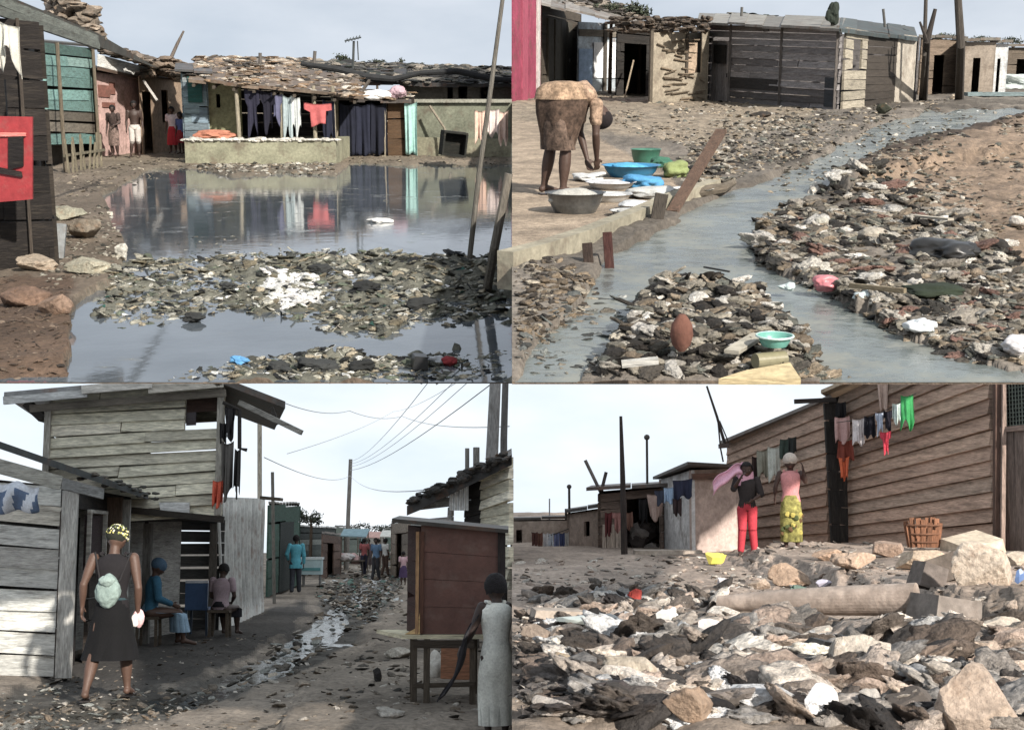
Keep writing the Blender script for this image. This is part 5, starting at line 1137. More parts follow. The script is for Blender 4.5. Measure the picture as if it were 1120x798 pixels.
MB().tube([XC(284, 662), W.at(284, 447, XC(284,662).y)], .055, S(176,168,150), 8).build('post', 'wood_upright', t)
for x, y0, c in ((158, 704, S(124,122,118)), (124, 712, S(150,150,146)), (231, 690, S(96,90,82))): a = XC(x, y0); MB().bar(a, V((a.x, a.y, W.at(x, 572, a.y).z)), .12, .1, c).build('post', 'wood_upright', t)
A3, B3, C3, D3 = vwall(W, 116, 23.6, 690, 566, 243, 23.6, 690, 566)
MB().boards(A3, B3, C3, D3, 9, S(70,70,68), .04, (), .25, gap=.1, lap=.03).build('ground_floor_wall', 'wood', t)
m = MB(); m.slab(*[W.at(x, y, dU-.12) for x, y in ((176,562),(207,562),(207,549),(174,549))], .03, S(226,226,224)); m.build('painted_daylight', 'wood', t)  # white slab painted in place of daylight showing through a window opening
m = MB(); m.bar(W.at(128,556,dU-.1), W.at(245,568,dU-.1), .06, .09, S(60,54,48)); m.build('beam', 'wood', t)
# corrugated sheet
a = XC(239, 690); b = XC(289, 668); D4 = W.at(239, 543, a.y); C4 = W.at(289, 545, b.y)
m = MB(); m.corr(V((a.x,a.y,-1.5)), V((b.x,b.y,-1.5)), C4, D4, 13, .03, S(166,166,160), .006); m.build('iron_sheet', 'sheet_metal', None, W, smooth=True, label='tall corrugated iron sheet standing at the right end of the two storey building', cat='sheet')
for i, (x0, x1, y0, y1, c, l, ct) in enumerate(((246,258,444,478,S(48,46,48),'dark garment hanging high beside the cream upper room','garment'),(240,249,462,482,S(40,38,40),'small black garment hanging against the upper room corner','garment'),(242,256,482,540,S(92,88,84),'long grey sack hanging below the dark garment','sack'),(257,263,490,538,S(52,50,48),'narrow black cloth hanging outermost by the upper room','cloth'),(233,244,525,552,S(214,84,48),'orange cloth tied at the lower corner of the upper room','cloth'))):
    hang(W, W.at(x0, y0, dU-.25), W.at(x1, y0, dU-.25), (y1-y0)*dU/F, c, 80+i, .06, label=l, cat=ct, narrow=.2, ragged=.15)
m = MB(); m.tube([W.at(244,440,dU-.25), W.at(262,448,dU-.25), W.at(262,490,dU-.25), W.at(270,492,dU-.25)], .03, S(50,46,44), 6); m.build('hanging_rail', 'wood', None, W, label='dark crooked rail carrying clothes beside the upper room', cat='rail')

# ---- shacks along the lane
t, q = slum('shack', 'dark green boarded shack behind the man in turquoise', 292, 652, 552, 326, 640, 552, 3, S(52,84,72), 'wood', 5, roofcol=S(110,104,92), over=.15, sidecol=S(60,84,74), rt=.05)
panel(t, q, .3, .75, .0, .8, .04, .03, S(34,44,42), 'door', 'wood_upright'); m = MB(); m.bar(W.at(286,544,22), W.at(308,546,22), .3, .05, S(120,108,92)); m.build('shelf', 'wood', t)
t, q = slum('shack', 'low shack with a white tin roof and slatted front next to the green one', 327, 628, 576, 366, 622, 578, 3, S(70,80,76), 'wood', 8, roofcol=S(204,204,200), over=.5, rt=.07, pal=[S(60,70,68), S(130,136,130)], var=.3)
t, q = slum('shack', 'grey green shack before the free standing pole', 366, 618, 576, 392, 613, 577, 4, S(104,116,106), 'wood', 6, roofcol=S(130,128,120), over=.3, rt=.08)
t, q = slum('shack', 'far pale green shack in the middle of the lane end', 421, 611, 579, 446, 612, 577, 3, S(134,150,136), 'wood', 6, roofcol=S(184,180,170), over=.3, rt=.1, holes=[(.3,.7,0,.7)])
t, q = slum('shack', 'farthest whitish shack left of the lane end', 394, 605, 584, 420, 605, 583, 4, S(160,158,152), 'plaster', 5, roofcol=S(150,146,140), over=.3, rt=.2, holes=[(.2,.4,0,.7)], plain=True)
for a_ in (('narrow shack of rusty sheets between the green shack and the utility pole', 352, 632, 584, 372, 627, 586, S(120,96,84), 'wood', S(150,140,130)), ('pale stall with a blue green front at the left of the lane end', 388, 612, 586, 402, 609, 587, S(120,150,150), 'wood', S(176,172,164)), ('brown shack half hidden by the cabinet', 428, 628, 572, 448, 634, 570, S(134,120,104), 'wood', S(196,190,178))):
    t, q = slum('shack', a_[0], *a_[1:7], 3, a_[7], a_[8], 5, roofcol=a_[9], over=.25, rt=.08, holes=[(.25,.6,0,.75)], var=.3)
for i, (x, y, d, w_, h_) in enumerate(((340,553,60,34,22),(400,570,110,40,16),(425,570,115,40,16),(455,571,118,34,14),(316,566,60,18,18))):
    tree(W, x, y, d, w_, h_, ('bushy tree behind the white tin roof', 'hazy tree at the end of the lane, left of the others', 'hazy tree at the middle of the lane end', 'hazy tree at the lane end behind the brown cabinet', 'small tree between the green shack and the tin roof')[i], 50+i, group='trees at the end of the lane', n=240, base=-1.5)
pole(W, [XC(300, 660), W.at(298, 516, XC(300,660).y)], .04, S(110,106,98), 'thin pole standing before the green shack')
pole(W, [XC(379, 619), W.at(381, 560, 80.), W.at(383.5, 502, 80.)] if False else [XC(379, 622), W.at(381, 560, XC(379,622).y), W.at(383.5, 502, XC(379,622).y)], [.12,.11,.1], S(128,124,118), 'free standing grey utility pole in the middle of the lane')
dp = 22.
pole(W, [V((W.at(538,591,dp).x, dp, -1.5)), W.at(538, 500, dp), W.at(542, 412, dp)], [.11,.1,.09], S(140,138,136), 'thick grey utility pole behind the right hand roof')
pole(W, [V((W.at(551,591,dp).x, dp-.5, -1.5)), W.at(551, 480, dp-.5), W.at(553, 412, dp-.5)], [.06,.055,.05], S(96,94,92), 'thinner dark pole to the right of the thick utility pole')
for x, y0, l in ((511, 490, 'slim stick standing above the white tin wall'), (521, 489, 'slightly thicker stick right of the slim one')): pole(W, [V((W.at(x,591,19).x, 19, -1.5)), W.at(x, y0, 19)], .03 if x == 511 else .045, S(120,116,110), l, 'stick', 'stick')
def wire(W, pts, r, label, sag=.3, group=None):
    P = []
    for a, b in zip(pts[:-1], pts[1:]):
        a, b = W.at(*a), W.at(*b)
        for i in range(12): u = i / 12; P.append(a.lerp(b, u) - V((0, 0, sag * 4 * u * (1-u))))
    P.append(W.at(*pts[-1])); m = MB(); m.tube(P, r, S(150,150,152), 4); m.build('wire', 'plastic', None, W, label=label, cat='wire', group=group)
for i, (a, b) in enumerate((((383,504,72),(470,416,22)), ((383,507,72),(500,414,22)), ((383,510,72),(516,414,22)), ((383,514,72),(541,417,22)))): wire(W, [a, b], .008 + .004*(i == 3), ('leftmost','second from left','third from left','lowest')[i] + ' of the four wires rising from the free standing pole to the right', .3, 'wires above the lane')
wire(W, [(300,436,24),(382,449,40),(440,455,50),(557,466,22)], .009, 'wire crossing the sky high above the lane', .15, 'wires above the lane'); wire(W, [(289,500,24),(383,520,72),(470,535,21)], .009, 'lower wire crossing the free standing pole', .3, 'wires above the lane'); wire(W, [(314,496,24),(430,450,50),(500,418,22)], .006, 'faint wire slanting up across the middle of the sky', .1, 'wires above the lane')

# ---- right hand building
t = thing('building', W, V((W.at(520,600,17.5).x, 17.5, -1.5)), 'cream plank building with a ragged dark roof at the right of the lane', 'building')
q = vwall(W, 527, 17, 640, 516, 558.5, 16.4, 645, 500); MB().boards(*q, 12, S(214,206,180), .04, (), .12, jit=.03, lap=.03, pal=UP).build('wall', 'wood', t)
q3 = vwall(W, 508, 17.3, 640, 530, 528, 17.05, 640, 522); MB().boards(*q3, 6, S(60,56,54), .04).build('dark_wall', 'wood', t)
q4 = vwall(W, 491, 17, 558, 530, 512, 17, 558, 527); MB().corr(*q4, 4, .015, S(206,208,208), .006).build('white_sheet', 'sheet_metal', t)
q5 = vwall(W, 449, 17.6, 640, 549, 494, 17.2, 640, 543); MB().boards(*q5, 9, S(190,190,186), .04, [(.0,.9,.80,.9)], .1).build('low_wall', 'wood', t)
pts = [(445, 553, 17.2), (560.0, 497, 16.2), (559.5, 490, 21), (470, 545, 22)]
P = [W.at(*p_) for p_ in pts]; m = MB(); m.hexa([p_-V((0,0,.12)) for p_ in P] + P, S(58,56,54)); m.build('roof', 'sheet_metal', t)
m = MB()
for i in range(90): u = R.random(); p_ = W.at(448+106*u, 551-52*u + R.uniform(-5, 3), 17.1-.9*u + R.uniform(-.1,.3)); m.lump(p_, (R.uniform(.03,.09),.06,R.uniform(.015,.04)), mul(S(64,62,60), R.uniform(.5,1.5)), i*.37, .4, 1)
m.build('roof_rubble', 'rock', t, kind='stuff')

# ---- cabinet on a table
dT = XC(460, 776).y; k = dT / F
def tl(x, y, d=dT): return W.at(x, y, d)
t = thing('table', W, V((tl(485,700).x, dT+.3, -1.5)), 'rough wooden table with a cream top carrying the brown cabinet', 'table')
ty = tl(480, 694).z
m = MB(); a, b, c, d = tl(440, 694), tl(531, 694), V((tl(531,694).x+.02, dT+.75, ty)), V((tl(412,672,dT+.75).x, dT+.75, ty)); m.hexa([x_-V((0,0,.035)) for x_ in (a,b,c,d)] + [a,b,c,d], S(214,204,170)); m.build('tabletop', 'wood', t)
for x, dy in ((453, .02), (467, .0), (517, .03), (452, .65), (519, .65)):
    p_ = tl(x, 694, dT+dy+.03); MB().bar((p_.x, p_.y, -1.52), (p_.x, p_.y, ty-.037), .055, .055, S(84,74,62)).build('leg', 'wood_upright', t)
m = MB(); m.bar(tl(452,704)+V((0,.01,0)), tl(519,704)+V((0,.01,0)), .04, .07, S(66,56,46)); m.build('apron', 'wood', t); m = MB(); m.bar(tl(452,750)+V((0,.03,0)), tl(519,748)+V((0,.03,0)), .04, .04, S(76,66,54)); m.build('crossbar', 'wood', t)
x0, x1 = tl(460,600).x, tl(545,600).x; z1 = tl(460, 573).z; y0, y1 = dT+.06, dT+.62
t = thing('cabinet', W, V(((x0+x1)/2, y0+.25, ty)), 'dark red brown wooden cabinet with a flat black roof standing on the table', 'cabinet')
zr = tl(545, 581).z
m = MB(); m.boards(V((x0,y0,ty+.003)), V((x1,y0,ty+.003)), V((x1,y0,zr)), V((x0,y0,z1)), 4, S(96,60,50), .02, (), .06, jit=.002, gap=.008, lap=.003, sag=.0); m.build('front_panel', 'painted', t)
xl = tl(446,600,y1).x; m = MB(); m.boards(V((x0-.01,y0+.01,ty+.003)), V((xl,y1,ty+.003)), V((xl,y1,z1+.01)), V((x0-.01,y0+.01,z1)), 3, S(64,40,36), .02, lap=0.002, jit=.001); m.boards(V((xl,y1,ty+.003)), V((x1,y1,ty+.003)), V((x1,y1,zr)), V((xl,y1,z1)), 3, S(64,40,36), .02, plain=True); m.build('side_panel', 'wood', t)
for x, c, w_ in ((x0-.03, S(168,128,84), .03), (x0+.01, S(92,60,46), .035), (x1+.03, S(44,38,38), .07)): MB().bar((x, y0-.02, ty+.01), (x, y0-.02, zr+.0), w_, .03, c).build('corner_strip', 'wood_upright', t)
m = MB(); p1, p2 = V((tl(429,570).x, y0-.1, tl(429,571).z)), V((tl(556,585).x, y0-.1, tl(556,583).z)); bk = V((.0,.85,.04)); m.hexa([p1, p2, p2+bk, p1+bk, p1+V((0,0,.035)), p2+V((0,0,.035)), p2+bk+V((0,0,.035)), p1+bk+V((0,0,.035))], S(62,58,54)); m.build('roof', 'sheet_metal', t)
m = MB(); m.hexa([V((tl(442,680).x,dT+.05,ty+.004)), V((tl(459,690).x,dT+.02,ty+.004)), V((tl(459,690).x,dT+.06,ty+.004)), V((tl(444,680).x,dT+.3,ty+.004)), V((tl(455,680).x,dT+.05,ty+.06)), V((tl(459,690).x,dT+.02,ty+.2)), V((tl(459,690).x,dT+.06,ty+.2)), V((tl(456,680).x,dT+.3,ty+.06))], S(206,168,108)); m.build('wedge', 'wood', None, W, label='yellow wooden wedge leaning on the lower left corner of the cabinet', cat='wedge')
p_ = XC(497, 752); m = MB(); m.slab(V((p_.x-.16,p_.y+.3,-1.45)), V((p_.x+.18,p_.y+.3,-1.45)), V((p_.x+.18,p_.y+.4,-1.12)), V((p_.x-.16,p_.y+.4,-1.12)), .03, S(150,98,66)); m.build('board', 'wood', None, W, label='rust brown board propped under the table', cat='board')
p_ = XC(478, 748); m = MB(); m.lump((p_.x,p_.y+.2,-1.36), (.12,.1,.16), S(190,184,174), 3.1, .35, 3); m.build('sack', 'cloth', None, W, smooth=True, label='whitish sack standing under the table', cat='sack')

# ---- small things in the lane
t = thing('stall_table', W, XC(380, 628), 'low stall table heaped with pink and white cloth', 'table'); p_ = XC(381, 628); k2 = p_.y/F
m = MB(); m.box((p_.x,p_.y,-1.5+.62), (36*k2,.8,.05), S(130,120,108)); m.build('tabletop', 'wood', t)
for sx, sy in ((-1,-1),(1,-1),(-1,1),(1,1)): MB().bar((p_.x+sx*16*k2,p_.y+sy*.35,-1.5),(p_.x+sx*16*k2,p_.y+sy*.35,-.9), .06, .06, S(90,84,78)).build('leg', 'wood', t)
m = MB()
for i in range(9): m.lump((p_.x+R.uniform(-14,14)*k2, p_.y+R.uniform(-.3,.2), -.86+R.uniform(0,.2)), (.26,.2,.15), [S(206,170,168),S(220,212,208),S(190,140,140),S(206,206,206)][i%4], i*1.7, .4, 2)
m.build('cloth_heap', 'cloth', None, W, label='heap of pink and white cloth on the stall table', cat='cloth')
t = thing('cool_box', W, XC(341, 640), 'pale blue and white box on legs beside the man in turquoise', 'box'); p_ = XC(341, 640); k2 = p_.y/F
m = MB(); m.box((p_.x,p_.y,-1.5+.62), (22*k2,.4,.5), S(176,204,210)); m.build('body', 'plastic', t); m = MB(); m.box((p_.x,p_.y,-1.5+.91), (24*k2,.45,.08), S(214,224,226)); m.build('lid', 'plastic', t)
m = MB(); m.box((p_.x,p_.y-.21,-1.5+.55), (20*k2,.02,.1), S(84,150,156)); m.build('stripe', 'plastic', t)
for sx in (-1,1): MB().bar((p_.x+sx*9*k2,p_.y,-1.5),(p_.x+sx*9*k2,p_.y,-1.12), .05, .3, S(120,120,118)).build('leg', 'wood', t)
rock(W, 325, 716, 22, 9, S(72,68,64), 'dark flat stone in the wet middle of the lane', 9.1); rock(W, 437, 724, 36, 12, S(190,182,168), 'pale flat stone left of the table legs', 9.5, dpt=1.2); rock(W, 412, 752, 10, 16, S(50,46,44), 'small dark upright stump in the lane', 9.9); rock(W, 330, 756, 18, 7, S(150,138,124), 'low tan stone at the near middle of the lane', 10.3); rock(W, 425, 790, 30, 12, S(176,170,160), 'whitish stone at the near edge of the lane', 10.7)

# ---- chair and people in the shade
dH = XC(218, 694).y; k2 = dH/F; ox = XC(217, 694)
t = thing('chair', W, ox, 'dark blue plastic chair with a white top edge in the shade', 'chair'); m = MB(); m.box((ox.x,ox.y-.2,-1.5+.62), (.36,.04,.42), S(60,92,134)); m.build('backrest', 'plastic', t); m = MB(); m.box((ox.x,ox.y,-1.5+.42), (.38,.4,.04), S(60,92,134)); m.build('seat', 'plastic', t); m = MB(); m.box((ox.x,ox.y-.2,-1.5+.85), (.36,.05,.04), S(200,204,210)); m.build('top_rail', 'plastic', t)
for sx, sy in ((-1,-1),(1,-1),(-1,1),(1,1)): MB().bar((ox.x+sx*.17,ox.y+sy*.18,-1.5),(ox.x+sx*.16,ox.y+sy*.17,-1.1), .035, .035, S(60,78,98)).build('leg', 'plastic', t)
def sit(sx=0): return dict(pel=(0,0,.30), waist=(0,.02,.385), chest=(0,.03,.51), neck=(0,.045,.605), head=(0,.07,.69), shL=(-.105,.04,.58), elL=(-.13,.06,.42), haL=(-.05,.2,.36), shR=(.105,.04,.58), elR=(.13,.06,.42), haR=(.05,.2,.36),
    hiL=(-.055,.0,.29), knL=(-.08,.25,.29), anL=(-.07,.27,.045), toL=(-.08,.37,.018), hiR=(.055,0,.29), knR=(.08,.25,.29), anR=(.07,.30,.045), toR=(.08,.4,.018))
def stool(p_, label, hgt=.42, c=S(96,84,70), nm='stool'):
    t = thing(nm, W, p_, label, nm); m = MB(); m.box((p_.x,p_.y,-1.5+hgt-.02), (.34,.3,.04), c); m.build('seat', 'wood', t)
    for sx, sy in ((-1,-1),(1,-1),(-1,1),(1,1)): MB().bar((p_.x+sx*.14,p_.y+sy*.12,-1.5),(p_.x+sx*.13,p_.y+sy*.11,-1.5+hgt-.04), .04, .04, c).build('leg', 'wood', t)
p_ = XC(162, 706); person(W, p_, 1.62, -1.2, 'seated person in a teal blue top and pale blue skirt in the shade', sit(), S(84,60,48), ('wrap', S(74,104,130)), [('shirt', S(44,100,128), 1), ('skirt', S(136,168,192), .85, .02)], .014, nod=.3); stool(p_, 'stool under the person in teal and pale blue')
p_ = XC(240, 696); person(W, p_, 1.5, -.2, 'seated person in a greyish pink top and dark skirt by the iron sheet', sit(), S(70,52,44), ('short', (.012,.01,.01)), [('tshirt', S(168,146,154)), ('skirt', S(44,42,48), .7, .01)], .014, nod=.2); stool(p_, 'stool under the person in greyish pink')
p_ = XC(323, 648); person(W, p_, 1.68, .3, 'man in a loose turquoise shirt and dark trousers standing before the green shack', dict(anL=(-.07,-.05,.045), toL=(-.08,.05,.018), anR=(.07,.05,.045), toR=(.08,.15,.018), elL=(-.16,.0,.66), haL=(-.12,.08,.56)), S(72,52,42), ('short', (.012,.01,.01)), [('shirt', S(70,164,184), 1), ('skirt', S(70,164,184), .18, .02), ('trousers', S(62,66,74), 1)], .02)
p_ = XC(403, 622); person(W, p_, 1.6, 2.8, 'far person in dark clothes behind the cloth stall', dict(), S(70,52,44), ('short', (.012,.01,.01)), [('tshirt', S(90,70,76)), ('skirt', S(70,60,64), .8, .02)], .03)
p_ = XC(414, 620); person(W, p_, 1.6, .2, 'far person in a pale shirt in the middle of the lane', dict(), S(70,52,44), ('short', (.012,.01,.01)), [('shirt', S(190,186,184)), ('trousers', S(70,70,76), 1)], .03)
for i_, (x_, y_, w_, c_, l_) in enumerate(((404, 616, 1.5, S(190,150,140), 'small stall under a pinkish awning at the lane end'), (431, 620, 1.5, S(196,196,188), 'small stall under a white awning beside the brown shack'), (388, 624, 1.3, S(120,150,160), 'low stall under a pale blue awning beyond the utility pole'))):
    p_ = XC(x_, y_); t = thing('stall', W, p_, l_, 'stall'); m = MB(); m.slab(p_+V((-w_/2,-.9,1.75)), p_+V((w_/2,-.9,1.7)), p_+V((w_/2,.6,2.1)), p_+V((-w_/2,.6,2.1)), .05, c_); m.build('awning', 'cloth', t)
    for sx in (-1, 1):
        for sy, zz in ((-.85, 1.7), (.55, 2.05)): MB().bar(p_+V((sx*(w_/2-.06),sy,0)), p_+V((sx*(w_/2-.06),sy,zz)), .06, .06, S(110,100,90)).build('post', 'wood_upright', t)
    m = MB(); m.box(p_+V((0,0,.7)), (w_*.85,.7,.06), S(140,126,110)); m.build('counter', 'wood', t)
    m = MB()
    for q_ in range(9): m.lump(p_+V((R.uniform(-.5,.5)*w_*.8, R.uniform(-.3,.2), .8)), (.14,.12,.1), [S(200,120,110),S(220,214,206),S(90,120,90),S(196,160,90)][q_%4], q_*1.3, .3, 1)
    m.build('goods', 'cloth', t, kind='stuff')
for x_, y_, yw_, c1_, c2_, l_ in ((398, 628, .6, S(170,90,90), S(60,60,80), 'far person in a dull red shirt beside the pale blue stall'), (421, 629, -.8, S(200,200,196), S(90,70,60), 'far person in white at the stalls near the brown shack'), (411, 634, 2.6, S(80,110,140), S(50,50,54), 'far person in a grey blue shirt walking up the middle of the lane')):
    person(W, XC(x_, y_), 1.62, yw_, l_, dict(anL=(-.06,-.06,.045), toL=(-.07,.04,.018), anR=(.06,.06,.045), toR=(.07,.15,.018)), S(70,52,44), ('short', (.012,.01,.01)), [('tshirt', c1_), ('trousers', c2_, 1)], .03)
p_ = XC(441, 640); person(W, p_, 1.15, .4, 'small child in pink and purple beside the cabinet', dict(), S(74,54,44), ('short', (.012,.01,.01)), [('tshirt', S(196,160,168)), ('skirt', S(84,66,104), .6, .03)], .02)

# ---- walking woman, seen from behind
pose = dict(pel=(0,0,.525), waist=(0,.005,.61), chest=(.0,-.0,.735), neck=(0,.01,.835), head=(.01,.035,.925),
            elL=(-.165,-.02,.66), haL=(-.175,.02,.535), shL=(-.115,0,.815), shR=(.115,0,.815), elR=(.148,-.015,.64), haR=(.14,.05,.5),
            hiL=(-.05,0,.5), knL=(-.085,-.03,.275), anL=(-.11,-.15,.05), toL=(-.115,-.06,.016), hiR=(.05,0,.5), knR=(.07,.1,.29), anR=(.085,.12,.045), toR=(.1,.215,.018))
ww = person(W, XC(119, 764), 1.64, .12, 'woman walking away in a black knee length skirt with a pale bundle on her back', pose, S(86,62,50), ('wrap', S(40,42,34), [S(190,180,90), S(210,206,180), S(30,34,30), S(120,130,60)]),
    [('top', S(30,27,30)), ('skirt', S(10,10,13), .62, .006)], .008, turn=-.3, nod=.12)
sandals(*ww, S(34,30,30)); bo, P_, H_ = ww
m = MB(); c0 = P_['waist'] + V((0,-.14,.02)); m.lump(c0, (.125,.09,.15), S(130,150,144), 2.7, .16, 4); m.lump(c0 + V((.0,-.05,.1)), (.07,.05,.06), S(136,156,150), 3.7, .2, 3); m.build('bundle', 'cloth', None, W, smooth=True, label='pale mint bundle tied at the back of the walking woman', cat='bundle')
m = MB(); m.tube([c0+V((-.09,.02,.09)), P_['shL']+V((.02,-.03,.05)), P_['shL']+V((.04,.06,.0))], .01, S(40,38,40), 6); m.tube([c0+V((.09,.02,.09)), P_['shR']+V((-.02,-.03,.05)), P_['shR']+V((-.04,.06,.0))], .01, S(40,38,40), 6); m.tube([P_['waist']+V((.13*math.cos(a), .1*math.sin(a), -.06)) for a in [i*PI/8 for i in range(17)]], .018, S(40,60,66), 6); m.build('strap', 'cloth', bo)
h_ = P_['haR'] + V((.0,.01,-.07)); m = MB(); m.lump(h_, (.055,.04,.085), S(214,170,172), 5.3, .2, 3); m.lump(h_ + V((-.02,-.02,-.02)), (.035,.035,.06), S(226,220,216), 6.3, .2, 2); m.build('parcel', 'cloth', None, W, smooth=True, label='pink and white parcel held in the right hand of the walking woman', cat='parcel')

# ---- child in a white dress at the right edge
p_ = W.at(543, 640, 10.6); p_ = V((p_.x, 10.6, -1.5))
pose = dict(elL=(-.15,.02,.66), haL=(-.185,.1,.56), shL=(-.095,0,.81), shR=(.07,0,.81), elR=(.075,.06,.66), haR=(.04,.16,.58))
cw = person(W, p_, 1.24, .35, 'child in a long white dress with a dark cloth over the arm beside the table', pose, S(60,46,42), ('short', (.012,.01,.012)), [('top', S(214,216,208)), ('skirt', S(222,224,214), .88, .012)], .008, hsc=1.2)
bo, P_, H_ = cw
m = MB(); a = P_['haL'] + V((.03,0,.02)); b = P_['shL'] + V((-.02,-.04,-.05))
def fn(u, v): s_ = b.lerp(a, u); return s_ + V((-.26*v*(1-.3*u) - .03*math.sin(5*v+3*u), .03*math.sin(8*u+2*v) - .06, -.56*v*(1-.25*u)))
m.sheet(fn, 16, 20, S(48,46,50), .01); m.build('cloth', 'cloth', None, W, smooth=True, label='dark grey cloth trailing from the arm of the child in the white dress', cat='cloth')
# ================================================================ D: the rubble field (lower right)
W = WD
def d_z(px, py, x, y):
    n = fbm(x * 1.3, y * 1., 3, 4); n2 = fbm(x * 6, y * 5, 5, 3)
    m = soft(px, py, [(800,612),(900,602),(1130,590),(1130,690),(1000,672),(900,640)], 8, 6, 3)
    nr = np.clip((14 - y) / 8, 0, 1)
    return -.8 + .05 * n + m * .16 + nr * (.07 * n + .045 * n2) + .012 * n2
def d_c(px, py, x, y):
    n = (fbm(x * .9, y * .6, 11, 4) + .5)[..., None]; n2 = (fbm(x * 5, y * 4, 12, 3) + .5)[..., None]
    c = np.array(S(176, 156, 140)) * (.6 + .5 * n); nr = np.clip((py - 650) / 50, 0, 1)[..., None]
    return c * (1 - nr) + nr * np.array(S(140, 126, 112)) * (.4 + .9 * n2)
ground('ground', W, (0, .42), 2.6, 60, 420, 300, d_z, d_c)
XD = lambda px, py, z=0: W.g(px, py, z)
PD = [S(190,176,162), S(160,146,134), S(128,116,106), S(100,90,82), S(74,66,60), S(206,196,184), S(176,154,138), S(196,184,170), S(140,132,124), S(184,164,146)]
m = MB()
scatter(m, W, [(558,612),(1120,600),(1120,660),(558,668)], 1700, 2, 13, ('rock', 'rock', 'chip', 'bag'), PD, flat=.6, bunch=.05)
PK_ = [mul(q_, 1.2) for q_ in PD] + [S(60,56,54), S(48,44,44), S(206,206,206), S(150,146,142), S(120,104,92), S(88,80,74)]
scatter(m, W, [(560,648),(780,648),(800,690),(1120,684),(1120,722),(560,722)], 1500, 6, 40, ('crump', 'crump', 'bag', 'rock', 'bag'), PK_, flat=.75, bunch=-.1, tilt=.7)
scatter(m, W, [(560,640),(800,640),(1120,630),(1120,720),(560,720)], 1500, 3, 13, ('rock', 'chip', 'bag', 'stick'), PD, flat=.7)
m.build('rubble', 'debris', None, W, origin=XD(840, 640), label='pale stones and scraps covering the ground before the plank wall', cat='rubble', kind='stuff')
m = MB()
scatter(m, W, [(560,700),(1125,694),(1125,800),(560,800)], 1100, 16, 92, ('crump', 'crump', 'crump', 'crump', 'rock'), PK_, flat=.62, bunch=-.3, sink=.12, power=2.2, tilt=.6)
scatter(m, W, [(560,690),(1125,690),(1125,800),(560,800)], 2200, 5, 22, ('rock', 'shard', 'bag', 'stick'), PD, flat=.8, tilt=.8)
scatter(m, W, [(560,742),(690,742),(700,800),(560,800)], 130, 40, 110, ('crump',), [S(60,54,52), S(86,78,74), S(44,40,40), S(110,102,96)], flat=.45, tilt=.3, sink=.0)
m.build('rubble', 'debris', None, W, origin=XD(840, 750), label='nearest layer of crumpled rags, plastic and broken stone', cat='rubble', kind='stuff')
DR = [ # px, foot py, w, h, colour, seed, label
 (938,740,86,56,S(206,194,178),3.1,'large pale angular rock below the concrete pipe'), (1066,800,104,92,S(196,174,154),4.2,'largest tan pitted rock at the lower right'), (946,775,52,36,S(190,184,176),5.3,'rounded grey white rock below the large pale one'),
 (1072,815,78,34,S(206,196,182),6.4,'pale rock cut by the bottom edge at the right'), (1082,672,66,46,S(206,188,168),7.5,'pale boulder on the right bank above the grey blocks'), (1098,704,60,30,S(208,194,176),8.6,'light rock at the right edge beside the grey block'),
 (866,638,54,28,S(184,154,128),9.7,'rounded brown tan rock behind the pipe at its middle'), (935,642,44,26,S(196,168,144),10.8,'tan rock behind the right half of the pipe'), (972,628,38,22,S(176,148,128),11.9,'reddish tan rock under the plank wall'), (1012,642,56,28,S(200,176,150),12.1,'broad tan rock above the grey blocks'),
 (694,768,70,42,S(186,174,156),13.2,'pale rock in the middle of the near rubble'), (756,802,54,44,S(168,142,118),14.3,'tan upright rock at the bottom centre'), (1052,738,38,22,S(158,150,142),15.4,'small grey rock between the big rocks'), (1030,724,24,18,S(180,172,162),16.5,'small pale wedge of rock below the grey block'),
 (618,752,36,36,S(160,144,122),17.6,'olive tan rock at the left of the near rubble'), (830,640,26,14,S(190,166,144),18.7,'small tan rock at the children\'s feet'), (905,628,30,16,S(190,158,132),19.8,'small orange tan rock behind the pipe'), (1050,606,26,13,S(190,170,150),20.9,'small stone below the broken basket'),
 (590,700,34,18,S(150,134,120),22.1,'flat brown stone at the left edge of the rubble'), (605,802,44,24,S(180,172,164),23.2,'grey stone at the bottom left corner of the rubble'), (820,740,46,22,S(150,138,126),24.3,'brown grey rock left of the large pale one'), (872,776,40,26,S(176,164,150),25.4,'pale brown rock left of the white plastic bag'), (790,716,40,18,S(186,178,168),26.5,'light stone below the left end of the pipe'), (1112,640,30,20,S(196,180,160),27.6,'tan stone by the wall end at the right edge')]
for x, y, w_, h_, c, sd, l in DR: rock(W, x, y, w_, h_, mul(c, .86), l, sd, dpt=.8, facet=11, sub=4)
def block(px, py, w_, h_, dep, c, label, rz=0., ry=0., rx=0., nm='block'):
    p_ = XD(px, py); k = p_.y/F; m = MB(); m.box((p_.x, p_.y, W.gnd(p_.x,p_.y) + h_*k*.45), (w_*k, dep, h_*k), c, rot=Matrix.Rotation(rz,3,'Z') @ Matrix.Rotation(ry,3,'Y') @ Matrix.Rotation(rx,3,'X'), taper=.93); m.build(nm, 'plaster', None, W, label=label, cat=nm)
block(1033, 688, 60, 34, .3, S(134,124,116), 'grey broken concrete block at the right end of the pipe', .35, .16); block(1036, 655, 36, 28, .25, S(120,108,98), 'darker tilted block on top of the grey one', -.5, -.35); block(1064, 618, 50, 16, .5, S(204,188,164), 'pale tilted slab by the foot of the plank wall', .3, -.2, .2, 'slab'); block(610, 676, 56, 9, .3, S(170,156,142), 'thin flat slab at the left of the rubble', .1, .04, 0, 'slab'); block(1016, 664, 30, 26, .2, S(112,102,96), 'small dark block wedged between pipe and blocks', .2, .3)
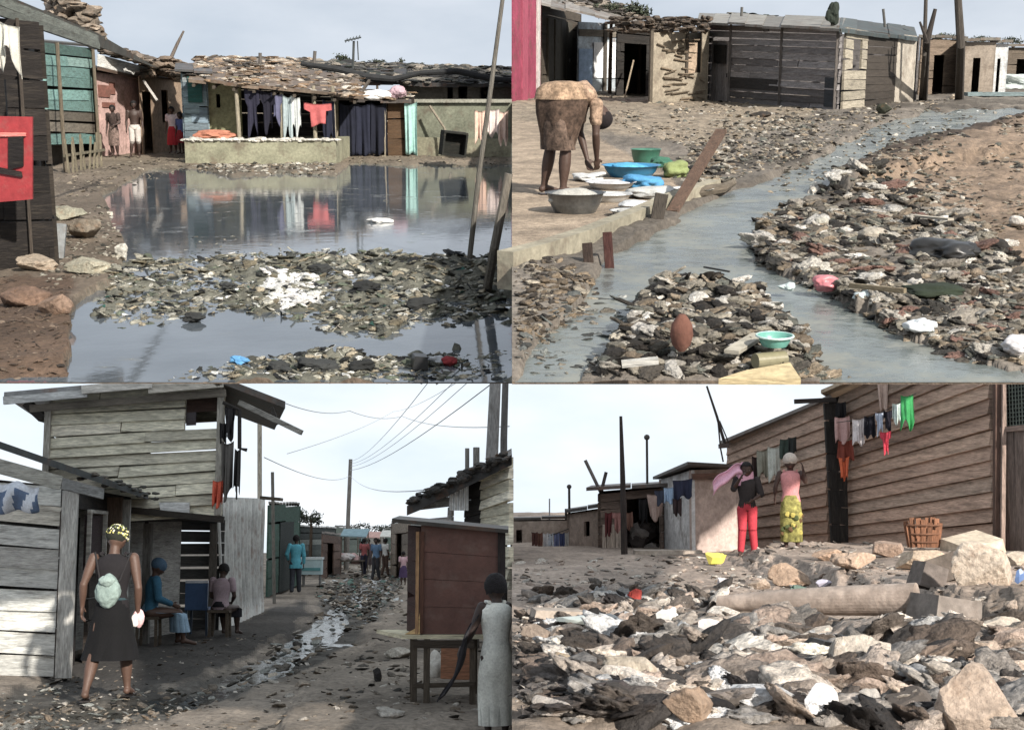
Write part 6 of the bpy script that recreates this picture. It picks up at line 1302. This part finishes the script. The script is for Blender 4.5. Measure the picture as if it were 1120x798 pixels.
a, b = W.at(786, 659, 9.0), W.at(1003, 655, 8.4); m = MB(); m.tube([a, a.lerp(b, .3), a.lerp(b, .6), b], [.045,.075,.09,.1], S(158,142,130), 28); m.build('pipe', 'plaster', None, W, smooth=False, label='long grey concrete pipe lying across the rubble', cat='pipe')
def dl(px, py, w_, h_, c, label, name, mt='plastic', seed=1, rough=.4, sub=3, fq=2.2):
    p_ = XD(px, py); k = p_.y/F; m = MB(); m.lump((p_.x,p_.y,W.gnd(p_.x,p_.y)+h_*k*.4+.01), (w_*k*.55, w_*k*.4, h_*k*.55), c, seed, rough*.6 if mt == 'plastic' else rough, sub, 0, 16 if mt == 'plastic' else 8, fq=fq); return m.build(name, mt, None, W, smooth=False, label=label, cat=name)
dl(902, 797, 46, 46, S(206,206,206), 'crumpled white plastic bag at the bottom right of centre', 'bag', seed=41, sub=4, rough=.5); dl(782, 620, 28, 14, S(206,190,40), 'bright yellow plastic bag before the children', 'bag', seed=42, sub=4); dl(893, 726, 44, 26, S(26,26,26), 'black bin liner left of the large pale rock', 'bin_liner', seed=43, sub=4)
dl(728, 690, 28, 20, S(212,212,206), 'white torn bag in the middle of the rubble', 'bag', seed=44, sub=4, rough=.55); dl(778, 704, 38, 22, S(200,192,188), 'pale pinkish bag below the left end of the pipe', 'bag', seed=45, sub=4, rough=.5); dl(696, 664, 16, 14, S(176,60,50), 'small red scrap in the left of the rubble', 'scrap', 'cloth', 46); dl(637, 690, 60, 14, S(170,180,176), 'long pale green grey plastic sheet in the left rubble', 'sheet', seed=47, sub=4)
dl(792, 648, 20, 20, S(206,196,196), 'white rag standing behind the left end of the pipe', 'rag', 'cloth', 48); dl(872, 645, 26, 10, S(70,96,84), 'dark green plastic lying on the pipe', 'bag', seed=49, sub=4); dl(900, 644, 18, 14, S(196,190,206), 'lilac white bag behind the pipe', 'bag', seed=50, sub=4); dl(1116, 668, 10, 20, S(90,120,170), 'blue plastic at the right edge of the rubble', 'bag', seed=51, sub=4); dl(582, 756, 22, 16, S(176,128,120), 'pinkish rag at the left edge of the rubble', 'rag', 'cloth', 52)
dl(760, 745, 60, 22, S(90,82,78), 'crumpled dark rag in the middle of the near rubble', 'rag', 'cloth', 53, .5, 4); dl(1005, 775, 60, 40, S(92,84,78), 'crumpled brown grey rag between the big rocks', 'rag', 'cloth', 54, .5, 4); dl(860, 745, 70, 20, S(84,76,72), 'long crumpled rag left of the black bin liner', 'rag', 'cloth', 55, .5, 4); dl(655, 790, 90, 22, S(64,58,58), 'dark layered rag at the bottom left', 'rag', 'cloth', 56, .5, 4); dl(985, 690, 50, 22, S(80,74,70), 'dark crumpled rag below the end of the pipe', 'rag', 'cloth', 57, .5, 4); dl(905, 668, 60, 18, S(120,108,98), 'brown rag heap against the front of the pipe', 'rag', 'cloth', 58, .55, 4); dl(800, 790, 60, 26, S(110,102,96), 'grey brown rag at the bottom centre', 'rag', 'cloth', 59, .55, 4); dl(1000, 802, 50, 26, S(150,140,130), 'pale crumpled paper at the bottom right', 'paper', 'cloth', 60, .55, 4)
p_ = XD(665, 700); k = p_.y/F; m = MB(); c_ = p_ + V((0,0,.07)); m.tube([c_ + V((math.cos(a_)*.065, .02*math.sin(a_), math.sin(a_)*.055)) for a_ in [i*PI/12 for i in range(25)]], .02, S(84,92,98), 8); m.build('ring', 'plastic', None, W, label='grey blue rubber ring standing in the left rubble', cat='ring')

# ---- distant huts
def dhut(label, xa, da, ya, ta, xb, db, yb, tb, depth, col, kind='plaster', **kw):
    q = vwall(W, xa, da, ya, ta, xb, db, yb, tb); t = thing('hut', W, (q[0]+q[1])/2, label, 'hut'); shell(t, q, depth, col, kw.pop('n', 6), kind, **kw); return t, q
t, q = dhut('low flat roofed brown hut farthest left on the rubble field', 560.8, 23, 616, 570, 624, 23, 616, 569, 1.2, S(166,148,134), plain=True, roofcol=S(92,86,82), over=.0, rt=.04, holes=[(.06,.16,.1,.8)], sides=True)
t, q = dhut('second hut from the left with a slightly raised roof', 623, 22, 614, 562, 664, 21, 612, 556, 2, S(158,138,124), plain=True, roofcol=S(78,72,70), over=.12, rt=.05, holes=[(.4,.55,.5,.8)])
t, q = dhut('dark open fronted hut hung with clothes behind the black pole', 657, 20.2, 610, 540, 726, 20.2, 610, 534, 2.4, S(120,100,88), 'wood', n=8, roofcol=S(84,76,72), over=.2, rt=.05, holes=[(.42,.95,0,.88)], rise=.05, var=.3)
panel(t, q, .02, .36, .0, .52, .06, .04, S(176,160,146), 'screen', 'wood_upright', 5, True)
m = MB()
for i in range(16): p_ = W.at(R.uniform(690,722), R.uniform(578,604), 20.6+R.uniform(0,.6)); m.lump(p_, (.14,.1,.12), mul([S(90,80,76), S(150,140,134), S(60,52,50)][i%3], 1), i*.9, .5, 1)
m.build('clutter', 'cloth', t, kind='stuff')
# pale hut with two faces
qa = vwall(W, 724, 20.4, 606, 524, 757, 18.7, 607, 514); qb = vwall(W, 757.3, 18.7, 607, 514, 806, 19.2, 606, 512)
t = thing('hut', W, qb[0], 'small hut with a white left wall and a pinkish front under a dark tin roof', 'hut'); MB().boards(*qa, 3, S(214,212,212), .05, plain=True).build('white_wall', 'plaster', t); MB().boards(*qb, 3, S(190,168,158), .05, plain=True).build('front_wall', 'plaster', t)
c = qa[0]; d_ = qb[1]; m = MB(); e_ = c + d_ - qa[1]; e_ = V((e_.x, e_.y, c.z)); h_ = V((0,0,qa[3].z - c.z)); m.boards(c, e_, e_+h_, c+h_, 2, S(170,150,140), .05, plain=True); m.boards(e_, d_, d_+h_, e_+h_, 2, S(170,150,140), .05, plain=True); m.build('back_wall', 'plaster', t)
P = [W.at(714, 524, 20.6), W.at(752, 508, 18.2), W.at(808, 511, 18.9), V((e_.x+.2, e_.y+.2, W.at(714,524,20.6).z+.02))]; m = MB(); m.hexa([x_ for x_ in P] + [x_+V((0,0,.04)) for x_ in P], S(86,78,74)); m.build('roof', 'sheet_metal', t)
m = MB(); m.bar(W.at(757,521,18.65), W.at(804,520,19.1), .03, .08, S(128,96,84)); m.build('fascia', 'wood', t)
p_ = W.at(745, 606, 18.8); m = MB(); m.box(p_ + V((-.2,-.1,.03)), (.9,.4,.07), S(186,172,158)); m.build('doorstep', 'plaster', None, W, label='pale step at the foot of the white walled hut', cat='step')

# ---- the long plank wall
PLK = [mul(q_, 1.2) for q_ in [S(172,142,122), S(160,130,110), S(182,152,130), S(150,122,104), S(168,144,126)]]
qa = vwall(W, 798, 22.5, 612, 487, 908, 19.2, 612, 438); qb = vwall(W, 922, 19.0, 612, 433, 1089, 16.2, 606, 352)
t = thing('plank_house', W, (qa[0]+qb[1])/2, 'long house of broad brown overlapping planks running out of the picture at the right', 'house')
MB().boards(*qa, 12, PLK[0], .04, (), .1, jit=.015, gap=.03, lap=.035, pal=PLK, sag=.06).build('wall', 'wood', t)
MB().boards(*qb, 15, PLK[0], .04, (), .1, jit=.012, gap=.03, lap=.04, pal=PLK, sag=.05).build('wall', 'wood', t)
m = MB(); a, b = qa[1], qb[0]; m.boards(a+V((0,.06,0)), b+V((0,.06,0)), qb[3]+V((0,.06,0)), qa[2]+V((0,.06,0)), 1, S(44,38,36), .05, plain=True); m.build('gap_board', 'wood', t)
m = MB(); o_ = V((0,.07,0)); e_ = qb[1] + V((.12,0,0)); m.boards(qb[0]+o_, e_+o_, V((e_.x, e_.y, qb[2].z))+o_, qb[3]+o_, 1, S(60,48,42), .03, plain=True); m.build('inner_backing', 'wood', t)  # dark board added behind the planks to shut out slits of sunlight
bk = V((1.5, 5, 0)); m = MB(); m.boards(qa[0]+V((.03,.05,0)), qa[0]+bk, qa[3]+bk, qa[3]+V((.03,.05,0)), 4, PLK[3], .04, plain=True); m.boards(qa[0]+bk, qb[1]+bk, qb[2]+bk, qa[3]+bk, 4, PLK[3], .04, plain=True); m.build('back_wall', 'wood', t)
P = [qa[3]+V((-.15,-.2,.02)), qa[2]+V((0,-.2,.02)), qa[2]+bk, qa[3]+bk]; m = MB(); m.hexa(P + [x_+V((0,0,.05)) for x_ in P], S(120,112,106)); P = [qb[3]+V((-.3,-.2,.02)), qb[2]+V((0,-.2,.02)), qb[2]+bk, qb[3]+bk]; m.hexa(P + [x_+V((0,0,.05)) for x_ in P], S(190,170,140)); m.build('roof', 'sheet_metal', t)
m = MB(); a, b = W.at(918, 612, 18.7), W.at(911, 440, 18.7); m.boards(a+V((-.09,0,0)), a+V((.13,0,0)), b+V((.17,0,0)), b+V((-.12,0,0)), 9, S(40,36,34), .08, (), .3, jit=.02, plain=False, lap=0); m.build('black_post', 'wood_upright', t)
m = MB(); m.bar(W.at(869, 439, 18.6), W.at(914, 437, 18.6), .07, .06, S(44,38,36)); m.build('beam', 'wood', t)
qd = vwall(W, 1095, 16.1, 606, 410, 1135, 15.6, 606, 405)
panel(t, qd, .0, 1, .0, .69, .0, .05, S(116,100,92), 'door', 'wood_upright', 4, True)
MB().bar(W.at(1092, 606, 16.05), W.at(1092, 400, 16.05), .1, .1, S(96,72,62)).build('door_post', 'wood_upright', t); MB().bar(W.at(1096.5, 606, 15.95), W.at(1098.5, 400, 15.95), .045, .05, S(150,128,116)).build('door_post', 'wood_upright', t)
m = MB(); m.slab(*[ud(qd, u, v) + V((0,.1,0)) for u, v in ((.0,.69),(1,.69),(1,1.02),(.0,1.02))], .02, S(26,32,30))
wn = m.build('mesh_window', 'wood', t); m = MB()
for i in range(12): u = .06+i*.085; m.bar(ud(qd,u,.7)+V((0,.03,0)), ud(qd,u,1.02)+V((0,.03,0)), .008, .008, S(110,122,116))
for i in range(14): v = .71+i*.023; m.bar(ud(qd,.04,v)+V((0,.02,0)), ud(qd,1,v)+V((0,.02,0)), .008, .008, S(110,122,116))
m.build('wire_mesh', 'bare_metal', wn); m = MB(); m.bar(ud(qd,0.02,.69)+V((0,-.05,0)), ud(qd,1,.69)+V((0,-.05,0)), .05, .06, S(140,118,106)); m.build('rail', 'wood', t)

# broken basket
p_ = W.at(1010, 598, 15.8); k = 15.8/F; m = MB(); z0 = p_.z
for i in range(18):
    a_ = 2*PI*i/18 + R.uniform(-.05,.05); r = .18; hh = .27*(1 if i % 5 else .75) * (1.1 + .15*math.sin(a_*2)); q0 = V((p_.x+r*.85*math.cos(a_), p_.y+r*.6*math.sin(a_), z0)); q1 = V((p_.x+r*1.08*math.cos(a_), p_.y+r*.8*math.sin(a_), z0+hh)); m.bar(q0, q1, .055, .012, mul(S(140,92,62), R.uniform(.6,1.3)))
bo = m.build('basket', 'wood_upright', None, W, label='broken reddish wicker basket against the plank wall', cat='basket'); m = MB()
for zz, rr in ((.06,.9),(.15,.98),(.25,1.08)): m.tube([V((p_.x+.185*rr*math.cos(a_), p_.y+.15*rr*math.sin(a_), z0+zz)) for a_ in [i*PI/10 for i in range(21)]], .012, S(120,80,56), 6)
m.build('hoop', 'wood', bo)

# ---- washing on the wall and the huts
def cl(x0, x1, y0, y1, d, c, label, ct='cloth', seed=0, **kw): return hang(W, W.at(x0, y0, d), W.at(x1, y0 - (x1-x0)*kw.pop('sl', .1), d-.02), (y1-y0)*d/F, c, seed, .025, label=label, cat=ct, shape='shirt' if 'shirt' in label else None, **kw)
m = MB(); m.tube([W.at(915,462,18.3), W.at(945,458,18), W.at(970,448,17.6), W.at(1002,430,17.0)], .006, S(80,76,72), 5); m.build('clothes_line', 'cloth', None, W, label='washing line strung along the plank wall', cat='line')
L_ = 'washing on the plank wall line'
cl(932,945,458,486,18.0,S(214,206,206),'white cloth hanging first on the plank wall line',seed=1,group=L_,ragged=.1); cl(945,957,455,478,17.9,S(34,34,44),'black cloth between the two white cloths on the plank wall line',seed=2,group=L_,ragged=.1); cl(957,967,451,474,17.65,S(178,190,210),'pale blue shirt on the plank wall line',seed=3,group=L_,ragged=.2); cl(966,976,449,473,17.55,S(30,28,40),'dark navy shirt with a red hem on the plank wall line',seed=4,group=L_,ragged=.2); cl(962,975,472,496,17.5,S(206,44,72),'bright red cloth below the navy shirt',seed=5,group=L_,narrow=.4); cl(976,986,441,462,17.35,S(206,222,216),'white cloth beside the green one on the line',seed=6,group=L_,ragged=.2); cl(985,999,432,466,17.1,S(30,146,74),'bright green cloth at the right end of the line',seed=7,group=L_,narrow=-.1,ragged=.2)
cl(960,971,419,449,17.95,S(196,170,156),'pale brown garment hanging above the line near the roof','garment',8,narrow=.3)
cl(913,929,456,484,18.5,S(190,150,146),'faded pink cloth at the top of the black post',seed=9,group='cloths on the black post'); cl(916,933,482,503,18.5,S(128,56,40),'dark rust red cloth in the middle of the black post',seed=10,group='cloths on the black post'); cl(917,929,500,524,18.48,S(218,98,44),'orange cloth lowest on the black post',seed=11,group='cloths on the black post',narrow=.4); cl(914,925,440,457,18.55,S(26,24,26),'black cloth above the faded pink one on the post',seed=12,group='cloths on the black post')
cl(828,840,492,520,20.6,S(150,148,132),'grey green cloth leftmost on the left plank wall',seed=13,group='cloths on the left plank wall'); cl(840,853,488,524,20.2,S(196,200,190),'whitish cloth in the middle of the left plank wall',seed=14,group='cloths on the left plank wall'); cl(853,864,480,500,19.9,S(60,74,66),'dark green cloth behind the girl in pink',seed=15,group='cloths on the left plank wall'); cl(862,871,478,496,19.8,S(52,56,54),'black cloth at the right of the left plank wall',seed=16,group='cloths on the left plank wall'); cl(822,831,498,540,20.7,S(56,40,38),'dark brown cloth behind the shorter child',seed=17,group='cloths on the left plank wall')
cl(726,738,533,550,18.4,S(150,176,206),'pale blue cloth hung on the white walled hut',seed=18,group='clothes on the white walled hut'); cl(736,757,525,545,18.3,S(44,48,70),'navy cloth at the corner of the white walled hut',seed=19,group='clothes on the white walled hut'); cl(736,745,545,563,18.3,S(56,42,44),'dark trousers hanging lowest on the white walled hut','trousers',20,group='clothes on the white walled hut'); cl(708,726,540,568,19.2,S(176,150,140),'bundle of pale brown clothes left of the white walled hut','clothes',21,group='clothes on the white walled hut',narrow=.3)
cl(716,729,536,552,19.0,S(60,66,84),'blue grey shirt left of the white walled hut',seed=26,group='clothes on the white walled hut')
cl(662,669,560,584,19.8,S(96,40,42),'dark red cloth on the open fronted hut',seed=22,group='clothes on the open fronted hut'); cl(669,683,560,581,19.8,S(160,110,104),'faded pink shirt on the open fronted hut',seed=23,group='clothes on the open fronted hut'); cl(699,708,545,571,19.9,S(30,28,30),'black cloth in the doorway of the open fronted hut',seed=24,group='clothes on the open fronted hut'); cl(684,692,560,578,19.8,S(120,84,70),'brown cloth beside the black pole',seed=25,group='clothes on the open fronted hut')
m = MB(); m.tube([W.at(581,582,21.5), W.at(600,586,21.4), W.at(622,578,21.3)], .008, S(80,76,72), 5); m.build('clothes_line', 'cloth', None, W, label='washing line before the far brown hut', cat='line')
for i, (x, c) in enumerate(((582,S(96,60,54)),(588,S(120,80,66)),(594,S(206,204,206)),(600,S(190,196,206)),(606,S(110,120,160)),(612,S(70,80,120)),(617,S(180,176,172)))): cl(x, x+5.5, 583-abs(i-3)*.4, 600+(i%3)*3, 21.4, c, ('dark red','brown','white','pale blue white','violet blue','navy','grey white')[i] + ' cloth on the line before the far brown hut', seed=30+i, group='washing before the far brown hut', ragged=.3)

# ---- poles and aerials
def dpole(x0, y0, x1, y1, d, r, label, nm='pole', c=S(74,66,62), extra=None): return pole(W, [W.at(x0, y0, d), W.at(x1, y1, d)], r, c, label, nm, nm, extra=extra)
pole(W, [W.at(683, 612, 18.4), W.at(681, 520, 18.4), W.at(679, 455, 18.4)], [.045,.035,.02], S(58,50,48), 'black pole rising before the open fronted hut')
dpole(708, 534, 707.5, 478, 20.6, .018, 'thin pole with a small knob on the roof of the open fronted hut', extra=lambda m: m.ball(W.at(707.5, 478, 20.6), .045, S(90,84,80), 1)); dpole(657, 538, 640, 503, 20.4, .025, 'pale stick leaning left on the roof of the open fronted hut', 'stick', S(120,112,108)); dpole(657, 540, 663, 516, 20.3, .025, 'darker stick leaning right beside the pale one', 'stick'); dpole(623, 600, 622.5, 532, 22.3, .02, 'thin pole between the two far brown huts', extra=lambda m: m.ball(W.at(622.5, 532, 22.3), .04, S(90,84,80), 1)); dpole(619, 568, 619, 556, 22.8, .02, 'short rod on the far brown hut', 'rod'); dpole(601, 570, 601, 545, 24.2, .012, 'very thin rod above the far brown hut', 'rod', S(170,168,168))
m = MB(); g_ = lambda x, y: W.at(x, y, 19.2)
m.tube([g_(773,422), g_(784,455), g_(793,486)], [.015,.02,.025], S(70,62,58), 6); m.tube([g_(785,458), g_(788,490), g_(791,505)], .012, S(90,84,80), 5); m.tube([g_(787,460), g_(797,484)], .01, S(90,84,80), 5); m.bar(g_(786,488), g_(797,487), .08, .06, S(70,60,56)); m.build('aerial', 'bare_metal', None, W, label='leaning aerial mast at the left end of the plank house', cat='aerial')

# ---- the two girls
sk = S(70,48,40)
base = W.at(818, 608, 17.2); 
g1 = person(W, base, 1.16, 3.0, 'shorter child in red trousers and a dark top with a pink cloth over the head', dict(anL=(-.075,0,.045), toL=(-.09,.09,.018), anR=(.075,0,.045), toR=(.09,.09,.018), elR=(.14,.04,.72), haR=(.07,.12,.83), elL=(-.15,.03,.66), haL=(-.06,.1,.6)), sk, ('short', (.012,.01,.01)), [('shirt', S(52,46,46)), ('trousers', S(186,38,56), .95)], .012, hsc=1.18)
bo, P_, H_ = g1; h_ = P_['head']
m = MB(); m.loft([(h_+V((-.02,.03,-.2)), V((.12,0,0)), V((0,.08,0))), (h_+V((-.01,.04,-.06)), V((.105,0,0)), V((0,.08,0))), (h_+V((0,.04,.03)), V((.085,0,0)), V((0,.085,0))), (h_+V((0,.03,.095)), V((.05,0,0)), V((0,.05,0)))], S(220,160,184), 20, .08, 5)
m.sheet(lambda u, v: h_ + V((-.06 - .36*u, -.02+.03*math.sin(6*v), .06 - .22*u*u - (.12+.05*u)*v + .02*math.sin(9*u))), 14, 8, S(224,166,190), .01); m.build('shawl', 'cloth', bo, smooth=True)
base = W.at(866, 604, 17.0)
g2 = person(W, base, 1.2, 2.95, 'taller girl in a pink vest and yellow green wrap skirt with a pale head wrap', dict(elR=(.15,.02,.68), haR=(.16,.0,.58), elL=(-.15,.04,.72), haL=(-.13,.08,.84), anL=(-.06,.01,.045), toL=(-.07,.1,.018)), sk, ('wrap', S(190,176,164)), [('top', S(206,132,132)), ('skirt', S(138,132,58), .86, .008, 'print')], .012, hsc=1.15)
bo, P_, H_ = g2; m = MB()
for i in range(16): a_ = R.uniform(3.5, 5.9); z_ = R.uniform(.18,.45); p_ = bo.location + V((math.cos(a_)*.125, math.sin(a_)*.115, z_*1.1)); m.lump(p_, (.028,.012,.03), [S(70,80,40), S(176,160,60), S(96,70,40)][i%3], i*1.1, .3, 1)
m.build('skirt_pattern', 'cloth', bo, kind='stuff')
# ================================================================ sky, light, camera
def finish():
    for o, w in REG:
        if w is not None: o.matrix_basis = w.M @ o.matrix_basis
    c = bpy.data.cameras.new('camera'); co = bpy.data.objects.new('camera', c); COL.objects.link(co)
    c.sensor_width = 36; c.lens = 36 * F / 1120; c.clip_end = 3000; c.clip_start = .1
    co.location = CAM; co.rotation_euler = (PI / 2 + AB, 0, 0); SC.camera = co
    SC.render.resolution_x, SC.render.resolution_y = 1024, 729
    el, az = math.radians(19), math.radians(150)      # azimuth clockwise from straight ahead
    d = V((math.sin(az) * math.cos(el), math.cos(az) * math.cos(el), math.sin(el)))
    l = bpy.data.lights.new('sun', 'SUN'); l.energy = 5.0; l.angle = math.radians(1.5); l.color = (1, .93, .84)
    lo = bpy.data.objects.new('sun', l); COL.objects.link(lo); lo.rotation_euler = d.to_track_quat('Z', 'Y').to_euler()
    w = bpy.data.worlds.new('World'); SC.world = w; w.use_nodes = True; nt = w.node_tree; N = nt.nodes; Lk = nt.links
    sk = N.new('ShaderNodeTexSky'); sk.sky_type = 'NISHITA'; sk.sun_disc = False; sk.sun_elevation = el; sk.sun_rotation = az
    sk.air_density = 1.2; sk.dust_density = 2.5
    tc = N.new('ShaderNodeTexCoord'); mp = N.new('ShaderNodeMapping'); mp.inputs['Scale'].default_value = (1, 1, 3)
    Lk.new(tc.outputs['Generated'], mp.inputs[0]); n = N.new('ShaderNodeTexNoise'); n.inputs['Scale'].default_value = 2.2; n.inputs['Detail'].default_value = 8; n.inputs['Roughness'].default_value = .55
    Lk.new(mp.outputs[0], n.inputs['Vector']); cr = N.new('ShaderNodeMapRange'); cr.inputs[1].default_value = .35; cr.inputs[2].default_value = .62; cr.inputs[3].default_value = .45; cr.inputs[4].default_value = .97
    Lk.new(n.outputs[0], cr.inputs[0]); mx = N.new('ShaderNodeMix'); mx.data_type = 'RGBA'; Lk.new(cr.outputs[0], mx.inputs[0]); Lk.new(sk.outputs[0], mx.inputs[6]); mx.inputs[7].default_value = (7.0, 7.5, 8.2, 1)
    bg = N['Background']; bg.inputs[1].default_value = .075; Lk.new(mx.outputs[2], bg.inputs[0])
    SC.view_settings.view_transform = 'Standard'; SC.view_settings.look = 'None'; SC.view_settings.gamma = 1; SC.view_settings.exposure = .6
    SC.render.engine = 'CYCLES'
# the overcast sky over the two lower grounds: a glowing vault added under the upper grounds to light the lower ones, down to the horizon
def vault():
    m = bpy.data.materials.new('overcast_sky'); m.use_nodes = True; nt = m.node_tree; N = nt.nodes; Lk = nt.links; N.remove(N['Principled BSDF'])
    e = N.new('ShaderNodeEmission'); tc = N.new('ShaderNodeTexCoord'); mp = N.new('ShaderNodeMapping'); mp.inputs['Scale'].default_value = (.02, .02, .05); Lk.new(tc.outputs['Object'], mp.inputs[0])
    n = N.new('ShaderNodeTexNoise'); n.inputs['Scale'].default_value = 1.; n.inputs['Detail'].default_value = 7; n.inputs['Roughness'].default_value = .5; Lk.new(mp.outputs[0], n.inputs['Vector'])
    cr = N.new('ShaderNodeValToRGB'); cr.color_ramp.elements[0].position = .38; cr.color_ramp.elements[1].position = .6
    cr.color_ramp.elements[0].color = (.52, .6, .67, 1); cr.color_ramp.elements[1].color = (.71, .74, .77, 1); Lk.new(n.outputs[0], cr.inputs[0]); Lk.new(cr.outputs[0], e.inputs[0]); e.inputs[1].default_value = 1.0
    Lk.new(e.outputs[0], N['Material Output'].inputs[0]); MATS['overcast_sky'] = m
    mb = MB()
    for w_, D0, sg in ((WA, D0A, -1), (WB, D0B, 1)):
        rows = []
        for i in range(40):
            d = D0 + .4 + (190 - D0) * (i / 39) ** 1.6
            if d < 120: p = w_.M @ V((0, d, -w_.h - min(1.35, (d - D0) * .19)))
            hw = .373 * p.y + .25
            if d >= 120: break
            rows.append((p.y, p.z, hw))
        y0, z0, h0 = rows[-1]
        for k in range(1, 13):
            a = k / 12 * PI / 2; rows.append((y0 + 70 * math.sin(a), z0 * math.cos(a) - 3 * (1 - math.cos(a)), h0 + 60 * math.sin(a)))
        v = []
        for y, z, hw in rows: v += [(0, y, z), (sg * hw, y, z)]
        mb.add(v, [(2*i, 2*i+1, 2*i+3, 2*i+2) for i in range(len(rows)-1)], (1, 1, 1))
    mb.build('sky', 'overcast_sky', None, None, kind='structure')
vault()
finish()
